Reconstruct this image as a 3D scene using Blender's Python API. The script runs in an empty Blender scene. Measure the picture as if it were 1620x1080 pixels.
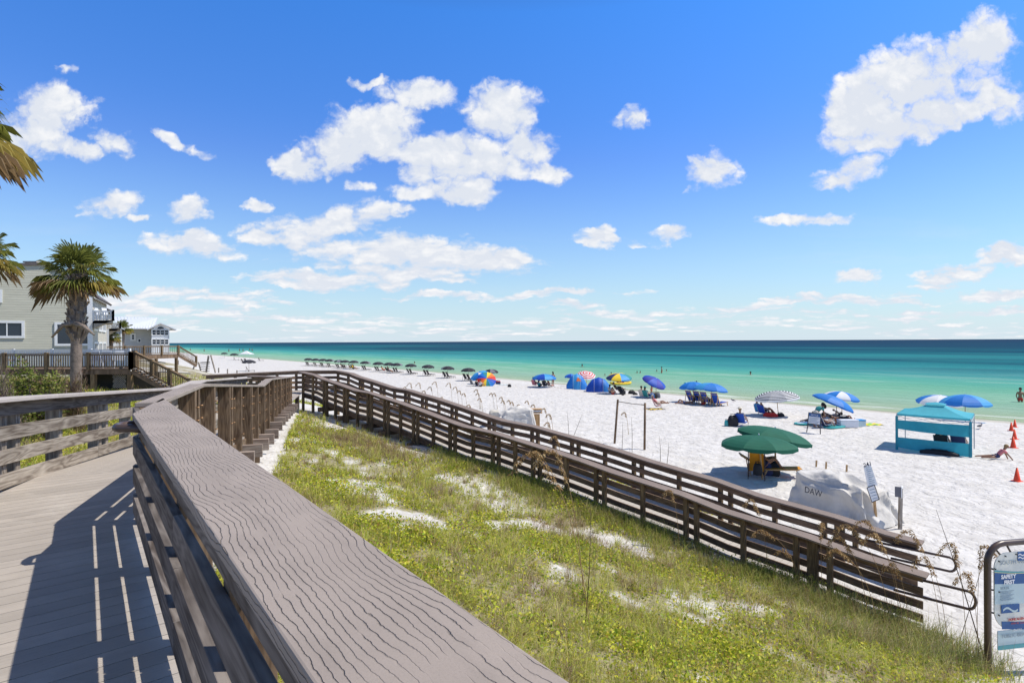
import bpy, math, random
import numpy as np
from mathutils import Vector, Matrix, noise as mn
random.seed(7); RNG = np.random.default_rng(7)
SC = bpy.context.scene; COL = SC.collection
PI = math.pi
CAMZ = 5.3; F = 900.0; ROLL = 0.0046
# ---------------------------------------------------------------- survey helpers (turn a sight line plus a distance into a place)
def ray(px, py):
    dx, dy = px-810.0, py-540.2
    return (dx-ROLL*dy)/F, (dy+ROLL*dx)/F
def P(px, py, Y):
    a, b = ray(px, py); return Vector((a*Y, Y, CAMZ-b*Y))
def PD(px, py, d):            # known drop below eye
    a, b = ray(px, py); Y = d/b; return Vector((a*Y, Y, CAMZ-d))
S = Vector((-.62, .7846)); N = Vector((.7846, .62))    # along shore, seaward
def uv(x, y): return x*S.x+y*S.y, x*N.x+y*N.y
def xy(u, v): return u*S.x+v*N.x, u*S.y+v*N.y
# ---------------------------------------------------------------- terrain height
LOWV = np.array([-4000,-60,-6,0,1.2,3,6,9,11,13,17,44,53,57,63,80,130,4000.])
LOWZ = np.array([3.0,3.1,3.0,2.95,2.75,2.35,1.5,.75,.25,.1,.05,.0,-.75,-1.02,-1.35,-2,-4,-8.])
HIV  = np.array([-4000,-60,-6,0,5,9,11,14,18,24,44,53,57,63,80,130,4000.])
HIZ  = np.array([3.0,2.9,2.85,2.75,2.45,2.05,1.7,.95,.35,.1,.0,-.75,-1.02,-1.35,-2,-4,-8.])
SEA = -1.0
def hbase(u, v):
    lo = np.interp(v, LOWV, LOWZ); hi = np.interp(v, HIV, HIZ)
    t = np.clip((u-2.0)/25.0, 0, 1); t = t*t*(3-2*t)
    far = np.clip((u-45)/60.0, 0, 1); hi2 = np.interp(v-4*far, HIV, HIZ)
    return lo*(1-t)+hi2*t
def _fade(t): return t*t*t*(t*(t*6-15)+10)
_perm = np.random.default_rng(3).integers(0, 1<<30, 65536)
def vnoise(x, y, seed=0):
    x = np.asarray(x, float); y = np.asarray(y, float)
    xi = np.floor(x).astype(np.int64); yi = np.floor(y).astype(np.int64)
    fx = _fade(x-xi); fy = _fade(y-yi)
    def h(a, b): return (_perm[(a*7919+b*104729+seed*15485863) & 65535] & 0xFFFF)/65535.0
    return (h(xi,yi)*(1-fx)+h(xi+1,yi)*fx)*(1-fy)+(h(xi,yi+1)*(1-fx)+h(xi+1,yi+1)*fx)*fy
def fbm(x, y, o=4, seed=0):
    s = 0; a = .5; t = 0
    for i in range(o):
        s = s+a*vnoise(x*2**i, y*2**i, seed+i); t += a; a *= .5
    return s/t
def hxy(x, y):
    x = np.asarray(x, float); y = np.asarray(y, float)
    u = x*S.x+y*S.y; v = x*N.x+y*N.y
    z = hbase(u, v)
    d = np.hypot(x, y)
    bumps = (fbm(x*.35, y*.35, 4, 11)-.5)*.5*np.interp(v, [-400,-5,1,12,20,45,53,57],[.9,.9,.8,.5,.15,.12,.02,0])
    foot = (fbm(x*2.6, y*2.6, 2, 5)-.5)*.10*np.interp(v, [8,14,48,53],[0,1,1,0])*np.interp(d, [40,90],[1,0])
    return z+bumps+foot
def H(x, y): return float(hxy(x, y))
def G(px, py):                # where a sight line meets the sand
    a, b = ray(px, py); Y = 1.0
    ys = np.concatenate([np.arange(1, 60, .1), np.arange(60, 900, .5)])
    z = hxy(a*ys, ys); s = CAMZ-b*ys
    i = np.argmax(s <= z)
    y = float(ys[i]); return Vector((a*y, y, float(z[i])))
def W(px, py):                # where a sight line meets the water
    a, b = ray(px, py); Y = (CAMZ-SEA)/b; return Vector((a*Y, Y, SEA))
# ---------------------------------------------------------------- mesh builder
class MB:
    def __init__(s): s.v=[]; s.f=[]; s.uv=[]; s.sm=[]; s.mi=[]
    def add(s, vs, fs, uvs=None, smooth=False, mi=0):
        b = len(s.v); s.v += [tuple(p) for p in vs]
        for k, f in enumerate(fs):
            s.f.append([b+i for i in f]); s.sm.append(smooth); s.mi.append(mi)
            s.uv.append(uvs[k] if uvs else [(vs[i][0], vs[i][1]) for i in f])
    def beam(s, p0, p1, w, h, up=(0,0,1), mi=0):      # box from p0 to p1, w across, h along up
        p0 = Vector(p0); p1 = Vector(p1); d = (p1-p0); L = d.length; d = d/L if L else Vector((0,0,1))
        up = Vector(up)
        if abs(d.dot(up)) > .98: up = Vector((0,1,0)) if abs(d.y) < .9 else Vector((1,0,0))
        a = d.cross(up).normalized(); b = a.cross(d).normalized()
        vs = []
        for p in (p0, p1):
            for i, j in ((-1,-1),(1,-1),(1,1),(-1,1)): vs.append(p+a*(w/2*i)+b*(h/2*j))
        r = random.random()*50
        per = [0, w, w+h, 2*w+h, 2*w+2*h]
        fs = [(3,2,1,0),(4,5,6,7)]; us = [[(r,r),(r+.1,r),(r+.1,r+h),(r,r+h)]]*2
        for k in range(4):
            k2 = (k+1)%4; fs.append((k,k2,4+k2,4+k))
            us.append([(r,r+per[k]),(r,r+per[k+1]),(r+L,r+per[k+1]),(r+L,r+per[k])])
        s.add(vs, fs, us, False, mi)
    def box(s, c, d, rz=0, mi=0):
        cx, cy, cz = c; x, y, z = d; h = Vector((math.cos(rz), math.sin(rz), 0))*x/2
        s.beam(Vector(c)-h, Vector(c)+h, y, z, mi=mi)
    def tube(s, pts, r, n=8, smooth=True, cap=True, mi=0):
        pts = [Vector(p) for p in pts]; m = len(pts); rs = r if isinstance(r, (list, tuple)) else [r]*m
        vs = []; up = None
        for i in range(m):
            t = (pts[min(i+1, m-1)]-pts[max(i-1, 0)]).normalized()
            if up is None: up = Vector((0,0,1)) if abs(t.z) < .9 else Vector((1,0,0))
            a = t.cross(up).normalized(); up = a.cross(t).normalized()
            for k in range(n):
                an = 2*PI*k/n; vs.append(pts[i]+(a*math.cos(an)+up*math.sin(an))*rs[i])
        fs = []; us = []; L = 0
        for i in range(m-1):
            dl = (pts[i+1]-pts[i]).length
            for k in range(n):
                k2 = (k+1)%n; fs.append((i*n+k, i*n+k2, (i+1)*n+k2, (i+1)*n+k))
                c = 2*PI*rs[i]/n; us.append([(L,k*c),(L,k*c+c),(L+dl,k*c+c),(L+dl,k*c)])
            L += dl
        if cap:
            fs.append(tuple(range(n-1,-1,-1))); us.append([(0,0)]*n)
            fs.append(tuple((m-1)*n+k for k in range(n))); us.append([(0,0)]*n)
        s.add(vs, fs, us, smooth, mi)
    def prism(s, poly, z0, z1, mi=0):                 # horizontal polygon with thickness
        n = len(poly); vs = [(p[0],p[1],z0) for p in poly]+[(p[0],p[1],z1) for p in poly]
        fs = [tuple(range(n-1,-1,-1)), tuple(range(n,2*n))]+[(k,(k+1)%n,n+(k+1)%n,n+k) for k in range(n)]
        s.add(vs, fs, None, False, mi)
    def slab(s, poly, th, mi=0):                      # planar 3d polygon given thickness along its normal
        P3 = [Vector(p) for p in poly]; nrm = Vector((0,0,0))
        for i in range(len(P3)): nrm += P3[i].cross(P3[(i+1)%len(P3)])
        nrm.normalize(); n = len(P3)
        vs = [p+nrm*th/2 for p in P3]+[p-nrm*th/2 for p in P3]
        o = P3[0]; ax = (P3[1]-o).normalized(); ay = nrm.cross(ax)
        q = [((p-o).dot(ax), (p-o).dot(ay)) for p in P3]
        fs = [tuple(range(n)), tuple(range(2*n-1,n-1,-1))]+[(k,n+k,n+(k+1)%n,(k+1)%n) for k in range(n)]
        us = [q, q[::-1]]+[[q[k],q[k],q[(k+1)%n],q[(k+1)%n]] for k in range(n)]
        s.add(vs, fs, us, False, mi)
    def ball(s, c, r, n=10, m=7, mi=0, sc=(1,1,1)):
        vs = []; fs = []
        for i in range(m+1):
            th = PI*i/m
            for k in range(n):
                ph = 2*PI*k/n; vs.append((c[0]+r*sc[0]*math.sin(th)*math.cos(ph), c[1]+r*sc[1]*math.sin(th)*math.sin(ph), c[2]+r*sc[2]*math.cos(th)))
        for i in range(m):
            for k in range(n): fs.append((i*n+k,(i+1)*n+k,(i+1)*n+(k+1)%n,i*n+(k+1)%n))
        s.add(vs, fs, None, True, mi)
    def sweep(s, path, o0, o1, z0, z1, ext0=0, ext1=0, mi=0, seg=None):   # box profile along a polyline, mitred in plan
        pts = [Vector(p) for p in path]; n = len(pts)
        if n == 2 and seg: pass
        dirs = [(pts[i+1]-pts[i]) for i in range(n-1)]
        d2 = [Vector((d.x,d.y)).normalized() for d in dirs]
        offs = []
        for i in range(n):
            a = d2[max(i-1,0)]; b = d2[min(i,n-2)]
            na = Vector((-a.y,a.x)); nb = Vector((-b.y,b.x)); m = (na+nb); m = m/max(m.dot(na),.3) if m.length > 1e-6 else na
            offs.append(m*1.0 if i in (0,n-1) else m)
        pts[0] = pts[0]-dirs[0].normalized()*ext0; pts[-1] = pts[-1]+dirs[-1].normalized()*ext1
        vs = []
        for i in range(n):
            for o, z in ((o0,z0),(o1,z0),(o1,z1),(o0,z1)):
                vs.append((pts[i].x+offs[i].x*o, pts[i].y+offs[i].y*o, pts[i].z+z))
        r = random.random()*50; w = abs(o1-o0); h = abs(z1-z0); per = [0,w,w+h,2*w+h,2*w+2*h]
        fs = [(3,2,1,0), tuple((n-1)*4+k for k in range(4))]; us = [[(r,r),(r+.1,r),(r+.1,r+h),(r,r+h)]]*2
        L = 0
        for i in range(n-1):
            dl = dirs[i].length
            for k in range(4):
                k2 = (k+1)%4; fs.append((i*4+k,i*4+k2,(i+1)*4+k2,(i+1)*4+k))
                us.append([(r+L,r+per[k]),(r+L,r+per[k+1]),(r+L+dl,r+per[k+1]),(r+L+dl,r+per[k])])
            L += dl
        s.add(vs, fs, us, False, mi)
    def build(s, name, mat, parent=None, bevel=0, origin=None):
        me = bpy.data.meshes.new(name)
        o0 = Vector(origin) if origin is not None else Vector((0,0,0))
        vs = [(p[0]-o0.x, p[1]-o0.y, p[2]-o0.z) for p in s.v]
        me.from_pydata(vs, [], s.f)
        uvl = me.uv_layers.new(name='UVMap')
        flat = [c for f in s.uv for p in f for c in p]
        uvl.data.foreach_set('uv', flat)
        me.polygons.foreach_set('use_smooth', s.sm)
        mats = mat if isinstance(mat, (list, tuple)) else [mat]
        for m in mats: me.materials.append(m)
        me.polygons.foreach_set('material_index', s.mi)
        me.update()
        o = bpy.data.objects.new(name, me); COL.objects.link(o)
        o.location = o0
        if parent is not None: o.parent = parent
        if bevel:
            b = o.modifiers.new('bevel', 'BEVEL'); b.width = bevel; b.segments = 2; b.limit_method = 'ANGLE'; b.angle_limit = .9
        return o
def tag(o, label=None, cat=None, group=None, kind=None):
    if label: o['label'] = label
    if cat: o['category'] = cat
    if group: o['group'] = group
    if kind: o['kind'] = kind
    return o
def thing(name, label, cat, loc=(0,0,0), rz=0, group=None):
    o = bpy.data.objects.new(name, None); COL.objects.link(o); o.location = loc; o.rotation_euler = (0,0,rz)
    o.empty_display_size = .1
    return tag(o, label, cat, group)
def copy_tree(o, parent=None):
    c = o.copy(); COL.objects.link(c); c.parent = parent
    for ch in list(o.children): copy_tree(ch, c)
    return c
# ---------------------------------------------------------------- materials
def newmat(name):
    m = bpy.data.materials.new(name); m.use_nodes = True; nt = m.node_tree; nt.nodes.clear()
    out = nt.nodes.new('ShaderNodeOutputMaterial'); b = nt.nodes.new('ShaderNodeBsdfPrincipled')
    nt.links.new(b.outputs[0], out.inputs[0]); return m, nt, b
def nd(nt, t, **k):
    n = nt.nodes.new(t)
    for a, v in k.items(): setattr(n, a, v)
    return n
def setin(nt, n, i, v):
    if hasattr(v, 'is_linked') or isinstance(v, bpy.types.NodeSocket): nt.links.new(v, n.inputs[i])
    else: n.inputs[i].default_value = v
def mth(nt, op, a, b=None, c=None, clamp=False):
    n = nd(nt, 'ShaderNodeMath', operation=op, use_clamp=clamp); setin(nt, n, 0, a)
    if b is not None: setin(nt, n, 1, b)
    if c is not None: setin(nt, n, 2, c)
    return n.outputs[0]
def vm(nt, op, a, b=None, c=None):
    n = nd(nt, 'ShaderNodeVectorMath', operation=op); setin(nt, n, 0, a)
    if b is not None: setin(nt, n, 1, b)
    if c is not None: setin(nt, n, 2, c)
    return n.outputs['Value'] if op in ('DOT_PRODUCT','LENGTH','DISTANCE') else n.outputs[0]
def noi(nt, vec, scale, detail=4, rough=.5, dist=0):
    n = nd(nt, 'ShaderNodeTexNoise'); nt.links.new(vec, n.inputs['Vector'])
    n.inputs['Scale'].default_value = scale; n.inputs['Detail'].default_value = detail
    n.inputs['Roughness'].default_value = rough; n.inputs['Distortion'].default_value = dist
    return n.outputs[0]
def mix(nt, f, a, b):
    n = nd(nt, 'ShaderNodeMix', data_type='RGBA'); setin(nt, n, 0, f)
    for i, v in ((6,a),(7,b)):
        if isinstance(v, (tuple, list)): n.inputs[i].default_value = (v[0],v[1],v[2],1)
        else: nt.links.new(v, n.inputs[i])
    return n.outputs[2]
def rng(nt, v, a, b, c=0, d=1, smooth=False):
    n = nd(nt, 'ShaderNodeMapRange'); n.interpolation_type = 'SMOOTHSTEP' if smooth else 'LINEAR'
    setin(nt, n, 0, v); n.inputs[1].default_value=a; n.inputs[2].default_value=b; n.inputs[3].default_value=c; n.inputs[4].default_value=d
    return n.outputs[0]
def bump(nt, bs, h, strength, dist):
    n = nd(nt, 'ShaderNodeBump'); n.inputs['Strength'].default_value = strength; n.inputs['Distance'].default_value = dist
    nt.links.new(h, n.inputs['Height']); nt.links.new(n.outputs[0], bs.inputs['Normal'])
def simple(name, col, rough=.6, var=.15, scale=6, metal=0, bmp=0, trans=0, bscale=None):
    m, nt, b = newmat(name); tc = nd(nt, 'ShaderNodeTexCoord'); geo = nd(nt, 'ShaderNodeNewGeometry')
    f = noi(nt, tc.outputs['Object'], scale, 5, .6)
    f2 = rng(nt, f, .3, .7)
    a = tuple(c*(1-var) for c in col); c2 = tuple(min(1, c*(1+var)) for c in col)
    nt.links.new(mix(nt, f2, a, c2), b.inputs['Base Color'])
    b.inputs['Roughness'].default_value = rough; b.inputs['Metallic'].default_value = metal
    if bmp: bump(nt, b, noi(nt, tc.outputs['Object'], bscale or scale*3, 4), .5, bmp)
    if trans:
        t = nd(nt, 'ShaderNodeBsdfTranslucent'); nt.links.new(mix(nt, f2, a, c2), t.inputs[0])
        mx = nd(nt, 'ShaderNodeMixShader'); mx.inputs[0].default_value = trans
        nt.links.new(b.outputs[0], mx.inputs[1]); nt.links.new(t.outputs[0], mx.inputs[2])
        out = [n for n in nt.nodes if n.type == 'OUTPUT_MATERIAL'][0]; nt.links.new(mx.outputs[0], out.inputs[0])
    return m
def wood(name, light, dark, grain=1.0, knots=True, rough=.75, sat=.3, bmp=.002):
    """weathered plank: u runs along the board"""
    m, nt, b = newmat(name); uvn = nd(nt, 'ShaderNodeUVMap'); oi = nd(nt, 'ShaderNodeObjectInfo')
    st = vm(nt, 'MULTIPLY', uvn.outputs[0], (1.6, 26*grain, 1))
    sh = nd(nt, 'ShaderNodeCombineXYZ'); setin(nt, sh, 0, mth(nt, 'MULTIPLY', oi.outputs['Random'], 37.)); setin(nt, sh, 2, mth(nt, 'MULTIPLY', oi.outputs['Random'], 11.))
    v = vm(nt, 'ADD', st, sh.outputs[0])
    fine = noi(nt, v, 1.0, 6, .7, .6)
    st2 = vm(nt, 'ADD', vm(nt, 'MULTIPLY', uvn.outputs[0], (.9, 7*grain, 1)), sh.outputs[0])
    rings = noi(nt, st2, 1.0, 2, .5, .3)
    band = mth(nt, 'FRACT', mth(nt, 'MULTIPLY', rings, 9.0))
    band = mth(nt, 'ABSOLUTE', mth(nt, 'SUBTRACT', band, .5))          # 0..0.5
    blotch = noi(nt, vm(nt, 'ADD', vm(nt, 'MULTIPLY', uvn.outputs[0], (1.5, 5, 1)), sh.outputs[0]), 1., 4, .6)
    k = mth(nt, 'ADD', mth(nt, 'MULTIPLY', fine, .55), mth(nt, 'MULTIPLY', band, .45))
    k = mth(nt, 'ADD', k, mth(nt, 'MULTIPLY', mth(nt, 'SUBTRACT', blotch, .5), .7))
    c = mix(nt, rng(nt, k, .22, .62), dark, light)
    tint = mth(nt, 'ADD', .82, mth(nt, 'MULTIPLY', oi.outputs['Random'], .34))
    hv = nd(nt, 'ShaderNodeHueSaturation'); nt.links.new(c, hv.inputs['Color']); nt.links.new(tint, hv.inputs['Value'])
    nt.links.new(hv.outputs[0], b.inputs['Base Color']); b.inputs['Roughness'].default_value = rough
    b.inputs['Specular IOR Level'].default_value = .25
    bump(nt, b, mth(nt, 'ADD', fine, mth(nt, 'MULTIPLY', band, .6)), .8, bmp)
    return m
# ================================================================ materials of the place
def mat_sand():
    m, nt, b = newmat('white_sand'); geo = nd(nt, 'ShaderNodeNewGeometry'); pos = geo.outputs['Position']
    sep = nd(nt, 'ShaderNodeSeparateXYZ'); nt.links.new(pos, sep.inputs[0])
    dry_a, dry_b = (.54,.51,.465), (.655,.625,.585)
    n1 = noi(nt, pos, 1.3, 6, .65)
    dry = mix(nt, rng(nt, n1, .35, .65), dry_a, dry_b)
    wet = mix(nt, rng(nt, noi(nt, pos, .5, 3), .4, .6), (.36,.31,.21), (.46,.41,.30))
    zz = mth(nt, 'ADD', sep.outputs[2], mth(nt, 'MULTIPLY', mth(nt, 'SUBTRACT', noi(nt, pos, .25, 3), .5), .25))
    wf = rng(nt, zz, -.98, -.72, 1, 0, True)
    c = mix(nt, wf, dry, wet)
    # bits of weed and shell
    sp = noi(nt, pos, 5.5, 3, .75)
    c = mix(nt, rng(nt, sp, .68, .74), c, (.42,.385,.34))
    la = nd(nt, 'ShaderNodeAttribute'); la.attribute_name = 'litter'; ln_ = noi(nt, pos, 9., 5, .7)
    lf = mth(nt,'MULTIPLY', rng(nt, mth(nt,'ADD', la.outputs['Fac'], mth(nt,'MULTIPLY', mth(nt,'SUBTRACT', ln_, .5), 1.5)), .25, .75, 0, 1, True), .85)
    c = mix(nt, lf, c, mix(nt, rng(nt, ln_, .4, .6), (.17,.13,.06), (.33,.29,.13)))
    nt.links.new(c, b.inputs['Base Color']); b.inputs['Roughness'].default_value = .95
    nt.links.new(mth(nt,'SUBTRACT', .95, mth(nt,'MULTIPLY', wf, .5)), b.inputs['Roughness'])
    b.inputs['Specular IOR Level'].default_value = .15
    foot = noi(nt, pos, 2.4, 3, .55, .2); rip = noi(nt, vm(nt,'MULTIPLY',pos,(1,1,1)), 9., 4, .6)
    hgt = mth(nt, 'ADD', mth(nt,'MULTIPLY', rng(nt, foot, .38, .62, 0, 1, True), 1.0), mth(nt, 'MULTIPLY', rip, .35))
    hgt = mth(nt, 'MULTIPLY', hgt, mth(nt, 'SUBTRACT', 1.0, mth(nt, 'MULTIPLY', wf, .9)))
    bump(nt, b, hgt, .5, .10)
    return m
def mat_sea():
    m, nt, b = newmat('gulf_water'); geo = nd(nt, 'ShaderNodeNewGeometry'); pos = geo.outputs['Position']
    v = vm(nt, 'DOT_PRODUCT', pos, (N.x, N.y, 0)); u = vm(nt, 'DOT_PRODUCT', pos, (S.x, S.y, 0))
    w = mth(nt, 'SUBTRACT', v, 56.0)
    st = nd(nt, 'ShaderNodeCombineXYZ'); nt.links.new(mth(nt,'MULTIPLY',u,.25), st.inputs[0]); nt.links.new(v, st.inputs[1])
    n1 = noi(nt, st.outputs[0], .02, 4, .55); n2 = noi(nt, st.outputs[0], .006, 3, .5)
    w2 = mth(nt, 'MULTIPLY', w, mth(nt, 'ADD', .62, mth(nt, 'MULTIPLY', n1, .75)))
    lg = mth(nt, 'LOGARITHM', mth(nt, 'MAXIMUM', mth(nt,'ADD', w2, 3.0), 1.0), 10.0)     # 0.. 4
    cr = nd(nt, 'ShaderNodeValToRGB'); nt.links.new(mth(nt, 'DIVIDE', lg, 4.0), cr.inputs[0])
    stops = [(0.0,(.40,.37,.22)),(.20,(.29,.37,.23)),(.30,(.22,.37,.26)),(.36,(.17,.38,.25)),(.40,(.11,.35,.235)),(.435,(.05,.31,.25)),(.475,(.022,.235,.235)),
             (.53,(.008,.155,.175)),(.60,(.005,.10,.13)),(.70,(.006,.05,.095)),(.85,(.008,.03,.075)),(1.0,(.008,.025,.07))]
    e = cr.color_ramp.elements
    while len(e) < len(stops): e.new(.5)
    for k, (p, c) in enumerate(stops): e[k].position = p; e[k].color = (*c, 1)
    band = rng(nt, noi(nt, st.outputs[0], .013, 3, .5), .47, .55, 0, 1, True)
    band = mth(nt, 'MULTIPLY', band, rng(nt, w, 50, 130, 0, .9))
    c = mix(nt, band, cr.outputs[0], (.006,.05,.09))
    sandbar = mth(nt, 'MULTIPLY', rng(nt, n2, .50, .60, 0, 1, True), rng(nt, w, 18, 60, 0, 1)); sandbar = mth(nt,'MULTIPLY', sandbar, rng(nt, w, 200, 600, .35, 0))
    c = mix(nt, sandbar, c, (.05,.36,.34))
    # small foam at the edge
    wv = nd(nt, 'ShaderNodeCombineXYZ'); nt.links.new(mth(nt,'MULTIPLY',u,.18), wv.inputs[0]); nt.links.new(v, wv.inputs[1])
    fn = noi(nt, wv.outputs[0], .9, 5, .6)
    foam = mth(nt,'MULTIPLY', rng(nt, fn, .56, .66), rng(nt, w, 1.0, 8, 1, 0))
    c = mix(nt, mth(nt,'MULTIPLY',foam,.7), c, (.8,.82,.78))
    fl_ = noi(nt, wv.outputs[0], .16, 4, .6); fd_ = mth(nt,'ABSOLUTE', mth(nt,'SUBTRACT', w, mth(nt,'MULTIPLY', fl_, 7.))); c = mix(nt, mth(nt,'MULTIPLY', rng(nt, fd_, .2, .8, .38, 0), rng(nt, fn, .42, .52)), c, (.85,.87,.84))
    rv_ = noi(nt, wv.outputs[0], 1.1, 6, .7); c = mix(nt, mth(nt,'MULTIPLY', rng(nt, rv_, .35, .65, .0, .22), rng(nt, w, 15, 150, 1, .04)), c, mix(nt, .5, c, (.62,.72,.66)))
    sb_ = mth(nt,'MULTIPLY', rng(nt, noi(nt, wv.outputs[0], .12, 4, .6), .52, .6), rng(nt, w, 8, 30, 0, .3)); c = mix(nt, mth(nt,'MULTIPLY', sb_, rng(nt, w, 40, 90, 1, 0)), c, (.42,.55,.45))
    df = nd(nt, 'ShaderNodeBsdfDiffuse'); nt.links.new(c, df.inputs[0]); gl = nd(nt, 'ShaderNodeBsdfGlossy'); gl.inputs['Roughness'].default_value = .22
    rp = noi(nt, wv.outputs[0], 2.2, 5, .65); rp2 = noi(nt, wv.outputs[0], .35, 3, .5)
    bn_ = nd(nt, 'ShaderNodeBump'); bn_.inputs['Strength'].default_value = .9; bn_.inputs['Distance'].default_value = .30
    nt.links.new(mth(nt,'ADD', rp, mth(nt,'MULTIPLY', rp2, 2.0)), bn_.inputs['Height'])
    nt.links.new(bn_.outputs[0], df.inputs['Normal']); nt.links.new(bn_.outputs[0], gl.inputs['Normal'])
    mx = nd(nt, 'ShaderNodeMixShader'); mx.inputs[0].default_value = .05; nt.links.new(df.outputs[0], mx.inputs[1]); nt.links.new(gl.outputs[0], mx.inputs[2])
    nt.links.new(mx.outputs[0], [n for n in nt.nodes if n.type == 'OUTPUT_MATERIAL'][0].inputs[0]); nt.nodes.remove(b)
    return m
def mat_cap(name, light, dark, groove=1.0, freq=54., tone=False):
    """composite board with an embossed wavy grain"""
    m, nt, b = newmat(name); uvn = nd(nt, 'ShaderNodeUVMap'); oi = nd(nt, 'ShaderNodeObjectInfo'); uvv = uvn.outputs[0]
    sep = nd(nt, 'ShaderNodeSeparateXYZ'); nt.links.new(uvv, sep.inputs[0])
    big = noi(nt, vm(nt,'MULTIPLY',uvv,(1.3,2.4,1)), 1., 2, .45, .3)
    med = noi(nt, vm(nt,'MULTIPLY',uvv,(16,19,1)), 1., 4, .6)
    fld = mth(nt,'ADD', mth(nt,'MULTIPLY', sep.outputs[1], freq), mth(nt,'ADD', mth(nt,'MULTIPLY', big, 11.), mth(nt,'MULTIPLY', med, 1.15)))
    fr = mth(nt,'ABSOLUTE', mth(nt,'SUBTRACT', mth(nt,'FRACT', fld), .5))
    line = rng(nt, fr, 0.0, .10, 1, 0, True)
    brk = rng(nt, noi(nt, vm(nt,'MULTIPLY',uvv,(7,13,1)), 1., 2, .5), .33, .44, 0, 1, True)
    line = mth(nt,'MULTIPLY', mth(nt,'MULTIPLY', line, brk), rng(nt, noi(nt, vm(nt,'MULTIPLY',uvv,(2.5,6,1)), 1., 3, .5), .38, .60, .30, 1, True))
    grit = noi(nt, uvv, 240, 4, .8); soft = noi(nt, uvv, 3., 4, .6)
    c = mix(nt, rng(nt, soft, .3, .7), tuple(x*.88 for x in light), tuple(x*1.08 for x in light))
    c = mix(nt, mth(nt,'MULTIPLY', rng(nt, grit, .50, .72), .5), c, tuple(x*.62 for x in light))
    dirt = rng(nt, noi(nt, vm(nt,'MULTIPLY',uvv,(2.2,9,1)), 1., 5, .65), .52, .72, 0, .38)
    if tone: c = mix(nt, rng(nt, noi(nt, vm(nt,'MULTIPLY',uvv,(.03,1.3,1)), 1., 1, .5), .38, .62), tuple(x*.80 for x in light), c); gp_ = nd(nt, 'ShaderNodeNewGeometry'); c = mix(nt, rng(nt, noi(nt, gp_.outputs['Position'], 1.6, 6, .7), .54, .72, 0, .55), c, (.56,.51,.44)); c = mix(nt, rng(nt, noi(nt, gp_.outputs['Position'], .9, 6, .7), .36, .25, 0, .35), c, tuple(x*.55 for x in light))
    c = mix(nt, dirt, c, tuple(x*.6 for x in light))
    c = mix(nt, mth(nt,'MULTIPLY', line, .46*groove), c, dark)
    nt.links.new(c, b.inputs['Base Color']); b.inputs['Roughness'].default_value = .7; b.inputs['Specular IOR Level'].default_value = .3
    hgt = mth(nt,'SUBTRACT', mth(nt,'MULTIPLY', grit, .12), line)
    bump(nt, b, hgt, .9, .004*groove)
    return m
M = {}
M['sand'] = mat_sand(); M['sea'] = mat_sea()
M['cap_near'] = mat_cap('composite_cap', (.345,.285,.238), (.07,.053,.04))
M['cap_far'] = mat_cap('composite_cap_brown', (.245,.188,.152), (.07,.055,.045), .5)
M['left_cap'] = mat_cap('composite_cap_pale', (.50,.44,.39), (.14,.11,.09), .4)
M['ramp_deck'] = mat_cap('sandy_ramp_board', (.50,.455,.40), (.2,.17,.14), .3, 40.)
M['deck'] = mat_cap('composite_deck_board', (.46,.405,.345), (.2,.17,.15), .45, 40., True)
M['grey_wood'] = wood('grey_weathered_wood', (.47,.41,.335), (.15,.118,.09))
M['shade_wood'] = wood('shaded_grey_wood', (.25,.215,.185), (.07,.055,.045))  # grey wood again, with shade put into its darker colour
M['post_wood'] = wood('brown_post_wood', (.27,.185,.115), (.09,.055,.033), 1.3)
M['ramp_wood'] = wood('dark_ramp_wood', (.27,.18,.115), (.09,.058,.038))
M['ramp_post'] = wood('ramp_post_wood', (.30,.205,.11), (.095,.062,.035), 1.2)
M['pale_beam'] = wood('pale_beam_wood', (.46,.37,.30), (.20,.14,.11))
M['pipe'] = simple('brown_painted_pipe', (.085,.055,.042), .35, .2, 8, 0)
M['bolt'] = simple('rusty_bolt', (.42,.24,.12), .5, .3, 40, .6)
M['dark'] = simple('dark_metal', (.03,.03,.032), .5)
# ================================================================ ground
def grid_obj(name, us, vs, zf, mat):
    U, V = np.meshgrid(us, vs, indexing='ij'); X = U*S.x+V*N.x; Y = U*S.y+V*N.y; Z = zf(X, Y)
    nu, nv = U.shape; co = np.stack([X, Y, Z], -1).reshape(-1, 3).astype(np.float32)
    idx = np.arange(nu*nv).reshape(nu, nv); q = np.stack([idx[:-1,:-1], idx[1:,:-1], idx[1:,1:], idx[:-1,1:]], -1).reshape(-1, 4)
    me = bpy.data.meshes.new(name); me.vertices.add(len(co)); me.vertices.foreach_set('co', co.ravel())
    me.loops.add(q.size); me.loops.foreach_set('vertex_index', q.ravel().astype(np.int32))
    me.polygons.add(len(q)); me.polygons.foreach_set('loop_start', np.arange(0, q.size, 4, dtype=np.int32))
    me.polygons.foreach_set('use_smooth', np.ones(len(q), bool)); me.update(); me.validate()
    # faces must look up
    if me.polygons[0].normal.z < 0: me.flip_normals()
    me.materials.append(mat); o = bpy.data.objects.new(name, me); COL.objects.link(o); return o
def litter(o, fn):
    me = o.data; n = len(me.vertices); co = np.empty(n*3, np.float32); me.vertices.foreach_get('co', co); co = co.reshape(-1,3)
    a = me.attributes.new('litter', 'FLOAT', 'POINT'); a.data.foreach_set('value', np.clip(fn(co[:,0].astype(float), co[:,1].astype(float)), 0, 1).astype(np.float32))
def spaced(segs):
    out = [segs[0][0]]
    for a, b, st in segs:
        n = max(1, int(round((b-a)/st))); out += list(np.linspace(a, b, n+1)[1:])
    return np.array(out)
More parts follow.
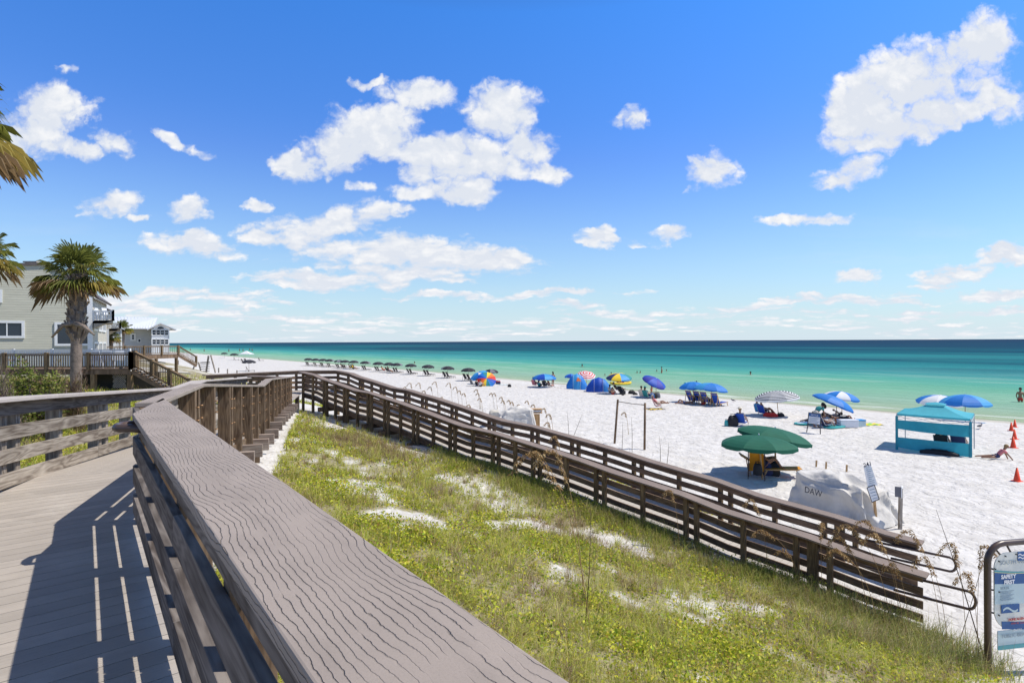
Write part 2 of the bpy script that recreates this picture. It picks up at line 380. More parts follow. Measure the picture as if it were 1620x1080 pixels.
# ================================================================ boardwalk plan
C0 = PD(905,1080,.48)      # cap of the nearest rail, outer edge
C1 = PD(262,632,.48)
d0 = Vector((C0.x-C1.x, C0.y-C1.y, 0)).normalized()
C0b = C1+d0*8.0            # runs on behind the camera
C2 = PD(324,607,.48)
C3 = P(431,609,13.0); C4 = P(441,599,14.8); C5 = P(462,595.8,23.0)
w1 = Vector((C5.x-C2.x, C5.y-C2.y)).normalized(); w1n = Vector((w1.y,-w1.x))  # to the right (outer)
def onto(p, base=C2):      # keep the rail straight in plan
    t = (Vector((p.x,p.y))-Vector((base.x,base.y))).dot(w1); q = Vector((base.x,base.y))+w1*t; return Vector((q.x,q.y,p.z))
C3 = onto(C3); C4 = onto(C4)
WALK = 1.75
def left_of(p, t=0): return Vector((p.x-w1n.x*WALK+w1.x*t, p.y-w1n.y*WALK+w1.y*t, p.z))
L2 = left_of(C2); L3 = left_of(C3); L4 = left_of(C4); L5 = left_of(C5)
L1 = left_of(C2, -3.0); L0 = Vector((L1.x, L1.y, L1.z)) + Vector((d0.x, d0.y, 0))*6.0
L2r = left_of(C2); L2r.z -= .085; L1 = left_of(C2, -1.6); L0 = left_of(C2, -8.5)
N0 = P(478,588.3,27.0); NE = P(1459,907,10.0)
rd = Vector((NE.x-N0.x, NE.y-N0.y)).normalized(); RL = (Vector((NE.x,NE.y))-Vector((N0.x,N0.y))).length
rn = Vector((-rd.y, rd.x))                       # seaward side
prof_px = [(478,588.3),(499.5,593),(511.4,598.6),(535,606.5),(564.7,617.4),(588.4,621.4),(608,628.3),(632.6,636),(675,651.4),(708.6,664.2),(736.3,674),(784.4,684.4),(829,698.3),(880,714),(922,728),(970.7,745.7),(1080,780.7),(1149,808),(1280,848),(1369,880),(1459,907)]
PS, PZ = [], []
for px, py in prof_px:
    a, b = ray(px, py); A = Vector((N0.x, N0.y)); s_ = (A.x-a*A.y)/(a*rd.y-rd.x); Y = A.y+s_*rd.y
    PS.append(s_); PZ.append(CAMZ-b*Y)
PS[0] = 0
for i in range(1, len(PZ)): PZ[i] = min(PZ[i], PZ[i-1]-.005)
def ramp_pt(s_, off=0, dz=0):
    return Vector((N0.x+rd.x*s_+rn.x*off, N0.y+rd.y*s_+rn.y*off, float(np.interp(s_, PS, PZ))+dz))
RW = 1.8; RH = .97
# the foot of the ramp is drifted over with sand
_PS=np.array(PS); _PZ=np.array(PZ)
_h0 = hxy
def hxy(x, y):
    x = np.asarray(x, float); y = np.asarray(y, float); z = _h0(x, y)
    s_ = (x-N0.x)*rd.x+(y-N0.y)*rd.y; o_ = (x-N0.x)*rn.x+(y-N0.y)*rn.y
    dk = np.interp(s_, _PS, _PZ)-RH-.014
    cov = np.interp(s_, [5,11,RL-7,RL-3,RL-1,RL+1.5,RL+4], [-.9,-.10,-.05,-.02,.05,.06,-.3])
    lat = np.interp(o_, [-3.2,-.5,RW+.2,RW+2.0], [0,1,1,0])
    tgt = dk+cov
    tgt = np.where((o_ > -.35) & (o_ < RW+.25), np.minimum(tgt, dk-.05+np.where(s_ > RL-3, .1, 0)), tgt)
    on = (s_ > 5) & (s_ < RL+4)
    return np.where(on, np.maximum(z, z+(tgt-z)*lat), z)
us = spaced([(-3000,-300,300),(-300,-60,20),(-60,-25,2.5),(-25,50,.3),(50,130,1.2),(130,400,8),(400,3000,150),(3000,9000,1500)])
vs = spaced([(-6000,-600,600),(-600,-80,40),(-80,-10,3),(-10,62,.3),(62,90,2),(90,200,20)])
o = grid_obj('ground', us, vs, hxy, M['sand']); tag(o, kind='structure')
us = spaced([(-30000,-2000,4000),(-2000,2000,400),(2000,30000,4000)]); vs = spaced([(40,400,40),(400,4000,400),(4000,40000,4000)])
o = grid_obj('sea', us, vs, lambda X, Y: X*0+SEA, M['sea']); tag(o, kind='structure')
print('C', [tuple(round(c,2) for c in p) for p in (C0,C1,C2,C3,C4,C5,L1,L0,L5,N0,NE)], 'RL', RL)
print('prof', [(round(a,1), round(z,2)) for a, z in zip(PS, PZ)])
def sub_path(path, s0, s1):
    """piece of a polyline between arc lengths (plan)"""
    out = []; acc = 0
    for a, b in zip(path[:-1], path[1:]):
        L = (Vector((b.x,b.y))-Vector((a.x,a.y))).length
        if acc+L > s0 and acc < s1:
            t0 = max(0, (s0-acc)/L); t1 = min(1, (s1-acc)/L)
            p0 = a.lerp(b, t0); p1 = a.lerp(b, t1)
            if not out: out.append(p0)
            out.append(p1)
        acc += L
    res = [out[0]]
    for p in out[1:]:
        if (p-res[-1]).length > .01: res.append(p)
    return res
def plen(path): return sum((Vector((b.x,b.y))-Vector((a.x,a.y))).length for a, b in zip(path[:-1], path[1:]))
def at_len(path, s_):
    acc = 0
    for a, b in zip(path[:-1], path[1:]):
        L = (Vector((b.x,b.y))-Vector((a.x,a.y))).length
        if acc+L >= s_-1e-6: 
            d = Vector((b.x-a.x, b.y-a.y)).normalized(); return a.lerp(b, min(1,max(0,(s_-acc)/L))), d
        acc += L
    d = Vector((b.x-a.x, b.y-a.y)).normalized(); return b.copy(), d
def railing(label, path, inner, capw, mats, posts, post_w=.09, post_d=.14, below=.35, capmat=None, ext=(.08,.08), board_len=2.6, bolts=False, ground=False, capoff=0.0):
    """path = top centre line of the posts' cap; inner = +1 walkway on the left of the path, -1 on the right"""
    t = thing('wooden_railing', label, 'railing', (path[0].x, path[0].y, path[0].z-RH))
    T = t.location.copy()
    def fin(mb, name, mat, bevel=0):
        o = mb.build(name, mat, None, bevel, origin=T); o.parent = t; o.location = (0,0,0); return o
    pm, bm_, fm = mats
    m = MB(); co = capoff*inner; m.sweep(path, co-capw/2, co+capw/2, -.038, 0, *ext); fin(m, 'cap_rail', capmat, .006)
    b0, b1 = inner*(post_d/2+.002), inner*(post_d/2+.040)
    if b0 > b1: b0, b1 = b1, b0
    L = plen(path); n = max(1, round(L/board_len)); joints = [L*i/n for i in range(n+1)]
    for i in range(n):
        sp = sub_path(path, joints[i]+(.003 if i else 0), joints[i+1]-(.003 if i < n-1 else 0))
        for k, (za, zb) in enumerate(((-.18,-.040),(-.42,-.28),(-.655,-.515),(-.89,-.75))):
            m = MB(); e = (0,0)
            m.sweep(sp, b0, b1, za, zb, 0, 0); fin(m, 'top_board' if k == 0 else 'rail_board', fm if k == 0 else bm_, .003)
    for s_ in posts:
        p, d = at_len(path, s_); nn = Vector((-d.y, d.x, 0))
        bot = p.z-RH-below
        if ground: bot = min(bot, H(p.x, p.y)-.2)
        m = MB(); a = Vector((p.x, p.y, bot)); b = Vector((p.x, p.y, p.z-.039))
        dd = Vector((d.x, d.y, 0))
        # post box oriented with the rail
        vs = []
        for z in (bot, p.z-.039):
            for i_, j_ in ((-1,-1),(1,-1),(1,1),(-1,1)):
                q = Vector((p.x,p.y,z))+dd*(post_w/2*i_)+nn*(post_d/2*j_); vs.append(q)
        r = random.random()*40; h = p.z-bot
        per = [0,post_w,post_w+post_d,2*post_w+post_d,2*post_w+2*post_d]
        fs = [(3,2,1,0),(4,5,6,7)]; us_ = [[(r,r)]*4]*2
        for k in range(4): fs.append((k,(k+1)%4,4+(k+1)%4,4+k)); us_.append([(r,r+per[k]),(r,r+per[k+1]),(r+h,r+per[k+1]),(r+h,r+per[k])])
        m.add(vs, fs, us_); po = fin(m, 'post', pm, .003)
        if bolts:
            for zz in (-.22,-.36,-.58,-.83):
                m = MB(); q = Vector((p.x,p.y,p.z+zz)); m.tube([q-nn*inner*(post_d/2), q-nn*inner*(post_d/2+.035)], .007, 6)
                bo = fin(m, 'bolt', M['bolt']); bo.parent = po
    return t, T, fin
# ================================================================ boardwalk
DZ = CAMZ-.48-RH
def shift(path, off):      # parallel path, off to the left
    pts = path; n = len(pts); out = []
    d2 = [Vector((b.x-a.x, b.y-a.y)).normalized() for a, b in zip(pts[:-1], pts[1:])]
    for i in range(n):
        a = d2[max(i-1,0)]; b = d2[min(i,n-2)]; na = Vector((-a.y,a.x)); nb = Vector((-b.y,b.x)); m = na+nb; m = m/m.dot(na)
        out.append(Vector((pts[i].x+m.x*off, pts[i].y+m.y*off, pts[i].z)))
    return out
outer = [C0b, C1, C2, C3, C4, C5]
# ---- nearest rail: wide cap with a long diagonal cut at its far end
nr = shift([C0b, C1], .13)
near_path = [nr[0], nr[1]-d0*-.0]
near_path = [nr[0], nr[1]+d0*.10]
Ln = plen(near_path)
# posts measured by the breaks in its shadow
posts = []
for Y in (3.62, 2.72, 1.80, .92, .05, -.85, -1.75, -2.6):
    s_ = (near_path[0].y-Y)/(near_path[0].y-near_path[1].y)*Ln
    if 0 < s_ < Ln: posts.append(s_)
posts.append(Ln-.08)
mats_in = (M['post_wood'], M['grey_wood'], M['shade_wood'])
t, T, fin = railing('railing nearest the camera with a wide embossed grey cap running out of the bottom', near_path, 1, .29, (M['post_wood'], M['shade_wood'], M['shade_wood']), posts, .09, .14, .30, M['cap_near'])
# replace the cap by the cut shape
for o in [c for c in t.children if c.name.startswith('cap_rail')]: bpy.data.objects.remove(o)
E2 = PD(198,655,.48); A_ = PD(246,630,.48)
dn = Vector((-d0.x,-d0.y,0)); rnn = Vector((dn.y,-dn.x,0))   # dn forward, rnn to the right
base = Vector((C0b.x,C0b.y,0))
A2 = base+dn*((Vector((A_.x,A_.y,0))-base).dot(dn)); E2p = base-rnn*.29+dn*((Vector((E2.x,E2.y,0))-base).dot(dn))
poly = [Vector((q.x,q.y,C1.z-.019)) for q in (base, A2, E2p, base-rnn*.29)]
m = MB(); Lc = (A2-base).length
zt, zb = C1.z, C1.z-.038
P4 = [base, A2, E2p, base-rnn*.29]; q = [((p-base).dot(dn), (p-base).dot(-rnn)) for p in P4]
vs_ = [(p.x,p.y,zt) for p in P4]+[(p.x,p.y,zb) for p in P4]
m.add(vs_, [(0,1,2,3),(7,6,5,4)]+[(k,4+k,4+(k+1)%4,(k+1)%4) for k in range(4)],
      [q, q[::-1]]+[[q[k],(q[k][0],q[k][1]-.04),(q[(k+1)%4][0],q[(k+1)%4][1]-.04),q[(k+1)%4]] for k in range(4)])
fin(m, 'cap_rail', M['cap_near'], .005)
# pipe handrail returning round the rail end
def loop_rail(end, fwd, inn, zt, gap, ext, back, r=.021, rad=.10):
    """end: point on rail, fwd: unit dir beyond the end, inn: unit to walkway"""
    b = Vector((end.x,end.y,0))+inn*.12; out = []
    out.append(b-fwd*back+Vector((0,0,zt)))
    c = b+fwd*(ext-rad)
    out.append(c+Vector((0,0,zt)))
    for k in range(1,8):
        an = PI/2-PI*k/8 if gap > .25 else PI/2-PI*k/8
        out.append(c+fwd*math.cos(an)*rad+Vector((0,0,zt-gap/2+math.sin(an)*gap/2)))
    out.append(c+Vector((0,0,zt-gap))); out.append(b-fwd*.45+Vector((0,0,zt-gap)))
    return out
fw = Vector((dn.x,dn.y,0)); inn = -rnn
e = E2p+rnn*.06-fw*.25
m = MB(); zc = C1.z-.14
p_ = [e-fw*1.2, e+fw*.10]
pts = []
o_ = Vector((E2p.x, E2p.y, C1.z-.085))-fw*.10+rnn*.04
for k in range(0, 15):
    an = -PI/2+PI*k/14
    pts.append(o_+fw*(.02+.085*math.cos(an))*1.0+inn*(.06+.055*math.sin(an))*1.0+Vector((0,0,-.0)))
pts = [pts[0]-fw*.12]+pts
m.tube([o_-fw*.10-inn*.0+inn*.0, o_+inn*.06, o_+inn*.115+fw*.02, o_+inn*.13+fw*.055, o_+inn*.125+fw*.12, o_+inn*.10+fw*.17, o_+inn*.05+fw*.19, o_-inn*.03+fw*.185], .027, 12); fin(m, 'handrail', M['pipe'])
# ---- right rail of the descending walk
sec = shift([C1-Vector((w1.x,w1.y,0))*.15, C2, C3, C4, C5], .08)
# exact line through A_/E1
E1 = PD(255,634.7,.48)
L_ = plen(sec); posts = []; s_ = .35
k = 0
while s_ < L_-.1:
    posts.append(s_); 
    if k % 2 == 1: posts.append(s_+.22)
    s_ += 1.2; k += 1
posts.append(L_-.05)
railing('brown railing going down the walk, its bare posts studded with bolts on the outside', sec, 1, .17, (M['post_wood'], M['grey_wood'], M['pale_beam']), posts, .09, .16, .32, M['cap_near'], bolts=True)
# ---- left rail
lp = [L0, L1, L2r, L3, L4, L5]
Ll = plen(lp)
l1 = plen([L0, L1]); posts = []
for k in range(-4, 16):
    s_ = l1+1.05+k*1.25
    if .1 < s_ < Ll-.1:
        posts.append(s_)
        if k % 2 == 0 and s_+.28 < Ll: posts.append(s_+.26)
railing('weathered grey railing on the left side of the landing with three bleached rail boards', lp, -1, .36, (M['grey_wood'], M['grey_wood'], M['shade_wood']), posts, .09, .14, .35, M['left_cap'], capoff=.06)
# ---- turnaround rail + far ramp rail, near ramp rail
T1 = PD(325,593,1.40); T1b = PD(330,597,1.40); T2 = PD(470,586.3,1.40)
pair_s = [2.3,4.1,6,7.2,9.1,11.2,13.3,15.0,17.25,19.8,22.2,RL-1.6]
print('RL', RL)
posts = []
for i, s_ in enumerate(pair_s):
    posts += [s_-.13, s_+.13]
    if i < len(pair_s)-1 and pair_s[i+1]-s_ > 1.6: posts.append((s_+pair_s[i+1])/2)
posts = [.1, 1.1]+posts
def ramp_path(off, s1):
    ss = [0]+[x for x in PS[1:] if x < s1-.3]+[s1]
    return [ramp_pt(s_, off) for s_ in ss]
npth = ramp_path(0, RL)
rm = (M['ramp_post'], M['ramp_wood'], M['ramp_wood'])
t, T, fin = railing('dark brown ramp railing on the dune side with its posts facing the grass', npth, 1, .32, rm, posts, .10, .10, .25, M['cap_far'], ground=True)
fw = Vector((rd.x,rd.y,0)); rn3 = Vector((rn.x,rn.y,0))
m = MB(); m.tube(loop_rail(npth[-1], fw, rn3, npth[-1].z-.16, .30, .72, .9, .024), .024, 10)
for o_ in (fin(m, 'handrail', M['pipe']),): pass
fpth = ramp_path(RW, RL-.35)
fposts = [s_ for s_ in posts if s_ < RL-.5]
t, T, fin = railing('dark brown ramp railing on the sea side with rail boards facing the camera', fpth, -1, .32, (M['ramp_post'], M['ramp_wood'], M['ramp_wood']), fposts, .10, .10, .25, M['cap_far'], ground=True)
m = MB(); m.tube(loop_rail(fpth[-1], fw, -rn3, fpth[-1].z-.16, .27, .62, .9, .024), .024, 10); fin(m, 'handrail', M['pipe'])
tp = [T1, T2, Vector((fpth[0].x, fpth[0].y, fpth[0].z))]
railing('long low railing closing the far side of the turnaround landing', tp, -1, .32, (M['ramp_post'], M['ramp_wood'], M['ramp_wood']), [x*1.0+.3 for x in range(int(plen(tp)))], .1, .1, .3, M['cap_far'])
b0_, b1_ = PD(394,594.5,1.36), PD(447,596.2,1.36)
railing('short railing end standing by itself in the middle of the turnaround landing', [b0_, b1_], -1, .34, rm, [.1,.6,1.1], .1, .1, 0, M['cap_far'])
# ---- the walk itself
bw = thing('boardwalk', 'grey plank boardwalk landing and walk that carries the camera and slopes down ahead', 'boardwalk', (0,0,DZ))
def fb(mb, name, mat, bevel=0):
    o = mb.build(name, mat, None, bevel, origin=(0,0,DZ)); o.parent = bw; o.location = (0,0,0); return o
def clip_strip(poly, d, n, a, b):
    """convex polygon cut to n.p in [a,b]"""
    def cut(ps, sgn, lim):
        out = []
        for i in range(len(ps)):
            p, q = ps[i], ps[(i+1)%len(ps)]; fp = sgn*(p.dot(n)-lim); fq = sgn*(q.dot(n)-lim)
            if fp >= 0: out.append(p)
            if fp*fq < 0: out.append(p.lerp(q, fp/(fp-fq)))
        return out
    ps = cut(poly, 1, a); return cut(ps, -1, b) if ps else []
V2 = lambda p: Vector((p.x, p.y))
lin = shift(lp, 0); rin = shift(sec, .03)
near_in = V2(C0b)-V2(rnn)*.17; near_c1 = V2(A2)-V2(rnn)*.17
polyL = [near_in, near_c1, V2(rin[1]), V2(L2), V2(L1), V2(L0)]
bd = Vector((1.02,.86)).normalized(); bn = Vector((-bd.y,bd.x))
m = MB(); dots = [p.dot(bn) for p in polyL]; a = min(dots); w = .138
while a < max(dots):
    ps = clip_strip(polyL, bd, bn, a+.0035, a+w-.0035)
    if len(ps) >= 3:
        vs_ = [(p.x,p.y,DZ) for p in ps]+[(p.x,p.y,DZ-.028) for p in ps]; n_ = len(ps); r = random.random()*30
        q = [(p.dot(bd)+r, p.dot(bn)+r*3) for p in ps]
        m.add(vs_, [tuple(range(n_)), tuple(range(2*n_-1,n_-1,-1))]+[(k,n_+k,n_+(k+1)%n_,(k+1)%n_) for k in range(n_)], [q, q[::-1]]+[[q[k]]*4 for k in range(n_)])
    a += w
# orientation check: flip if facing down
fb(m, 'landing_deck', M['deck'])
# sloping walk boards
def walk_boards(m, ra, la, w=.138):
    L = (V2(ra[1])-V2(ra[0])).length; n_ = int(L/w)
    for i in range(n_):
        t0, t1 = (i+.03)/n_, (i+.97)/n_
        a0, a1 = ra[0].lerp(ra[1], t0), ra[0].lerp(ra[1], t1); b0, b1 = la[0].lerp(la[1], t0), la[0].lerp(la[1], t1)
        m.slab([a0, a1, b1, b0], .028)
m = MB()
for k in range(4):
    R_ = [Vector((p.x,p.y,p.z-RH-.014)) for p in (rin[k+1], rin[k+2] if k+2 < len(rin) else rin[-1])] if k < 3 else None
    if R_ is None: break
    Lq = [Vector((p.x,p.y,p.z-RH-.014)) for p in ([L2,L3,L4,L5][k], [L2,L3,L4,L5][k+1])]
    walk_boards(m, R_, Lq)
fb(m, 'walk_deck', M['deck'])
# cross beams poking out on the beach side, stringers, piles
sp_ = sec; Ls = plen(sec); s_ = .9; kb = 0
while s_ < Ls:
    p, d = at_len(sp_, s_); nn = Vector((d.y,-d.x,0)); z = p.z-RH-.03-.16
    m = MB(); m.beam(Vector((p.x,p.y,z))+nn*.36, Vector((p.x,p.y,z))-nn*2.0, .09, .22); fb(m, 'cross_beam', M['pale_beam'], .004)
    if kb % 2 == 0:
        for off in (-.25, -1.7):
            q = Vector((p.x,p.y,0))+nn*off; m = MB(); zb_ = H(q.x,q.y)-.4; m.beam((q.x,q.y,zb_),(q.x,q.y,z-.11),.16,.16,(d.x,d.y,0)); fb(m, 'pile', M['post_wood'])
    s_ += 1.15; kb += 1
for off in (-.02, -WALK+.1):
    m = MB(); m.sweep([Vector((p.x,p.y,p.z-RH)) for p in shift(sec, -off)], -.02, .02, -.20, -.032); fb(m, 'stringer', M['post_wood'])
m = MB(); nb = [V2(C0b)-V2(rnn)*.14, V2(A2)-V2(rnn)*.14]; m.beam((nb[0].x,nb[0].y,DZ-.13),(nb[1].x,nb[1].y,DZ-.13),.04,.19); fb(m, 'stringer', M['post_wood'])
# turnaround landing
lz = CAMZ-1.40-RH
pl = [V2(C5), V2(L5), V2(T1), V2(T2), V2(fpth[0]), V2(N0)]
m = MB(); bd2 = Vector((rn.x, rn.y)); bn2 = Vector((rd.x, rd.y)); dots = [p.dot(bn2) for p in pl]; a = min(dots)
cen = sum((p for p in pl), Vector((0,0)))/len(pl)
while a < max(dots):
    ps = clip_strip(pl, bd2, bn2, a+.004, a+.134)
    if len(ps) >= 3:
        n_ = len(ps); q = [(p.dot(bd2), p.dot(bn2)) for p in ps]
        m.add([(p.x,p.y,lz) for p in ps]+[(p.x,p.y,lz-.028) for p in ps], [tuple(range(n_-1,-1,-1)), tuple(range(n_,2*n_))]+[(k,(k+1)%n_,n_+(k+1)%n_,n_+k) for k in range(n_)], [q[::-1], q]+[[q[k]]*4 for k in range(n_)])
    a += .138
fb(m, 'turnaround_deck', M['deck'])
for q in pl[1:3]+[V2(T2)]:
    m = MB(); m.beam((q.x,q.y,H(q.x,q.y)-.3),(q.x,q.y,lz-.03),.16,.16); fb(m, 'pile', M['post_wood'])
# ---- ramp
rp = thing('beach_ramp', 'long plank ramp slanting down between two railings to the sand', 'ramp', (N0.x, N0.y, H(N0.x,N0.y)))
def fr(mb, name, mat, bevel=0):
    o = mb.build(name, mat, None, bevel, origin=rp.location.copy()); o.parent = rp; o.location = (0,0,0); return o
m = MB(); s_ = 0
while s_ < RL-.2:
    a0, a1 = ramp_pt(s_+.003, .02, -RH-.014), ramp_pt(s_+.135, .02, -RH-.014); b0, b1 = ramp_pt(s_+.003, RW-.02, -RH-.014), ramp_pt(s_+.135, RW-.02, -RH-.014)
    m.slab([a0,a1,b1,b0], .028); s_ += .138
fr(m, 'ramp_deck', M['ramp_deck'])
for off in (.03, RW-.03):
    m = MB(); m.sweep([Vector((q.x,q.y,q.z-RH)) for q in ramp_path(off, RL)], -.02, .02, -.24, -.032); fr(m, 'stringer', M['ramp_wood'])
for s_ in pair_s:
    a, b = ramp_pt(s_, -.35, -RH-.37), ramp_pt(s_, RW+.25, -RH-.37)
    if s_ < 12:
        m = MB(); m.beam(a, b, .09, .2); fr(m, 'cross_beam', M['ramp_wood'])
    for off in (-.0, RW):
        q = ramp_pt(s_, off, -RH-.25); g = H(q.x, q.y)-.4
        if q.z-g > .3:
            m = MB(); m.beam((q.x,q.y,g),(q.x,q.y,q.z),.2,.2,(rd.x,rd.y,0)); fr(m, 'pile', M['ramp_post'])
def mcol(name, c, rough=.75, var=.08, trans=0, scale=5): 
    if name not in M: M[name] = simple(name, c, rough, var, scale, trans=trans)
    return M[name]
mcol('black_canvas', (.022,.022,.028), .8); mcol('grey_canvas', (.16,.16,.18), .8)
mcol('blue_canvas', (.02,.21,.62), .6, .08, .25); mcol('royal_canvas', (.01,.075,.45), .6, .08, .15); mcol('light_blue_canvas', (.06,.36,.70), .6, .08, .25)
mcol('green_canvas', (.003,.105,.058), .8, .1, .1); mcol('white_canvas', (.78,.78,.78), .7, .05, .25); mcol('teal_canvas', (.03,.33,.42), .6, .08, .3)
mcol('teal_roof_canvas', (.06,.42,.50), .6, .06, .25)
mcol('red_cloth', (.6,.03,.02)); mcol('orange_cloth', (.75,.17,.02)); mcol('yellow_cloth', (.8,.55,.03)); mcol('navy_cloth', (.02,.035,.12)); mcol('teal_cloth', (.02,.22,.22))
mcol('green_cloth', (.25,.55,.05)); mcol('pink_cloth', (.65,.2,.22)); mcol('black_cloth', (.015,.015,.018)); mcol('cream_cloth', (.6,.55,.45)); mcol('purple_canvas', (.03,.035,.30), .6)
mcol('yellow_sling', (.72,.31,.015), .7, .06, .15); mcol('blue_sling', (.01,.07,.40), .7, .1); mcol('dark_sling', (.03,.03,.035))
mcol('pale_wood', (.50,.30,.13), .6, .2); mcol('brown_frame', (.10,.06,.035), .6); mcol('steel', (.5,.5,.5), .35)
mcol('skin', (.44,.235,.145), .55, .06); mcol('tan_skin', (.30,.15,.085), .55, .06); mcol('hair_dark', (.018,.012,.008), .7); mcol('hair_blond', (.30,.19,.08), .7); mcol('hair_grey', (.35,.33,.30), .7)
mcol('cone_orange', (.86,.075,.02), .5, .05); mcol('white_plastic', (.75,.76,.78), .4, .04); mcol('board_teal', (.05,.42,.40), .4)
M['tarp'] = simple('tarp', (.58,.55,.50), .75, .12, 2.5, bmp=.10, bscale=3.2); mcol('sign_blue', (.02,.10,.28), .5, .04); mcol('sign_pale', (.50,.62,.63), .5, .04); mcol('sign_cream', (.74,.74,.66), .5, .04); mcol('sign_teal', (.10,.36,.38), .5,.04); mcol('ink', (.015,.02,.04), .6, .02); mcol('ink_grey', (.30,.37,.42), .6, .02); mcol('ink_red',(.45,.06,.05),.6,.02); mcol('sign_yellow',(.62,.60,.30),.5,.02)
mcol('sign_white', (.80,.80,.80), .5, .02); mcol('seed_straw', (.42,.27,.12), .8, .25, .2, 20)
# ---- umbrella
# ================================================================ dune plants
def leafmat(name, rough=.6, trans=.35):
    m, nt, b = newmat(name); at_ = nd(nt, 'ShaderNodeAttribute'); at_.attribute_name = 'Col'
    nt.links.new(at_.outputs['Color'], b.inputs['Base Color']); b.inputs['Roughness'].default_value = rough; b.inputs['Specular IOR Level'].default_value = .25
    t = nd(nt, 'ShaderNodeBsdfTranslucent'); nt.links.new(at_.outputs['Color'], t.inputs[0]); mx = nd(nt, 'ShaderNodeMixShader'); mx.inputs[0].default_value = trans
    out = [n for n in nt.nodes if n.type == 'OUTPUT_MATERIAL'][0]
    nt.links.new(b.outputs[0], mx.inputs[1]); nt.links.new(t.outputs[0], mx.inputs[2]); nt.links.new(mx.outputs[0], out.inputs[0]); return m
M['leaf'] = leafmat('leaf')
def mesh_np(name, V, Fq, col, mat, parent=None):
    """V (n,3), Fq list of arrays of equal-size faces (m,k), col per face (sum m,3)"""
    me = bpy.data.meshes.new(name); me.vertices.add(len(V)); me.vertices.foreach_set('co', V.astype(np.float32).ravel())
    li = np.concatenate([f.ravel() for f in Fq]).astype(np.int32); ls = []; o = 0; cc = []
    k0 = 0
    for f in Fq:
        ls.append(o+np.arange(len(f))*f.shape[1]); o += f.size; cc.append(np.repeat(col[k0:k0+len(f)], f.shape[1], 0)); k0 += len(f)
    ls = np.concatenate(ls).astype(np.int32); me.loops.add(len(li)); me.loops.foreach_set('vertex_index', li)
    me.polygons.add(len(ls)); me.polygons.foreach_set('loop_start', ls); me.update()
    ca = me.color_attributes.new('Col', 'FLOAT_COLOR', 'CORNER'); c = np.concatenate(cc); c4 = np.ones((len(c), 4), np.float32); c4[:, :3] = c; ca.data.foreach_set('color', c4.ravel())
    me.materials.append(mat); o = bpy.data.objects.new(name, me); COL.objects.link(o)
    if parent: o.parent = parent
    return o
def leaves(P0, size, tilt, rng_, aspect=.6):
    n = len(P0); az = rng_.uniform(0, 2*PI, n); el_ = rng_.uniform(-.3, tilt, n)
    d = np.stack([np.cos(az)*np.cos(el_), np.sin(az)*np.cos(el_), np.sin(el_)], 1); r = rng_.uniform(-1, 1, (n, 3)); s = np.cross(d, r); s /= np.linalg.norm(s, axis=1, keepdims=True)+1e-6
    L = size[:, None]; w = L*aspect*.5
    V = np.stack([P0, P0+d*L*.45+s*w, P0+d*L, P0+d*L*.45-s*w], 1).reshape(-1, 3); F_ = np.arange(n*4).reshape(n, 4); return V, F_
def blades(P0, L, wd, lean, rng_, seg=3, az=None):
    n = len(P0); az = rng_.uniform(0, 2*PI, n) if az is None else az; d = np.stack([np.cos(az), np.sin(az), np.zeros(n)], 1); s = np.stack([-np.sin(az+.6), np.cos(az+.6), np.zeros(n)], 1)
    rows = []
    for i in range(seg+1):
        f = i/seg; h = L*(f-.32*lean*f*f*1.2); o = L*lean*f*f*.75
        c = P0+d*o[:, None]; c[:, 2] += np.maximum(h*(1-.25*lean*f), 0)
        w_ = wd*(1-f*.92)*.5; rows += [c-s*w_[:, None], c+s*w_[:, None]]
    V = np.stack(rows, 1).reshape(-1, 3); k = 2*(seg+1); b = np.arange(n)[:, None]*k
    F_ = np.concatenate([b+np.array([[2*i, 2*i+1, 2*i+3, 2*i+2]]) for i in range(seg)]); return V, F_
def pxw(px, py): g = G(px, py); return g.x, g.y
# bare sand and dry patches, placed by eye on the slope:  (px, py, half length m, half width m, angle deg)
def ell(x, y, cx, cy, a, b, an):
    c, s_ = math.cos(math.radians(an)), math.sin(math.radians(an)); dx, dy = x-cx, y-cy
    return np.clip(1.3-np.sqrt(((dx*c+dy*s_)/a)**2+((-dx*s_+dy*c)/b)**2), 0, 1)
RAN = math.degrees(math.atan2(rd.y, rd.x))
BARE = [(660,712,2.4,.9,0),(735,765,1.8,1.0,0),(790,800,1.3,.8,0),(600,672,2.2,.8,0),(520,672,1.6,1.0,0),(485,690,.8,.5,0),(840,868,.5,.25,0),(900,905,.35,.2,0),(1020,965,1.0,.18,0),(1150,1000,1.0,.15,0),(1205,925,1.4,.35,0),(1260,960,1.0,.35,0),(1330,960,1.3,.30,0),(1010,830,.9,.2,0),(860,935,.35,.2,0),(960,1010,.3,.15,0),(1240,1040,.6,.18,0),(435,770,.5,.25,60),(460,720,.6,.4,60),(450,655,1.2,.8,0),(760,850,.4,.3,0),(960,900,.5,.2,0),(700,688,1.4,.4,0)]
GREEN = [(520,780,1.0,.6,0),(620,850,.9,.6,0),(700,930,.7,.5,0),(820,1000,.7,.4,0),(580,900,.6,.5,0),(1000,1030,.8,.4,0),(1200,890,1.6,.5,0),(900,780,2.5,.6,0),(1020,815,2,.4,0),(930,960,.5,.4,0),(1150,1050,.8,.4,0),(900,772,1.6,.45,0),(1000,812,1.6,.45,0),(1100,850,1.4,.45,0),(1190,885,1.2,.45,0),(1280,925,1.2,.45,0),(1360,960,1.0,.4,0),(830,748,1.6,.4,0),(760,730,1.5,.35,0)]
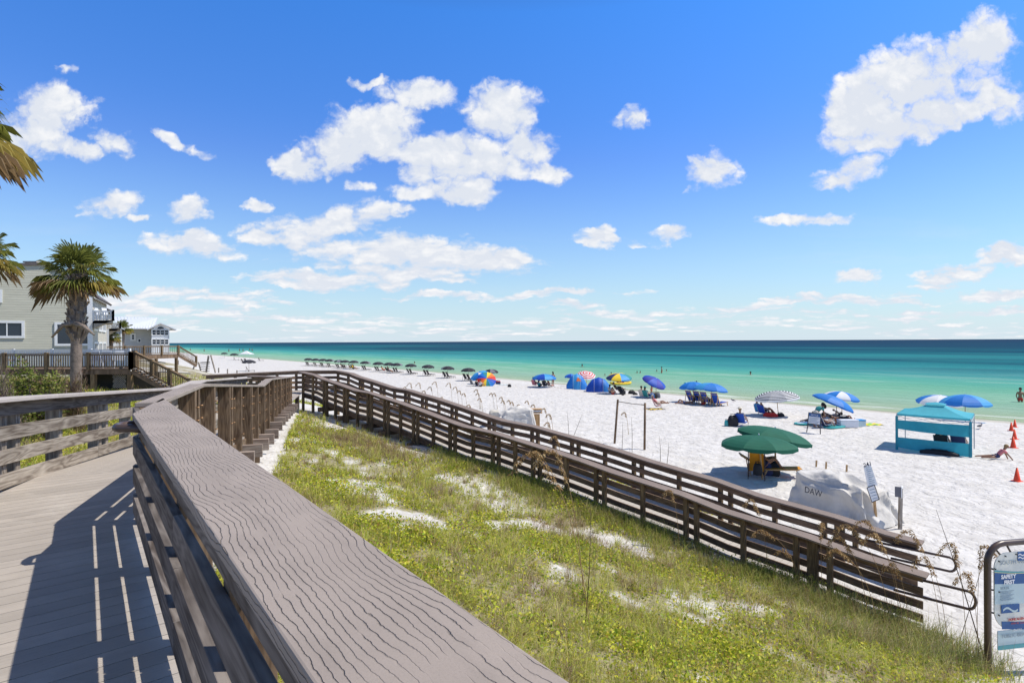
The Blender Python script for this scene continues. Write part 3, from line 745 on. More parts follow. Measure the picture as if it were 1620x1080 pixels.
DRY = [(600,712,2.2,1.1,0),(900,850,1.4,.4,0),(980,870,1.4,.4,0),(1100,880,1.2,.4,0),(1260,900,.8,.4,0),(540,700,1.6,.8,0),(880,945,.4,.25,0),(1330,1000,1.0,.4,0),(1450,1020,.9,.4,0)]
def fieldsum(x, y, lst):
    s_ = np.zeros_like(x); wb = (fbm(x*2.4, y*2.4, 4, 91)-.5)*1.1
    for px, py, a, b, an in lst: cx_, cy_ = pxw(px, py); s_ = np.maximum(s_, ell(x, y, cx_, cy_, a, b, RAN+an))
    return np.clip((s_+np.where(s_ > 0, wb, 0))*1.15, 0, 1)
def rampco(x, y): return (x-N0.x)*rd.x+(y-N0.y)*rd.y, (x-N0.x)*rn.x+(y-N0.y)*rn.y
def walkco(x, y): 
    return (x-C2.x)*w1.x+(y-C2.y)*w1.y, (x-C2.x)*w1n.x+(y-C2.y)*w1n.y
def cover(x, y):
    """how much grows here, 0..1"""
    u = x*S.x+y*S.y; v = x*N.x+y*N.y; rs, ro = rampco(x, y); ws, wo = walkco(x, y)
    patch = fbm(x*.55, y*.55, 4, 41); fine = fbm(x*2.6, y*2.6, 3, 51)
    den = np.clip((patch*.6+fine*.4-.27)*6.5, 0, 1)
    between = (ro < -.12) & ((wo > .15) | (ws < 0)) & (v > .55) & (ws < 24)
    edge = np.clip((-ro-.12)/.6, .2, 1)*np.where(rs > 13, 1, np.clip((-ro-.35)/.8, 0, 1))
    rt_ = np.where(rs > RL-1.5, np.clip(1-(rs-(RL-1.5))/3.0-(ro+1.5)/2.5, 0, 1), 1)
    A = np.where(between, den*edge*rt_, 0)
    band = np.where((ro < -.10) & (ro > -1.9) & (rs > 10) & (rs < RL-1.2), np.clip((fine*.5+patch*.5-.34)*7, 0, 1)*.85, 0); A = np.where(between, np.maximum(A, band), A)
    landw = np.where((wo < -WALK-.15) | ((ws < -2) & (v < -2)), np.clip((patch-.30)*5, .35, 1), 0)*(np.where(v < 3, 1, np.clip(1-(v-3)/9, 0, 1)))
    # seaward flank of the dune beyond the ramp
    sea_ = np.where((ro > RW+.15) & (rs < 21), np.clip((2.2+.10*np.clip(14-rs,0,14)-(ro-RW))/1.6, 0, 1)*.9*np.clip(patch*4-1.2, 0, 1), 0)
    far_ = np.where((u > 30) & (v > -10), np.clip((13.5+3.5*np.clip((u-35)/20,0,1)+4*(patch-.5)-v)/2.5, 0, 1)*np.clip((patch-.3)*5, .3, 1), 0)
    out = np.maximum(np.maximum(A, landw), np.where(ws > 6, np.maximum(sea_, far_), sea_))
    onwalk = ((wo < .12) & (wo > -WALK-.12) & (ws > -1) & (ws < 24)) | ((ro > -.05) & (ro < RW+.1) & (rs > -4) & (rs < RL+.6)) | ((ro > -.1) & (ro < 5.6) & (rs < .3) & (rs > -6))
    near = (v < .52) & (ws < 0.3) & (x*d0.x*-1+y*d0.y*-1 > -6) & (wo > -WALK-2.5)
    return np.where(onwalk | near, 0, out)
R2 = np.random.default_rng(12)
litter(bpy.data.objects['ground'], lambda x, y: np.where(np.hypot(x,y) < 160, np.maximum(cover(x,y), np.where(rampco(x,y)[1] < -.1, fieldsum(x,y,GREEN)*.8, 0))*(1-.65*fieldsum(x,y,BARE))*np.interp(x*N.x+y*N.y,[-4000,3,20],[1,1,.6]), np.where(x*N.x+y*N.y < 8, .8, 0)))
def scatter(n, rmin, rmax, a0, a1, power):
    r = (R2.random(n)*(rmax**power-rmin**power)+rmin**power)**(1/power); a = R2.uniform(a0, a1, n); return r*np.sin(a), r*np.cos(a), r
def palette(n, cols, wts, jit=.22):
    c = np.array(cols)[R2.choice(len(cols), n, p=np.array(wts)/sum(wts))]; return c*R2.uniform(1-jit, 1+jit, (n, 1))*R2.uniform(.93, 1.07, (n, 3))
# ---- leafy ground cover
x, y, r = scatter(1500000, 1.3, 46, math.radians(-50), math.radians(47), .95)
cv = cover(x, y); bare = fieldsum(x, y, BARE); grn = fieldsum(x, y, GREEN); dry = fieldsum(x, y, DRY)
kz = np.clip(fbm(x*.8, y*.8, 3, 61)*1.5-.25+grn*.7-dry*.8, 0, 1)
inr = rampco(x, y)[1] < -.10; prob = np.maximum(cv, np.where(inr, grn*.75, 0))*(1-bare*.74)*(.30+.70*kz)*(1-.5*dry)
u_ = x*S.x+y*S.y; v_ = x*N.x+y*N.y
prob = np.where(v_ < -2, prob*.25, prob)*np.interp(v_, [3,7,20],[1,.9,.35])
mid = np.clip(.30+.9*grn+ (fbm(x*.45, y*.45, 3, 33)-.42)*3.2, .12, 1); keep = R2.random(len(x)) < prob*mid; x, y, r, kz_ = x[keep], y[keep], r[keep], kz[keep]
n = len(x); hgt = R2.random(n)**1.5*(.05+.16*kz_)*(.6+.8*fbm(x*3, y*3, 2, 71)); z = hxy(x, y)+hgt
V, F_ = leaves(np.stack([x, y, z], 1), R2.uniform(.024,.052,n)*(.8+r*.045), 1.1, R2, .62)
col = palette(n, [(.44,.48,.035),(.28,.38,.03),(.60,.58,.05),(.60,.52,.09),(.12,.17,.02),(.46,.29,.09)], [5,4,5.5,2.4,1.3,.9])
o = mesh_np('ground_cover', V, [F_], col, M['leaf']); tag(o, 'low leafy green ground cover creeping over the dune', 'ground cover', kind='stuff'); print('leaves', n)
# ---- grass blades, green and dry
x, y, r = scatter(900000, 1.3, 60, math.radians(-52), math.radians(47), .9)
cv = cover(x, y); bare = fieldsum(x, y, BARE); dry = fieldsum(x, y, DRY); tuft = np.clip(fbm(x*1.7, y*1.7, 3, 81)*4-1.7, 0, 1)
grn = fieldsum(x, y, GREEN); inr = rampco(x, y)[1] < -.10; prob = np.maximum(cv, np.where(inr, grn*.8, 0))*(1-bare*.66)*(.18+.82*tuft)*(.6+.7*dry)
keep = R2.random(len(x)) < prob*.9; x, y, r, dry, tuft = x[keep], y[keep], r[keep], dry[keep], tuft[keep]
n = len(x); v_ = x*N.x+y*N.y; z = hxy(x, y)-.01
Lb = R2.uniform(.10, .30, n)*(.55+1.0*tuft)*np.where(v_ < -2, 1.6, 1)*np.interp(r, [0,20,60],[1,1.25,1.7])
V, F_ = blades(np.stack([x, y, z], 1), Lb, .005*(.55+r*.11), R2.uniform(.2,1.1,n), R2)
g_ = palette(n, [(.52,.53,.08),(.34,.41,.05),(.62,.55,.17)], [3,2.5,2.5]); d_c = palette(n, [(.46,.36,.19),(.30,.20,.11),(.20,.125,.075),(.50,.42,.22)], [3,2,1.5,1.5])
isd = R2.random(n) < np.clip(.33+.55*dry+np.where(v_ < -2, .05, 0), 0, 1); c_ = np.where(isd[:, None], d_c, g_); c3 = np.tile(c_, (3, 1))
o = mesh_np('dune_grass', V, [F_], c3, M['leaf']); tag(o, 'thin green and straw grass blades over the dune', 'grass', kind='stuff'); print('blades', n)
# ---- taller arching tufts
tx_, ty_, tr_ = scatter(7500, 2.2, 34, math.radians(-50), math.radians(46), 1.0); ck = cover(tx_, ty_)*(1-.6*fieldsum(tx_, ty_, BARE)); kp = R2.random(len(tx_)) < ck*.85; tx_, ty_, tr_ = tx_[kp], ty_[kp], tr_[kp]
nb_t = 34; X_ = np.repeat(tx_, nb_t)+R2.normal(0, .035, len(tx_)*nb_t); Y_ = np.repeat(ty_, nb_t)+R2.normal(0, .035, len(tx_)*nb_t); rr_ = np.repeat(tr_, nb_t); n = len(X_)
szt = np.repeat(R2.uniform(.55, 1.25, len(tx_)), nb_t)
V, F_ = blades(np.stack([X_, Y_, hxy(X_, Y_)-.01], 1), R2.uniform(.22,.50,n)*szt, .0045*(.6+rr_*.10), R2.uniform(.35,1.5,n), R2, 4)
hue_ = np.repeat(R2.random(len(tx_)), nb_t)[:, None]; ca_ = palette(n, [(.56,.55,.11),(.42,.47,.07),(.66,.57,.22)], [3,3,2]); cb_ = palette(n, [(.42,.31,.17),(.26,.17,.10),(.54,.44,.26)], [3,2,2])
o = mesh_np('tall_grass', V, [F_], np.tile(np.where(hue_ < .66, ca_, cb_), (4,1)), M['leaf']); tag(o, 'arching straw and olive tufts standing above the ground cover', 'tall grass', kind='stuff'); print('tufts', len(tx_))
# ---- long grass hugging the posts of the ramp
nq = 26000; qs = R2.uniform(11.0, RL-1.0, nq); qo = -.12-R2.gamma(1.6, .28, nq); qx = N0.x+rd.x*qs+rn.x*qo; qy = N0.y+rd.y*qs+rn.y*qo; kp = R2.random(nq) < np.clip((fbm(qx*1.3, qy*1.3, 3, 17)-.33)*6, .15, 1)*np.interp(qs, [11,15], [.3,1]); qx, qy, qo = qx[kp], qy[kp], qo[kp]; n = len(qx)
V, F_ = blades(np.stack([qx, qy, hxy(qx, qy)-.01], 1), R2.uniform(.16,.42,n), np.full(n, .012), R2.uniform(.2,1.0,n), R2, 3)
o = mesh_np('ramp_edge_grass', V, [F_], np.tile(palette(n, [(.38,.40,.08),(.26,.32,.05),(.50,.45,.16),(.36,.26,.14)], [3,3,2,1.3]), (3,1)), M['leaf']); tag(o, 'longer green and straw grass growing against the ramp posts', 'grass', kind='stuff')
# ---- thick stand of leaves under the sea oats by the ramp end
cl = [G(px, py) for px, py in ((1250,945),(1300,960),(1345,975),(1390,985),(1430,1000),(1475,1020),(1520,1045),(1550,1065),(1400,1020),(1460,1050),(1330,1010))]
sx_ = np.concatenate([c.x+R2.normal(0,.30,620) for c in cl]); sy_ = np.concatenate([c.y+R2.normal(0,.22,620) for c in cl]); kp = rampco(sx_, sy_)[1] < -.12; sx_, sy_ = sx_[kp], sy_[kp]; n = len(sx_)
V, F_ = blades(np.stack([sx_, sy_, hxy(sx_, sy_)-.02], 1), R2.uniform(.22,.78,n)*R2.uniform(.6,1,n), np.full(n, .0085), R2.uniform(.15,1.2,n), R2, 5)
o = mesh_np('oat_leaves', V, [F_], np.tile(palette(n, [(.34,.36,.09),(.24,.29,.06),(.50,.43,.20),(.34,.22,.12)], [3,3,2.4,1.6]), (5,1)), M['leaf']); tag(o, 'tangled long leaves under the sea oats by the end of the ramp', 'grass', kind='stuff')
# ---- wiry tufts as things? too many to count: brown mats of dead stems
pts = []; 
for px, py, a, b, an in DRY:
    cx_, cy_ = pxw(px, py)
    for k in range(int(200*a*b/.5)+50):
        q = R2.normal(0, .75, 2); c, s_ = math.cos(math.radians(RAN)), math.sin(math.radians(RAN)); pts.append((cx_+q[0]*a*c-q[1]*b*s_, cy_+q[0]*a*s_+q[1]*b*c))
pts = np.array(pts); ok = cover(pts[:,0], pts[:,1]) > .02; pts = pts[ok]; pts = np.repeat(pts, 4, 0)+R2.normal(0,.07,(len(pts)*4,2)); n = len(pts); r = np.hypot(pts[:,0], pts[:,1])
V, F_ = blades(np.stack([pts[:,0], pts[:,1], hxy(pts[:,0], pts[:,1])], 1), R2.uniform(.10,.28,n), .0045*(.5+r*.1), R2.uniform(.4,1.5,n), R2)
o = mesh_np('dead_stems', V, [F_], np.tile(palette(n, [(.22,.13,.08),(.33,.22,.13),(.42,.32,.2)], [3,2,1]), (3,1)), M['leaf']); tag(o, 'brown mats of dead wiry stems on the dune', 'dead grass', kind='stuff')
# ---- sea oats: tall stalks with drooping seed heads, each its own plant
def sea_oat(label, base, top, droop=.35, heads=.38, nb=5, group=None, green=.4, seed=0, thick=.006):
    rg = np.random.default_rng(seed+100); t = thing('sea_oat', label, 'sea oats', tuple(base), 0, group); b = Vector(base); tp = Vector(top)-b; h = tp.length
    side = Vector((tp.x, tp.y, 0)); side = side.normalized() if side.length > .03 else Vector((math.cos(seed), math.sin(seed), 0))
    pts = []; mid = Vector((tp.x*.25, tp.y*.25, tp.z*.62)); 
    for i in range(13):
        f = i/12; p = (Vector((0,0,-.05)))*(1-f)**2+mid*2*f*(1-f)+tp*f*f; p.z += .06*h*math.sin(PI*f); pts.append(p)
    # nodding tip
    d_end = side*(.6)+Vector((0,0,-.5)); last = pts[-1]; L = h*droop*.5
    for i in range(1, 6): f = i/5; pts.append(last+side*L*f*.8+Vector((0,0,.18*L*math.sin(f*PI*.5)-L*.8*f*f)))
    m = MB(); m.tube(pts, [thick*(1-.7*i/len(pts)) for i in range(len(pts))], 4); m.build('stem', M['seed_straw'], t)
    Pn = np.array([tuple(p) for p in pts]); cum = np.concatenate([[0], np.cumsum(np.linalg.norm(np.diff(Pn, axis=0), axis=1))]); tot = cum[-1]
    ns = int(150*min(1.4, heads*h/.5+.3)); ss = tot*(1-heads*rg.random(ns)**.9*.95); P0 = np.stack([np.interp(ss, cum, Pn[:, k]) for k in range(3)], 1)
    sd = np.array(side); P1 = P0+np.outer(rg.normal(.016,.014,ns), sd)+rg.normal(0,.010,(ns,3)); P1[:, 2] -= rg.uniform(.0,.04,ns)
    V, F_ = leaves(P1, rg.uniform(.032,.058,ns)*(1+thick*34-.3), -.1, rg, .42); V = V.reshape(-1,4,3); V[:, 2, 2] -= .022; V = V.reshape(-1,3)
    c = np.array([(.46,.29,.12),(.33,.19,.08),(.58,.42,.21)])[rg.choice(3, ns)]*rg.uniform(.8,1.15,(ns,1)); mesh_np('seed_head', V, [F_], c, M['leaf'], t)
    if nb:
        P0 = np.zeros((nb,3)); P0[:, :2] = rg.normal(0,.03,(nb,2)); Lb = rg.uniform(.35,.75,nb)*min(1, h*.8); V, F_ = blades(P0, Lb, np.full(nb,.011), rg.uniform(.3,1.1,nb), rg, 5)
        c = np.array([(.17,.22,.05),(.27,.29,.09),(.40,.34,.16)])[rg.choice(3, nb, p=[.45,.3,.25])]; mesh_np('leaf_blades', V, [F_], np.tile(c, (5,1)), M['leaf'], t)
    return t
def oat_px(label, bx, by, tx, ty, **k):
    b = G(bx, by); a_, b_ = ray(tx, ty); tp = Vector((a_*b.y, b.y, CAMZ-b_*b.y)); return sea_oat(label, b, tp, **k)
NO = [(1215,905,1192,790,'sea oat with a short curled head before the ramp, left of the tarp'),(1270,930,1206,838,'sea oat bowing far left over the ramp posts'),(1300,945,1297,828,'upright thin sea oat crossing the ramp railing'),(1375,985,1330,848,'sea oat with a heavy head hanging over the lower ramp rail'),(1390,990,1325,868,'low bent sea oat with its head drooping left'),(1410,985,1342,830,'sea oat leaning left with a thin head on the upper rail'),(1425,985,1372,822,'tall sea oat with a thick head against the top rail'),(1430,1000,1385,845,'sea oat right behind the thick headed one'),(1490,1010,1442,838,'sea oat arching in front of the end of the ramp railing'),(1500,1030,1466,880,'sea oat with its head over the lower pipe loop'),(1530,1045,1509,858,'thin sea oat standing left of the safety sign'),(1545,1050,1552,862,'sea oat whose head touches the pipe frame of the sign'),(1550,1060,1533,905,'short sea oat at the foot of the sign'),(1265,935,1240,868,'small drooping sea oat near the ground left of the thick clump'),(935,1010,852,715,'lone tall sea oat in mid slope with its head bowed left'),(925,960,880,712,'second lone sea oat beside the tall one in mid slope'),(1075,870,1062,775,'faint thin sea oat against the middle of the ramp'),(1440,1010,1415,890,'green stemmed sea oat low in the clump by the ramp end')]
for k, (bx, by, tx, ty, l) in enumerate(NO): oat_px(l, bx, by, tx, ty, seed=k*3+1, nb=8, thick=.005, droop=.34, heads=.34)
b_ = G(1575,1075)
# bare dark stalks
def stalk(label, bx, by, tx, ty, th=.005):
    b = G(bx, by); a_, c_ = ray(tx, ty); tp = Vector((a_*b.y, b.y, CAMZ-c_*b.y))-b; t = thing('dead_stalk', label, 'dead stalk', tuple(b)); m = MB(); m.tube([(0,0,-.05), tp*.5+Vector((.02,0,0)), tp], [th, th*.8, th*.3], 5); m.build('stem', M['brown_frame'], t)
    for f in (.45,.6,.75): m = MB(); q = tp*f; m.tube([q, q+Vector((.10*(1 if f > .5 else -1),.02,.08))], [.003,.001], 4); m.build('twig', M['brown_frame'], t)
if 'brown_frame' not in M: M['brown_frame'] = simple('brown_frame', (.10,.06,.035), .6)
stalk('long bare dark stalk slanting up over the sand left of the sign', 1560, 1050, 1481, 806, .009); stalk('bare stalk in mid slope rising before the ramp', 925, 1000, 935, 800, .006)
stalk('thin crossed stalk left of the sign', 1515, 1020, 1560, 870, .006)
for k, (bx, by, tx, ty) in enumerate([(907,690,921,655),(900,692,897,650),(984,712,985,668),(1000,716,999,660),(1045,730,1043,690),(1055,735,1058,700)]): stalk('dry twig on the sand behind the ramp, '+['left of the two posts','leftmost','between the two posts, left one','between the two posts, right one','right of the two posts','farthest right of the two posts'][k], bx, by, tx, ty, .012)
# seaward oats beyond the ramp
far_px = [(700,628),(706,634),(722,612),(728,618),(735,622),(743,640),(755,616),(757,622),(760,630),(778,622),(783,622),(794,628),(797,634),(806,633),(811,636),(822,640),(835,634),(682,612),(672,618),(690,604),(664,606),(712,606),(650,606),(642,612),(862,646),(870,655),(845,640),(868,668),(989,652),(880,690)]
rows_ = {}
for k, (tx, ty) in enumerate(far_px):
    hgt = 1.15 if k < 24 else 1.25
    a_, c_ = ray(tx, ty)
    # stand it on the flank so that its top is hgt above the sand
    Y = 8.0; 
    for Y in np.arange(9, 44, .1):
        z = CAMZ-c_*Y; 
        if z-H(a_*Y, Y) < hgt: break
    b = Vector((a_*Y+.18, Y, H(a_*Y+.18, Y))); tp = Vector((a_*Y, Y, CAMZ-c_*Y))
    sea_oat('sea oat in the loose stand beyond the ramp, '+['left of the tarp heaps','around the tarp heaps','toward the two posts'][0 if tx < 760 else (1 if tx < 860 else 2)], b, tp, seed=k+40, nb=3, thick=.011, droop=.4, heads=.36, group='sea oats beyond the ramp '+['left','middle','right'][0 if tx < 760 else (1 if tx < 860 else 2)])
# ================================================================ beach furniture and people
def umbrella(label, base, cat='umbrella', R=1.0, H_=2.05, tilt=(0,0), cols=('black_canvas',), rings=0, lean=(0,0), panels=8, group=None, name='beach_umbrella', dome=.36, polem='pale_wood', vent=False, valance=.13, poled=.022):
    t = thing(name, label, cat, base, 0, group)
    T0 = Vector(base); up = Vector((lean[0], lean[1], 1)).normalized()
    hub = up*(H_-dome*.2)
    m = MB(); m.tube([(0,0,-.25), tuple(hub)], poled, 8); o = m.build('pole', M[polem], t)
    ax = Vector((tilt[0]+lean[0], tilt[1]+lean[1], 1)).normalized(); q = Vector((0,0,1)).rotation_difference(ax)
    mats = [M[c] for c in cols]; m = MB(); NR = max(6, rings*2) if rings else 6; n = panels*4
    top = hub+ax*.02; prof = []
    for i in range(NR+1):
        f = i/NR; prof.append((R*math.sin(f*1.12)/math.sin(1.12), -dome*(1-math.cos(f*1.12))/(1-math.cos(1.12))))
    vs = []; 
    def pt(r, z, k): 
        an = 2*PI*k/n; c = (k % 4)/4.0; sc = 1-.035*math.sin(PI*c)*(r/R)      # cloth pulled straight between ribs
        s_ = math.cos(PI/panels)/math.cos((c-.5)*2*PI/panels) if True else 1
        rr = r*(1*(1-r/R)+s_*(r/R)*1.0/math.cos(PI/panels)*1.0) if False else r*(1+(s_-1)*.9)/1.0
        return top+q @ Vector((rr*math.cos(an), rr*math.sin(an), z-.014*math.sin(PI*c)*(r/R)**1.0))
    for i in range(NR+1):
        for k in range(n): vs.append(pt(prof[i][0], prof[i][1], k))
    fs = []; mi = []
    for i in range(NR):
        for k in range(n):
            fs.append((i*n+k, (i+1)*n+k, (i+1)*n+(k+1)%n, i*n+(k+1)%n)); mi.append((i if rings else k//4) % len(mats))
    for f, a in zip(fs, mi): pass
    b = len(m.v); m.v += [tuple(p) for p in vs]
    for f, a in zip(fs, mi): m.f.append([b+i for i in f]); m.uv.append([(0,0)]*4); m.sm.append(False); m.mi.append(a)
    # hanging valance in panels, gaps at the ribs
    if valance:
        for p_ in range(panels):
            for c in range(4):
                k = p_*4+c; a0, a1 = pt(R, prof[-1][1], k), pt(R, prof[-1][1], k+1)
                e0 = .6 if c == 0 else 1; e1 = .6 if c == 3 else 1
                dn_ = q @ Vector((0,0,-valance)); b = len(m.v)
                m.v += [tuple(a0), tuple(a1), tuple(a1+dn_*e1), tuple(a0+dn_*e0)]; m.f.append([b,b+3,b+2,b+1]); m.uv.append([(0,0)]*4); m.sm.append(False); m.mi.append((NR-1 if rings else p_) % len(mats))
    m.build('canopy', mats, t)
    for k in range(panels):
        m = MB(); an = 2*PI*k/panels; pts = [top+q @ Vector((r*.985*math.cos(an), r*.985*math.sin(an), z-.012)) for r, z in prof[::2]]
        m.tube(pts, .006, 4); m.build('rib', M['steel'], t)
    m = MB(); m.tube([top, top+ax*.07], [.03,.012], 8); m.build('finial', M['white_plastic'], t)
    return t
# ---- chairs
def lounger(label, base, rz, sling, frame, group=None, name='beach_lounger', back=62, L=1.15):
    """low folding lounger: long seat, raised back, crossed frame legs; faces +X"""
    t = thing(name, label, 'lounger', base, rz, group); a = math.radians(back); w = .56; zs = .27
    bx, bz = -math.cos(a)*.95, zs+math.sin(a)*.95
    m = MB(); m.slab([(0,-w/2+.03,zs),(L,-w/2+.03,zs+.05),(L,w/2-.03,zs+.05),(0,w/2-.03,zs)], .02); m.build('seat', M[sling], t)
    m = MB(); m.slab([(0,-w/2+.03,zs),(0,w/2-.03,zs),(bx,w/2-.03,bz),(bx,-w/2+.03,bz)], .02); m.build('backrest', M[sling], t)
    m = MB()
    for y in (-w/2, w/2):
        m = MB(); m.beam((-.02,y,zs-.02),(L+.03,y,zs+.035),.035,.045); m.build('seat_rail', M[frame], t)
        m = MB(); m.beam((0,y,zs-.02),(bx*1.04,y,bz*1.02),.035,.045); m.build('back_rail', M[frame], t)
        for x0, x1 in ((.10,-.05),(L-.12,L+.02)):
            m = MB(); m.beam((x0,y,zs),(x1,y,-.03),.035,.045); m.build('leg', M[frame], t)
        m = MB(); m.beam((bx*.72,y*1.02,bz*.78),(-.50,y*1.02,-.02),.03,.04); m.build('back_strut', M[frame], t)
    for x, z in ((bx*1.03,bz*1.0),(bx*.86,bz*.88),(L+.02,zs+.03),(-.5,.0)):
        m = MB(); m.beam((x,-w/2,z),(x,w/2,z),.03,.035); m.build('cross_bar', M[frame], t)
    return t
def low_chair(label, base, rz, sling, frame='steel', group=None, name='beach_chair'):
    t = thing(name, label, 'beach chair', base, rz, group); w = .54; zs = .20; a = math.radians(65)
    bx, bz = -math.cos(a)*.62, zs+math.sin(a)*.62
    m = MB(); m.slab([(0,-w/2,zs-.02),(.42,-w/2,zs+.05),(.42,w/2,zs+.05),(0,w/2,zs-.02)], .015); m.build('seat', M[sling], t)
    m = MB(); m.slab([(0,-w/2,zs),(0,w/2,zs),(bx,w/2,bz),(bx,-w/2,bz)], .015); m.build('backrest', M[sling], t)
    for y in (-w/2-.01, w/2+.01):
        m = MB(); m.tube([(-.12,y,0),(.46,y,.0),(.44,y,zs+.06),(0,y,zs-.02),(bx,y,bz)], .012, 6); m.build('side_frame', M[frame], t)
        m = MB(); m.tube([(bx*.55,y*1.06,bz*.72),(.34,y*1.06,zs+.20),(.44,y*1.06,0)], .014, 6); m.build('armrest', M[frame], t)
    return t
# ---- people
_pm = {}
def skin_mesh(nm, verts, edges, radii, root, levels=1):
    me = bpy.data.meshes.new(nm); me.from_pydata(verts, edges, []); me.update()
    o = bpy.data.objects.new('tmp', me); COL.objects.link(o); sk = o.modifiers.new('s', 'SKIN'); sk.use_smooth_shade = True
    for i, r in enumerate(radii):
        v = me.skin_vertices[0].data[i]; v.radius = (r, r) if not isinstance(r, tuple) else r; v.use_root = (i == root)
    ss = o.modifiers.new('ss', 'SUBSURF'); ss.levels = levels; ss.render_levels = levels
    bpy.context.view_layer.update(); dg = bpy.context.evaluated_depsgraph_get()
    out = bpy.data.meshes.new_from_object(o.evaluated_get(dg)); out.name = nm
    bpy.data.objects.remove(o); return out
POSE = {}
def pose(nm, **k): POSE[nm] = {a: Vector(b) for a, b in k.items()}
# facing +X, feet at z=0 unless sitting
pose('stand', pel=(0,0,.95), chest=(0,0,1.28), neck=(.01,0,1.48), head=(.03,0,1.63), shL=(0,.19,1.42), elL=(-.02,.27,1.13), haL=(.08,.25,.88), shR=(0,-.19,1.42), elR=(-.02,-.27,1.13), haR=(.08,-.25,.88), hiL=(0,.10,.92), knL=(.02,.12,.50), anL=(-.03,.13,.08), toL=(.14,.14,.03), hiR=(0,-.10,.92), knR=(.06,-.12,.50), anR=(.05,-.13,.08), toR=(.22,-.14,.03))
pose('bend', pel=(0,0,.90), chest=(.22,0,1.12), neck=(.36,0,1.20), head=(.48,0,1.24), shL=(.30,.19,1.15), elL=(.36,.22,.86), haL=(.46,.16,.64), shR=(.30,-.19,1.15), elR=(.36,-.22,.86), haR=(.50,-.14,.66), hiL=(0,.10,.86), knL=(.03,.13,.47), anL=(-.05,.13,.08), toL=(.12,.15,.03), hiR=(0,-.10,.86), knR=(.06,-.13,.47), anR=(.0,-.13,.08), toR=(.17,-.15,.03))
pose('chair', pel=(.10,0,.36), chest=(-.06,0,.64), neck=(-.13,0,.83), head=(-.12,0,.99), shL=(-.12,.19,.77), elL=(.02,.27,.55), haL=(.25,.24,.50), shR=(-.12,-.19,.77), elR=(.02,-.27,.55), haR=(.25,-.24,.50), hiL=(.12,.10,.35), knL=(.50,.13,.52), anL=(.72,.13,.13), toL=(.86,.14,.05), hiR=(.12,-.10,.35), knR=(.50,-.13,.48), anR=(.80,-.13,.12), toR=(.93,-.14,.08))
pose('recline', pel=(.10,0,.40), chest=(-.12,0,.62), neck=(-.24,0,.80), head=(-.27,0,.95), shL=(-.20,.19,.74), elL=(-.02,.28,.52), haL=(.22,.24,.46), shR=(-.20,-.19,.74), elR=(-.02,-.28,.52), haR=(.22,-.24,.46), hiL=(.12,.10,.40), knL=(.52,.12,.58), anL=(.84,.12,.42), toL=(.93,.13,.54), hiR=(.12,-.10,.40), knR=(.54,-.12,.46), anR=(.94,-.12,.43), toR=(1.0,-.13,.56))
pose('sit', pel=(0,0,.10), chest=(-.08,0,.36), neck=(-.06,0,.57), head=(-.02,0,.72), shL=(-.08,.19,.50), elL=(.12,.26,.32), haL=(.34,.16,.40), shR=(-.08,-.19,.50), elR=(.12,-.26,.32), haR=(.34,-.12,.40), hiL=(.02,.10,.11), knL=(.36,.14,.42), anL=(.55,.13,.08), toL=(.70,.14,.03), hiR=(.02,-.10,.11), knR=(.38,-.14,.40), anR=(.60,-.13,.08), toR=(.75,-.14,.03))
pose('lie', pel=(0,0,.12), chest=(-.32,0,.15), neck=(-.52,0,.20), head=(-.66,0,.27), shL=(-.46,.19,.17), elL=(-.42,.36,.08), haL=(-.62,.28,.08), shR=(-.46,-.19,.17), elR=(-.40,-.36,.08), haR=(-.60,-.28,.08), hiL=(.04,.10,.12), knL=(.42,.12,.16), anL=(.82,.12,.08), toL=(.90,.14,.16), hiR=(.04,-.10,.12), knR=(.40,-.14,.38), anR=(.62,-.13,.08), toR=(.76,-.14,.03))
pose('crawl', pel=(0,0,.14), chest=(.22,0,.36), neck=(.33,0,.52), head=(.40,0,.64), shL=(.27,.17,.46), elL=(.44,.20,.28), haL=(.52,.17,.05), shR=(.27,-.17,.46), elR=(.42,-.22,.26), haR=(.58,-.2,.05), hiL=(-.04,.10,.13), knL=(-.40,.14,.10), anL=(-.78,.16,.07), toL=(-.92,.16,.04), hiR=(-.04,-.10,.13), knR=(-.30,-.24,.10), anR=(-.62,-.16,.07), toR=(-.75,-.14,.04))
pose('swim', pel=(0,0,-.45), chest=(0,0,-.12), neck=(0,0,.10), head=(.02,0,.25), shL=(0,.19,.02), elL=(.18,.30,-.10), haL=(.38,.22,-.02), shR=(0,-.19,.02), elR=(.18,-.30,-.10), haR=(.38,-.22,-.02), hiL=(0,.10,-.48), knL=(.1,.12,-.85), anL=(-.1,.13,-1.2), toL=(0,.14,-1.25), hiR=(0,-.10,-.48), knR=(.1,-.12,-.85), anR=(-.1,-.13,-1.2), toR=(0,-.14,-1.25))
pose('wade', **{k: v-Vector((0,0,.62)) for k, v in POSE['stand'].items()})
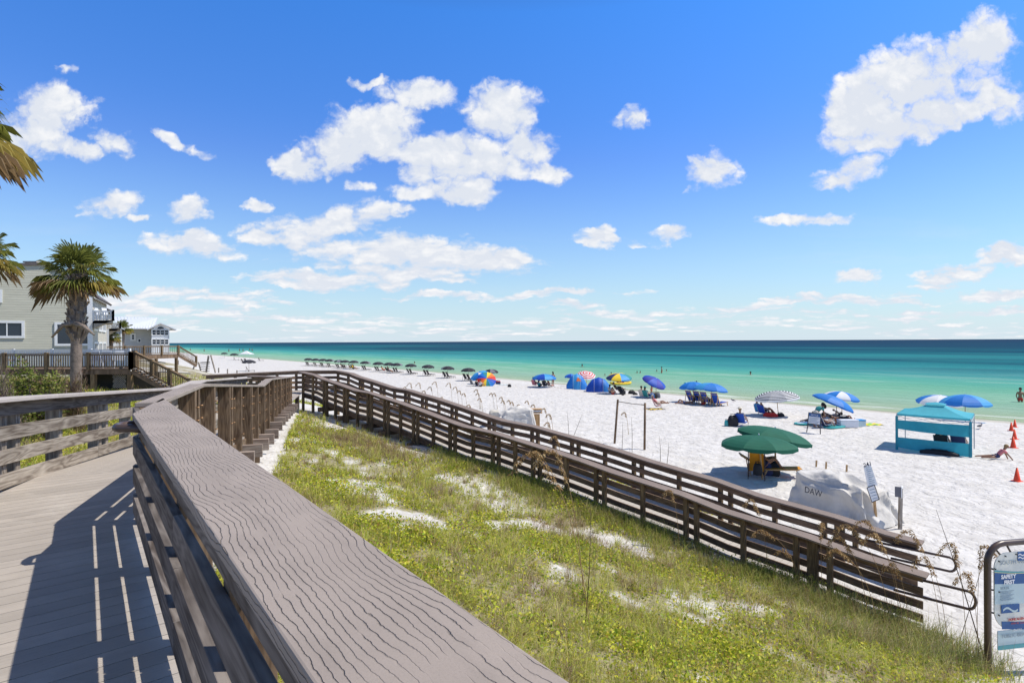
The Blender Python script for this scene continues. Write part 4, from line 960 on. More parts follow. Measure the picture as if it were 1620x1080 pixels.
def body_meshes(pn, fem=False):
    key = (pn, fem)
    if key in _pm: return _pm[key]
    p = POSE[pn]; order = ['pel','chest','neck','head','shL','elL','haL','shR','elR','haR','hiL','knL','anL','toL','hiR','knR','anR','toR']
    R_ = dict(pel=(.135,.10),chest=(.145,.105),neck=.055,head=.092,shL=.06,shR=.06,elL=.042,elR=.042,haL=.034,haR=.034,hiL=.095,hiR=.095,knL=.062,knR=.062,anL=.042,anR=.042,toL=.035,toR=.035)
    vs = [p[k].copy() for k in order]; rad = [R_[k] for k in order]; ix = {k: i for i, k in enumerate(order)}
    up = (p['head']-p['neck']).normalized()
    E = [('pel','chest'),('chest','neck'),('neck','head'),('chest','shL'),('shL','elL'),('elL','haL'),('chest','shR'),('shR','elR'),('elR','haR'),('pel','hiL'),('hiL','knL'),('knL','anL'),('anL','toL'),('pel','hiR'),('hiR','knR'),('knR','anR'),('anR','toR')]
    ed = [(ix[a], ix[b]) for a, b in E]
    # crown of the head
    vs.append(p['head']+up*.09); rad.append(.075); ed.append((ix['head'], len(vs)-1))
    vs[ix['head']] = p['head']-up*.02
    # palms
    tips = []
    for s_ in 'LR':
        d = (p['ha'+s_]-p['el'+s_]).normalized(); vs.append(p['ha'+s_]+d*.07); rad.append((.04,.02)); ed.append((ix['ha'+s_], len(vs)-1)); tips.append((vs[-1], d))
    me = skin_mesh('person_body', [tuple(v) for v in vs], ed, rad, 0)
    # add fingers, nose, eyes, ears to the same surface object
    m = MB()
    for tp, d in tips:
        sd = d.cross(Vector((0,0,1))); sd = sd.normalized() if sd.length > .1 else Vector((0,1,0)); bd_ = d.cross(sd)
        for i, (o_, L_) in enumerate(((-.030,.065),(-.010,.078),(.010,.072),(.029,.056))):
            b = tp+sd*o_; m.tube([b-d*.03, b+d*L_*.5+bd_*.006, b+d*L_*.8+bd_*.022, b+d*L_*.95+bd_*.034], [.010,.009,.008,.006], 6)
        b = tp-d*.03-sd*.035; m.tube([b, b-sd*.03+d*.03, b-sd*.032+d*.06], [.012,.010,.007], 6)
    hd = p['head']+up*.02; fx = Vector((1,0,0)); fx = (fx-up*fx.dot(up)).normalized(); sy = up.cross(fx)
    m.tube([hd+fx*.085+up*.02, hd+fx*.115-up*.015, hd+fx*.085-up*.02], [.010,.015,.010], 6)
    for k in (-1,1): m.ball(hd+sy*.092*k, .022, 6, 4, 0, (.6,.5,1))
    bm = MB(); n0 = len(me.vertices)
    V_ = [tuple(v.co) for v in me.vertices]; F_ = [list(q.vertices) for q in me.polygons]
    nm = bpy.data.meshes.new('person_body'); nm.from_pydata(V_+m.v, [], F_+[[i+len(V_) for i in f] for f in m.f]); nm.polygons.foreach_set('use_smooth', [True]*len(nm.polygons)); nm.update()
    # face marks
    f = MB()
    for k in (-1,1): f.ball(hd+fx*.088+sy*.032*k+up*.022, .010, 6, 4)
    f.beam(hd+fx*.094-sy*.022-up*.045, hd+fx*.094+sy*.022-up*.045, .008, .006)
    # hair
    h = MB(); h.ball(hd-fx*.012+up*.03, .113, 12, 8, 0, (1,.92,1)); 
    keep = []
    for fi, fc in enumerate(h.f):
        c = sum((Vector(h.v[i]) for i in fc), Vector())/len(fc); r = c-hd
        if r.dot(up) > .045 or r.dot(fx) < -.02 and r.dot(up) > -.07: keep.append(fi)
    h.f = [h.f[i] for i in keep]; h.uv = [h.uv[i] for i in keep]; h.sm = [True]*len(keep); h.mi = [0]*len(keep)
    if fem: h.tube([hd-fx*.08+up*.04, hd-fx*.12-up*.08, hd-fx*.10-up*.22], [.05,.045,.02], 8)
    # clothes
    def cloth(keys, extra, grow):
        v_ = []; r_ = []; id_ = {}
        for k in keys:
            id_[k] = len(v_); v_.append(tuple(p[k])); r0 = R_[k]; r_.append(tuple(a+grow for a in r0) if isinstance(r0, tuple) else r0+grow)
        e_ = [(id_[a], id_[b]) for a, b in E if a in id_ and b in id_]
        for a, b, t_ in extra:
            v_.append(tuple(p[a].lerp(p[b], t_))); r0 = R_[a] if not isinstance(R_[a], tuple) else R_[a][0]; r1 = R_[b] if not isinstance(R_[b], tuple) else R_[b][0]
            r_.append(r0*(1-t_)+r1*t_+grow*1.3); e_.append((id_[a], len(v_)-1))
        return skin_mesh('cloth', v_, e_, r_, 0)
    shorts = cloth(['pel','hiL','hiR'], [('hiL','knL',.55),('hiR','knR',.55),('pel','chest',.3)], .014)
    trunks = cloth(['pel','hiL','hiR'], [('pel','chest',.22),('hiL','knL',.12),('hiR','knR',.12)], .010)
    shirt = cloth(['pel','chest','shL','shR'], [('shL','elL',.6),('shR','elR',.6),('chest','neck',.55)], .014)
    _pm[key] = (nm, f, h, shorts, trunks, shirt); return _pm[key]
def person(label, base, rz, pn, top=None, bottom='navy_cloth', skin='skin', hair='hair_dark', scale=1.0, fem=False, hat=None, group=None, shorts=True, zoff=0):
    nm, f, h, sh, tr, st = body_meshes(pn, fem); t = thing('person', label, 'person', (base[0], base[1], base[2]+zoff), rz, group); t.scale = (scale,)*3
    def mo(name, me, mat):
        me = me.copy(); me.materials.clear(); me.materials.append(mat); o = bpy.data.objects.new(name, me); COL.objects.link(o); o.parent = t; return o
    mo('body', nm, M[skin]); o = f.build('face_features', M['hair_dark'], t); h.build('hair', M[hair], t)
    if bottom: mo('shorts' if shorts else 'swimsuit_bottom', sh if shorts else tr, M[bottom])
    if top: mo('shirt', st, M[top])
    if hat:
        p = POSE[pn]; up = (p['head']-p['neck']).normalized(); c = p['head']+up*.09; m = MB()
        m.tube([c-up*.012, c, c+up*.02, c+up*.09], [.20,.20,.115,.09], 14); m.build('hat', M[hat], t)
    return t
def at(px, py): return tuple(G(px, py))
SEAW = math.atan2(N.y, N.x)                     # facing the sea
# ---- row of black umbrellas with paired loungers
row = [(488,578.8),(500,579.6),(511,580.4),(522,581.2),(536,583),(546,583.6),(560,584.6),(578,586.2),(598.5,588),(615.5,589.6),(628,590.4),(650,592.6),(677,595),(708,598.4),(741,602.5),(777,605.5)]
rl = ['farthest left in the row','second from left in the row','third from left in the row','fourth from left in the row','fifth from left, touching the next','sixth from left, by the blue towel','seventh from left, over people in yellow','eighth from left in the row','ninth from left, beside the orange shirt','tenth from left, overlapping the eleventh','eleventh from left, overlapping the tenth','fifth from right in the row','fourth from right in the row','third from right in the row','second from right, by the sky blue umbrella','rightmost, behind the rainbow umbrella']
protoU = None; protoL = None
for i, (px, py) in enumerate(row):
    b = Vector(at(px, py))
    if protoU is None:
        protoU = umbrella('x', b, R=.98, H_=1.78, cols=('black_canvas','black_canvas','grey_canvas','black_canvas','black_canvas','black_canvas','black_canvas','black_canvas'), group='black umbrellas in the long row along the water', dome=.36, polem='brown_frame'); u_ = protoU
        protoL = lounger('x', (0,0,0), 0, 'dark_sling', 'brown_frame', group='black loungers under the row of black umbrellas'); protoL.scale = (.88,.88,.84)
    else: u_ = copy_tree(protoU)
    u_.location = b; u_.rotation_euler = (random.uniform(-.03,.03), random.uniform(-.03,.03), random.uniform(0,6))
    u_['label'] = 'black umbrella over loungers, '+rl[i]
    for k, off in enumerate((-.45, .45)):
        lo = protoL if (i == 0 and k == 0) else copy_tree(protoL)
        q_ = Vector((b.x+S.x*off-N.x*.1, b.y+S.y*off-N.y*.1)); lo.location = (q_.x, q_.y, H(q_.x, q_.y)); lo.rotation_euler = (0,0,SEAW+random.uniform(-.08,.08))
        lo['label'] = ('right' if k == 0 else 'left')+' black lounger under the black umbrella '+rl[i].split(',')[0]
        if i not in (0,): pass
# ---- farther things up the shore
for k, (px, py, lb) in enumerate([(355,566.5,'tiny black umbrella far up the beach, left of the white canopy'),(370.5,570,'small black umbrella far up the beach beside the white canopy'),(394,587.5,'black umbrella on the upper beach in front of the white canopy')]):
    c = copy_tree(protoU); b = at(px, py); c.location = b; c['label'] = lb; s_ = (1.15,1.25,1.25)[k]; c.scale = (s_,s_,s_*.95); c['group'] = 'far black umbrellas'
for k, (px, py, lb) in enumerate([(372,570.5,'dark lounger under the small umbrella far up the beach'),(393,588.5,'tilted lounger under the upper beach umbrella'),(411,571.5,'empty lounger standing alone right of the white canopy'),(384,573.5,'grey lounger in front of the white canopy'),(389,573,'second grey lounger in front of the white canopy, on the right')]):
    c = copy_tree(protoL); b = at(px, py); c.location = b; c['label'] = lb; c.rotation_euler = (0,0,SEAW+.2*k-.3); c['group'] = 'far loungers'
def canopy_tent(label, corners, eave, peak, roofm, legm, name='canopy_tent', curtain=None):
    c = sum((Vector(p) for p in corners), Vector())/4; t = thing(name, label, 'canopy', tuple(c))
    L_ = [Vector(p)-c for p in corners]; tops = [Vector((p.x,p.y,p.z+eave)) for p in L_]; zc = max(p.z for p in tops)
    pk = Vector((0,0,zc+peak)); cap = [Vector((p.x*.26, p.y*.26, zc+peak*.72)) for p in tops]
    m = MB()
    for i in range(4):
        a, b = tops[i], tops[(i+1)%4]; ca, cb = cap[i], cap[(i+1)%4]; ns = 6; vs = []
        for r in range(ns+1):
            f = r/ns
            for s_ in range(5):
                g = s_/4; q_ = a.lerp(b, g).lerp(ca.lerp(cb, g), f); q_.z -= .06*math.sin(PI*f)+.03*math.sin(PI*g)*(1-f); vs.append(q_)
        m.add(vs, [(r*5+s_, r*5+s_+1, (r+1)*5+s_+1, (r+1)*5+s_) for r in range(ns) for s_ in range(4)], None, True)
        dn_ = Vector((0,0,-.10)); out_ = ((a+b)/2); out_.z = 0; out_ = out_.normalized()*.012
        m.add([a+out_, b+out_, b+dn_+out_, a+dn_+out_], [(0,3,2,1)])
    m.build('roof', M[roofm], t)
    m = MB(); tp_ = [Vector((p.x*1.12,p.y*1.12,p.z+.07)) for p in cap]
    for i in range(4): m.add([tp_[i], tp_[(i+1)%4], pk+Vector((0,0,.02))], [(0,1,2)], None, True)
    m.build('vent_cap', M[roofm], t)
    for i in range(4):
        m = MB(); m.beam(L_[i]-Vector((0,0,.08)), tops[i]-Vector((0,0,.01)), .035, .035); m.build('leg', M[legm], t)
        m = MB(); a, b = tops[i]-Vector((0,0,.12)), tops[(i+1)%4]-Vector((0,0,.12)); n = 4
        for k in range(n):
            p0, p1 = a.lerp(b, k/n), a.lerp(b, (k+1)/n); z = Vector((0,0,.16)); 
            m.tube([p0-(z if k % 2 else z*0), p1-(z*0 if k % 2 else z)], .010, 5); m.tube([p0-(z*0 if k % 2 else z), p1-(z if k % 2 else z*0)], .010, 5)
        m.build('truss', M[legm], t)
    return t, L_, tops
cb = Vector(at(390, 570)); cn = [cb+Vector((x,y,0)) for x, y in ((-1.6,-1.6),(1.6,-1.6),(1.6,1.6),(-1.6,1.6))]
cn = [Vector((p.x,p.y,H(p.x,p.y))) for p in cn]
canopy_tent('white peaked canopy far up the beach', [tuple(p) for p in cn], 1.9, .9, 'white_canvas', 'steel')
# ---- teal canopy with side panels
A = Vector(at(1417,711)); B = Vector(at(1538,724)); d_ = (B-A); d_.z = 0; n_ = Vector((-d_.y,d_.x,0)).normalized(); dd = d_.normalized()
BL = A+n_*2.7; BR = B+n_*2.7
inn_ = .14
cors = [Vector((p.x,p.y,H(p.x,p.y))) for p in (A+dd*.05, B-dd*.05, BR-dd*.05, BL+dd*.05)]
t, L_, tops = canopy_tent('teal square canopy with two wind panels on its near side', [tuple(p) for p in cors], 1.72, .50, 'teal_roof_canvas', 'steel')
t0c = t.location.copy()
def panel(z0a, z1a, z0b, z1b, sag, nm_):
    a = L_[0]-n_*.06; b = L_[1]-n_*.06; vs = []; nx, nz = 16, 5
    for i in range(nz+1):
        for j in range(nx+1):
            g = j/nx; f = i/nz; lo = z0a*(1-g)+z0b*g; hi = z1a*(1-g)+z1b*g; p = a.lerp(b, g)
            z = lo+(hi-lo)*f-sag*math.sin(PI*g)*(1-f*.6); w_ = .05*math.sin(PI*g)*math.sin(g*9+f*2)
            vs.append(Vector((p.x,p.y,p.z+z))-n_*(w_+.10*math.sin(PI*g)*(1-f)))
    m = MB(); m.add(vs, [(i*(nx+1)+j, i*(nx+1)+j+1, (i+1)*(nx+1)+j+1, (i+1)*(nx+1)+j) for i in range(nz) for j in range(nx)], None, True); m.build(nm_, M['teal_canvas'], t)
panel(1.0,1.42,.90,1.44,.02,'side_panel'); panel(.12,.60,.02,.62,.03,'side_panel')
for p_ in (L_[0], L_[1]):
    m = MB(); m.beam(p_-n_*.03+Vector((0,0,-.02)), p_-n_*.03+Vector((0,0,1.6)), .10, .05); m.build('leg_cover', M['teal_canvas'], t)
# things in its shade
def bagmesh(label, base, size, mat, rz=0, name='beach_bag', cat='bag', group=None):
    t = thing(name, label, cat, base, rz, group); x, y, z = size; m = MB(); n = 10
    vs = []; fs = []
    lev = [(0,.92),(.15,1.0),(.6,.95),(.88,.75),(1,.35)]
    for h_, r_ in lev:
        for k in range(n):
            an = 2*PI*k/n; c_, s_ = math.cos(an), math.sin(an); e = .55
            vs.append((x/2*r_*math.copysign(abs(c_)**e, c_), y/2*r_*math.copysign(abs(s_)**e, s_), z*h_+.02*math.sin(k*2.3+h_*5)))
    for i in range(len(lev)-1):
        for k in range(n): fs.append((i*n+k, i*n+(k+1)%n, (i+1)*n+(k+1)%n, (i+1)*n+k))
    fs.append(tuple(range((len(lev)-1)*n, len(lev)*n))); m.add(vs, fs, None, True); m.build('bag_body', M[mat], t)
    for s_ in (-1,1):
        m = MB(); m.tube([(-x*.25,s_*y*.2,z*.85),(-x*.18,s_*y*.25,z*1.15),(x*.18,s_*y*.25,z*1.15),(x*.25,s_*y*.2,z*.85)], .012, 5); m.build('strap', M['black_cloth'], t)
    return t
def towel(label, base, size, mat, rz=0, name='beach_towel', cat='towel', mat2=None, group=None):
    x, y = size; nx, ny = 10, 6; vs = []; c, s_ = math.cos(rz), math.sin(rz)
    for i in range(nx+1):
        for j in range(ny+1):
            lx, ly = x*(i/nx-.5), y*(j/ny-.5); wx, wy = base[0]+lx*c-ly*s_, base[1]+lx*s_+ly*c
            vs.append((wx, wy, H(wx, wy)+.02+.02*math.sin(i*1.7+j*2.1)))
    m = MB(); m.add(vs, [(i*(ny+1)+j, (i+1)*(ny+1)+j, (i+1)*(ny+1)+j+1, i*(ny+1)+j+1) for i in range(nx) for j in range(ny)], None, True)
    if mat2: m.mi = [k//ny % 2 for k in range(nx*ny)]
    o = m.build(name, [M[mat]]+([M[mat2]] if mat2 else []), None, origin=base); return tag(o, label, cat, group)
def cooler(label, base, mat, lidm, rz=0, size=(.6,.36,.36), name='cooler'):
    t = thing(name, label, 'cooler', base, rz); x, y, z = size; m = MB(); m.box((0,0,z*.42),(x,y,z*.84)); m.build('cooler_body', M[mat], t, .02)
    m = MB(); m.box((0,0,z*.93),(x*1.03,y*1.05,z*.16)); m.build('lid', M[lidm], t, .02)
    for s_ in (-1,1): m = MB(); m.tube([(s_*x*.51,-.1,z*.6),(s_*x*.57,0,z*.5),(s_*x*.51,.1,z*.6)], .012, 5); m.build('handle', M['dark_sling'], t)
    return t
# ================================================================ groups on the beach, from left to right
def U(label, px, py, **k): return umbrella(label, at(px, py), **k)
DOWN = SEAW
# rainbow group
U('rainbow striped umbrella tipped on its side toward the camera', 770, 611, R=1.15, H_=.95, tilt=(.15,-1.25), cols=('red_cloth','orange_cloth','yellow_cloth','teal_cloth','blue_canvas','royal_canvas'), panels=12, dome=.30, valance=0)
U('sky blue umbrella leaning behind the rainbow one', 757, 608, R=1.2, H_=1.5, tilt=(-.35,-.3), cols=('light_blue_canvas','blue_canvas','white_canvas','light_blue_canvas'), group=None, dome=.4)
low_chair('grey round-backed chair left of the rainbow umbrella', at(747,611), DOWN, 'grey_canvas')
person('person in dark clothes sitting in the shade left of the rainbow umbrella', at(754,611.5), DOWN, 'sit', 'black_cloth', 'navy_cloth')
person('person in a white shirt sitting against the rainbow umbrella', at(760,612), DOWN+.3, 'sit', 'white_canvas', 'black_cloth')
cooler('navy cooler right of the rainbow umbrella', at(788,608), 'navy_cloth', 'red_cloth')
towel('pale towel lying right of the navy cooler', at(796,609), (1.2,.7), 'sign_pale', .3)
bagmesh('small dark bag alone on the sand right of the navy cooler', at(806,612.5), (.45,.3,.3), 'black_cloth')
person('person under the black umbrella in an orange shirt in the long row', at(606,589), DOWN, 'recline', 'orange_cloth', 'red_cloth')
person('person seated beside the orange shirt under the overlapping black pair', at(614,590), DOWN, 'chair', 'black_cloth', 'navy_cloth')
towel('white towel hanging at the overlapping black umbrellas', at(623,591), (.9,.6), 'white_canvas')
towel('blue towel in the long row between the fifth and sixth umbrella', at(548,584.5), (1.4,.8), 'blue_canvas')
person('person with dark hair under the seventh black umbrella', at(553,584.8), DOWN, 'chair', None, 'yellow_cloth', 'tan_skin')
person('second person under the seventh black umbrella, wearing yellow', at(558,585), DOWN, 'chair', 'yellow_cloth', 'black_cloth')
person('person lying back under the sixth black umbrella', at(541,583.6), DOWN, 'recline', None, 'navy_cloth')
# blue fan umbrella group
U('umbrella in blues with a pale green edge panel above a seated family', 861, 613, R=1.40, H_=1.62, cols=('royal_canvas','blue_canvas','light_blue_canvas','teal_cloth','blue_canvas','royal_canvas','light_blue_canvas','blue_canvas'), dome=.5)
low_chair('pink chair at the left of the family under the blue umbrella', at(845,612), DOWN, 'pink_cloth')
person('person leaning back in the pink chair', at(845,612), DOWN, 'chair', 'pink_cloth', 'red_cloth')
person('person in a teal top sitting under the blue fan umbrella', at(853,613), DOWN, 'sit', 'teal_cloth', 'black_cloth', fem=True)
person('person in black sitting at the pole of the blue fan umbrella', at(862,613.5), DOWN, 'chair', 'black_cloth', 'black_cloth')
low_chair('dark chair at the pole of the blue fan umbrella', at(862,613.5), DOWN, 'dark_sling')
low_chair('orange chair at the right end of the family', at(870,613.5), DOWN-.3, 'orange_cloth')
person('person standing beside the orange chair at the water edge', at(875,612), DOWN+1.5, 'stand', None, 'black_cloth', 'tan_skin', shorts=False, fem=True)
towel('olive towel on the sand right of the orange chair', at(883,613.5), (.9,.5), 'cream_cloth')
# pop-up tents
def popup_tent(label, base, w, d, h, cols, rz, name='beach_tent'):
    t = thing(name, label, 'tent', base, rz); m = MB(); nu, nv = 16, 8; vs = []
    for i in range(nu+1):
        g = i/nu*2-1
        for j in range(nv+1):
            a = PI*j/nv; hh = h*(1-abs(g)**2.3*.72); dp = d*(1-.25*g*g)
            wv_ = 1-.05*abs(math.sin(g*PI*2))
            vs.append((g*w/2, -math.cos(a)*dp/2*wv_, math.sin(a)**.8*hh*wv_))
    fs = []; mi = []
    for i in range(nu):
        for j in range(nv):
            if j >= 5 and 4 <= i < 12 : continue          # the mouth looks to the water
            fs.append((i*(nv+1)+j, (i+1)*(nv+1)+j, (i+1)*(nv+1)+j+1, i*(nv+1)+j+1)); mi.append(0 if i < 5 else (1 if i < 11 else 2))
    m.add(vs, fs, None, True); m.mi = mi; m.build('tent_shell', [M[c] for c in cols], t)
    for g in (-1,-.35,.35,1):
        m = MB(); hh = h*(1-abs(g)**2.3*.72); dp = d*(1-.25*g*g)
        m.tube([(g*w/2, -math.cos(PI*j/10)*dp/2*1.005, math.sin(PI*j/10)**.8*hh*1.005+.005) for j in range(11)], .014, 5); m.build('pole_hoop', M['steel'], t)
    return t
tb = at(912.5,616); rz_ = math.atan2(-tb[0], tb[1])
popup_tent('sky blue beach tent with an orange panel', tb, 2.3, 1.9, 1.75, ('blue_canvas','light_blue_canvas','blue_canvas'), rz_)
o = [c for c in bpy.data.objects if c.type == 'EMPTY' and c.name.startswith('beach_tent')][-1]
m = MB(); m.slab([(-.05,-.93,.95),(.5,-.90,.95),(.12,-.70,1.42)], .02); m.build('orange_flap', M['orange_cloth'], o)
tb = at(947,619.5); popup_tent('royal blue domed beach tent', tb, 2.6, 2.0, 1.5, ('royal_canvas','royal_canvas','blue_canvas'), math.atan2(-tb[0], tb[1]))
U('red and white ringed umbrella between the two beach tents', 928, 615, R=1.15, H_=1.98, tilt=(.05,-.45), cols=('red_cloth','white_canvas'), rings=4, dome=.34, valance=.1)
U('small blue umbrella behind the tent with the orange panel', 903, 612, R=.8, H_=1.7, cols=('blue_canvas','royal_canvas'))
U('umbrella in yellow, white and blue panels at the water edge', 979.5, 623, R=1.3, H_=2.1, tilt=(.0,-.15), cols=('yellow_cloth','yellow_cloth','light_blue_canvas','yellow_cloth','navy_cloth','yellow_cloth','light_blue_canvas','teal_cloth'), dome=.45)
def raft(label, c, L, w, mat, rz, name='inflatable_raft', two=None):
    t = thing(name, label, 'raft', c, rz); m = MB(); pts = []
    for k in range(25):
        a = 2*PI*k/24; pts.append((L/2*math.cos(a), w/2*math.sin(a), .12+.16*abs(math.cos(a))**3))
    m.tube(pts, .17, 8, cap=False); m.build('tube_ring', M[mat], t)
    m = MB(); m.prism([(L/2*.9*math.cos(2*PI*k/16), w/2*.9*math.sin(2*PI*k/16)) for k in range(16)], .0, .06); m.build('raft_floor', M[two or mat], t); return t
wp = W(982,608.5); raft('yellow inflatable raft floating beyond the yellow umbrella', tuple(wp), 3.0, 1.3, 'yellow_cloth', .25, two='red_cloth')
for k, (px, py, l) in enumerate([(977,608.5,'child sitting at the left end of the yellow raft'),(986,608.3,'person sitting at the right end of the yellow raft')]):
    b = W(px, py); person(l, (b.x,b.y,b.z+.12), DOWN+k*2.5, 'sit', 'navy_cloth', 'red_cloth', scale=.85)
person('person seated on the sand right of the royal blue tent, seen from behind', at(965,622), DOWN, 'sit', 'cream_cloth', 'black_cloth', 'tan_skin')
person('bare-backed child sitting right of the royal blue tent', at(969,624.5), DOWN+.2, 'sit', None, 'red_cloth', 'skin', scale=.85)
person('person lying back under the yellow and blue umbrella', at(975,622), DOWN-1.2, 'recline', 'black_cloth', 'navy_cloth')
low_chair('dark chair tilted against the royal blue tent', at(957,620), DOWN+1.4, 'navy_cloth'); low_chair('black chair at the right under the yellow and blue umbrella', at(982,623), DOWN, 'dark_sling')
bagmesh('black bag beside the yellow and blue umbrella', at(985,624), (.6,.4,.45), 'black_cloth')
bagmesh('dark bag alone on the sand between the yellow and purple umbrellas', at(999.5,623.5), (.75,.45,.35), 'black_cloth'); bagmesh('smaller dark bundle right of the lone dark bag', at(1005,625), (.5,.3,.2), 'black_cloth'); bagmesh('tiny black bag left of the lone dark bag', at(985.5,625.6), (.25,.2,.2), 'black_cloth')
# purple umbrella group
U('tipped purple-blue umbrella over a couple and a standing child', 1038, 629, R=1.2, H_=1.85, tilt=(.42,-.35), cols=('purple_canvas','royal_canvas'), dome=.42)
person('person with short hair in a low chair, left of the couple', at(1016,630), DOWN, 'chair', 'cream_cloth', 'navy_cloth', 'tan_skin'); low_chair('cream chair at the left of the couple', at(1016,630), DOWN, 'cream_cloth')
person('person in a dark teal top and hat, right of the couple', at(1022,631), DOWN, 'chair', 'teal_cloth', 'black_cloth', hat='teal_cloth', fem=True); low_chair('dark teal chair at the right of the couple', at(1022,631), DOWN, 'teal_cloth')
person('child standing by the purple-blue umbrella', at(1031,626.5), DOWN+2.6, 'stand', None, 'orange_cloth', 'skin', 'hair_blond', scale=.72)
bagmesh('blue-grey bag near the foot of the purple-blue umbrella', at(1031,630.5), (.55,.4,.5), 'sign_blue'); bagmesh('black bag at the foot of the purple-blue umbrella', at(1036,630.5), (.5,.4,.5), 'black_cloth'); bagmesh('grey bag right of the purple-blue umbrella', at(1041,630), (.45,.35,.5), 'grey_canvas')
# reclining person on yellow towel
towel('yellow and black patterned towel behind the frame of two posts', at(1038,647.5), (1.3,.8), 'yellow_cloth', .3, mat2='black_cloth')
low_chair('low pink chair on the patterned towel', at(1037,646.5), DOWN-.75, 'pink_cloth'); person('person in a pink top reclining with legs stretched to the right', at(1038,646.5), DOWN-.75, 'recline', 'pink_cloth', 'cream_cloth', 'tan_skin', 'hair_grey', fem=True)
# twin blue umbrellas
U('left one of two bright blue umbrellas over four blue chairs', 1097, 637, R=1.22, H_=1.85, cols=('blue_canvas',)*3+('light_blue_canvas',), dome=.5, valance=.12)
U('right one of two bright blue umbrellas over four blue chairs', 1126, 640, R=1.40, H_=1.85, tilt=(.12,0), cols=('light_blue_canvas','blue_canvas','blue_canvas','blue_canvas'), dome=.52, valance=.12)
nm_ = ['leftmost','second','third','rightmost']
for k, (px, py) in enumerate([(1094,639),(1106,640),(1117,641.5),(1134,643.5)]):
    lounger(nm_[k]+' blue lounger under the two bright blue umbrellas', at(px,py), DOWN-.15+.05*k, 'blue_sling', 'pale_wood', group='blue loungers under the two bright blue umbrellas')
person('person lying with feet up left of the leftmost blue lounger', at(1084,639.5), PI*.98, 'lie', None, 'navy_cloth', 'tan_skin')
person('person in the leftmost blue lounger', at(1094,638.8), DOWN, 'recline', None, 'navy_cloth', 'skin', 'hair_dark')
person('person in dark clothes in the second blue lounger', at(1106,640), DOWN, 'recline', 'black_cloth', 'navy_cloth', 'tan_skin')
person('person in red shorts between the second and third blue lounger', at(1112,641), DOWN, 'sit', None, 'red_cloth', 'tan_skin')
person('person in a cap in the third blue lounger', at(1117,641.5), DOWN, 'recline', 'grey_canvas', 'black_cloth', 'skin'); person('person lounging with a raised knee near the right blue pole', at(1127,641.5), DOWN-.5, 'sit', None, 'cream_cloth', 'tan_skin')
towel('white towel hung beside the third blue lounger', at(1121,642), (.6,.5), 'white_canvas')
# person in chair alone
low_chair('blue and grey chair of the lone sitter', at(1172,674), DOWN+.15, 'blue_sling'); person('lone person in a grey shirt and cap with back to the camera', at(1172,673.5), DOWN+.15, 'chair', 'grey_canvas', 'navy_cloth', 'skin', 'hair_blond', hat='cream_cloth')
bagmesh('black backpack left of the lone sitter', at(1159.5,673.5), (.62,.42,.62), 'black_cloth'); bagmesh('small teal bag left of the black backpack', at(1150,674), (.3,.25,.35), 'board_teal')
# black white ring umbrella
U('black and white ringed umbrella by the water', 1232, 658, R=1.52, H_=1.82, lean=(-.10,0), cols=('black_canvas','white_canvas'), rings=9, dome=.5, valance=.1)
low_chair('light blue chair beside the royal blue chair under the ringed umbrella', at(1201,656.5), DOWN, 'light_blue_canvas'); low_chair('royal blue chair under the ringed umbrella', at(1206,658), DOWN-.2, 'royal_canvas')
person('person in a cap in the light blue chair', at(1200,656), DOWN-.5, 'chair', 'light_blue_canvas', 'navy_cloth', 'tan_skin', hat='cream_cloth'); person('person with bent knees in the royal blue chair', at(1207,657.5), DOWN-.8, 'chair', None, 'navy_cloth', 'tan_skin', 'hair_dark')
bagmesh('red bag under the ringed umbrella', at(1219,660), (.95,.45,.3), 'red_cloth', -.4); bagmesh('dark sand bag at the foot of the ringed umbrella', at(1235,659.5), (.5,.35,.25), 'black_cloth')
# big blue umbrella group
U('big royal blue umbrella tipped low toward the right', 1325, 670, R=1.28, H_=1.75, tilt=(.50,-.12), lean=(-.06,0), cols=('blue_canvas',), dome=.45, valance=.08)
U('blue and white checked umbrella behind the big royal blue one', 1332, 660, R=1.15, H_=1.8, tilt=(.12,-.05), cols=('blue_canvas','white_canvas','blue_canvas','white_canvas'), dome=.42)
person('person in a teal shirt and cap bending forward behind the notice board', at(1291,676), .25, 'bend', 'teal_cloth', 'cream_cloth', 'tan_skin', hat='black_cloth', scale=1.02)
person('person with dark hair sitting right of the notice board', at(1303,676), -.15, 'sit', None, 'navy_cloth', 'tan_skin'); low_chair('navy chair right of the notice board', at(1303,676.5), -.15, 'navy_cloth')
person('person lying under the big royal blue umbrella with feet to the right', at(1332,666), -.05, 'lie', None, 'black_cloth', 'tan_skin')
person('shirtless person hunched beneath the big royal blue umbrella', at(1328,669), 2.6, 'bend', None, 'black_cloth', 'skin', scale=.62)
person('child crouching left of the bending person in teal', at(1281,667), .4, 'crawl', 'pink_cloth', 'cream_cloth', 'skin', 'hair_blond', scale=.8)
person('person stretched out in grey behind the seated one', at(1314,661), PI, 'lie', 'grey_canvas', 'black_cloth', 'tan_skin')
def board(label, base, L, w, mat, rz, name='boogie_board', mat2='white_plastic'):
    t = thing(name, label, 'float board', base, rz); pl = [(L/2*math.cos(a)*(1 if math.cos(a) > 0 else .9), w/2*math.copysign(abs(math.sin(a))**.6, math.sin(a))) for a in [2*PI*k/20 for k in range(20)]]
    m = MB(); m.prism(pl, .03, .12); m.build('board_core', M[mat], t, .02); m = MB(); m.prism([(x*.8,y*.6) for x, y in pl], .121, .128); m.build('deck_pad', M[mat2], t); return t
board('teal and white float board left of the notice board', at(1273,672), 1.5, .8, 'board_teal', .3); board('teal board in front of the seated group', at(1320,677), 1.8, .8, 'board_teal', .5, mat2='teal_cloth')
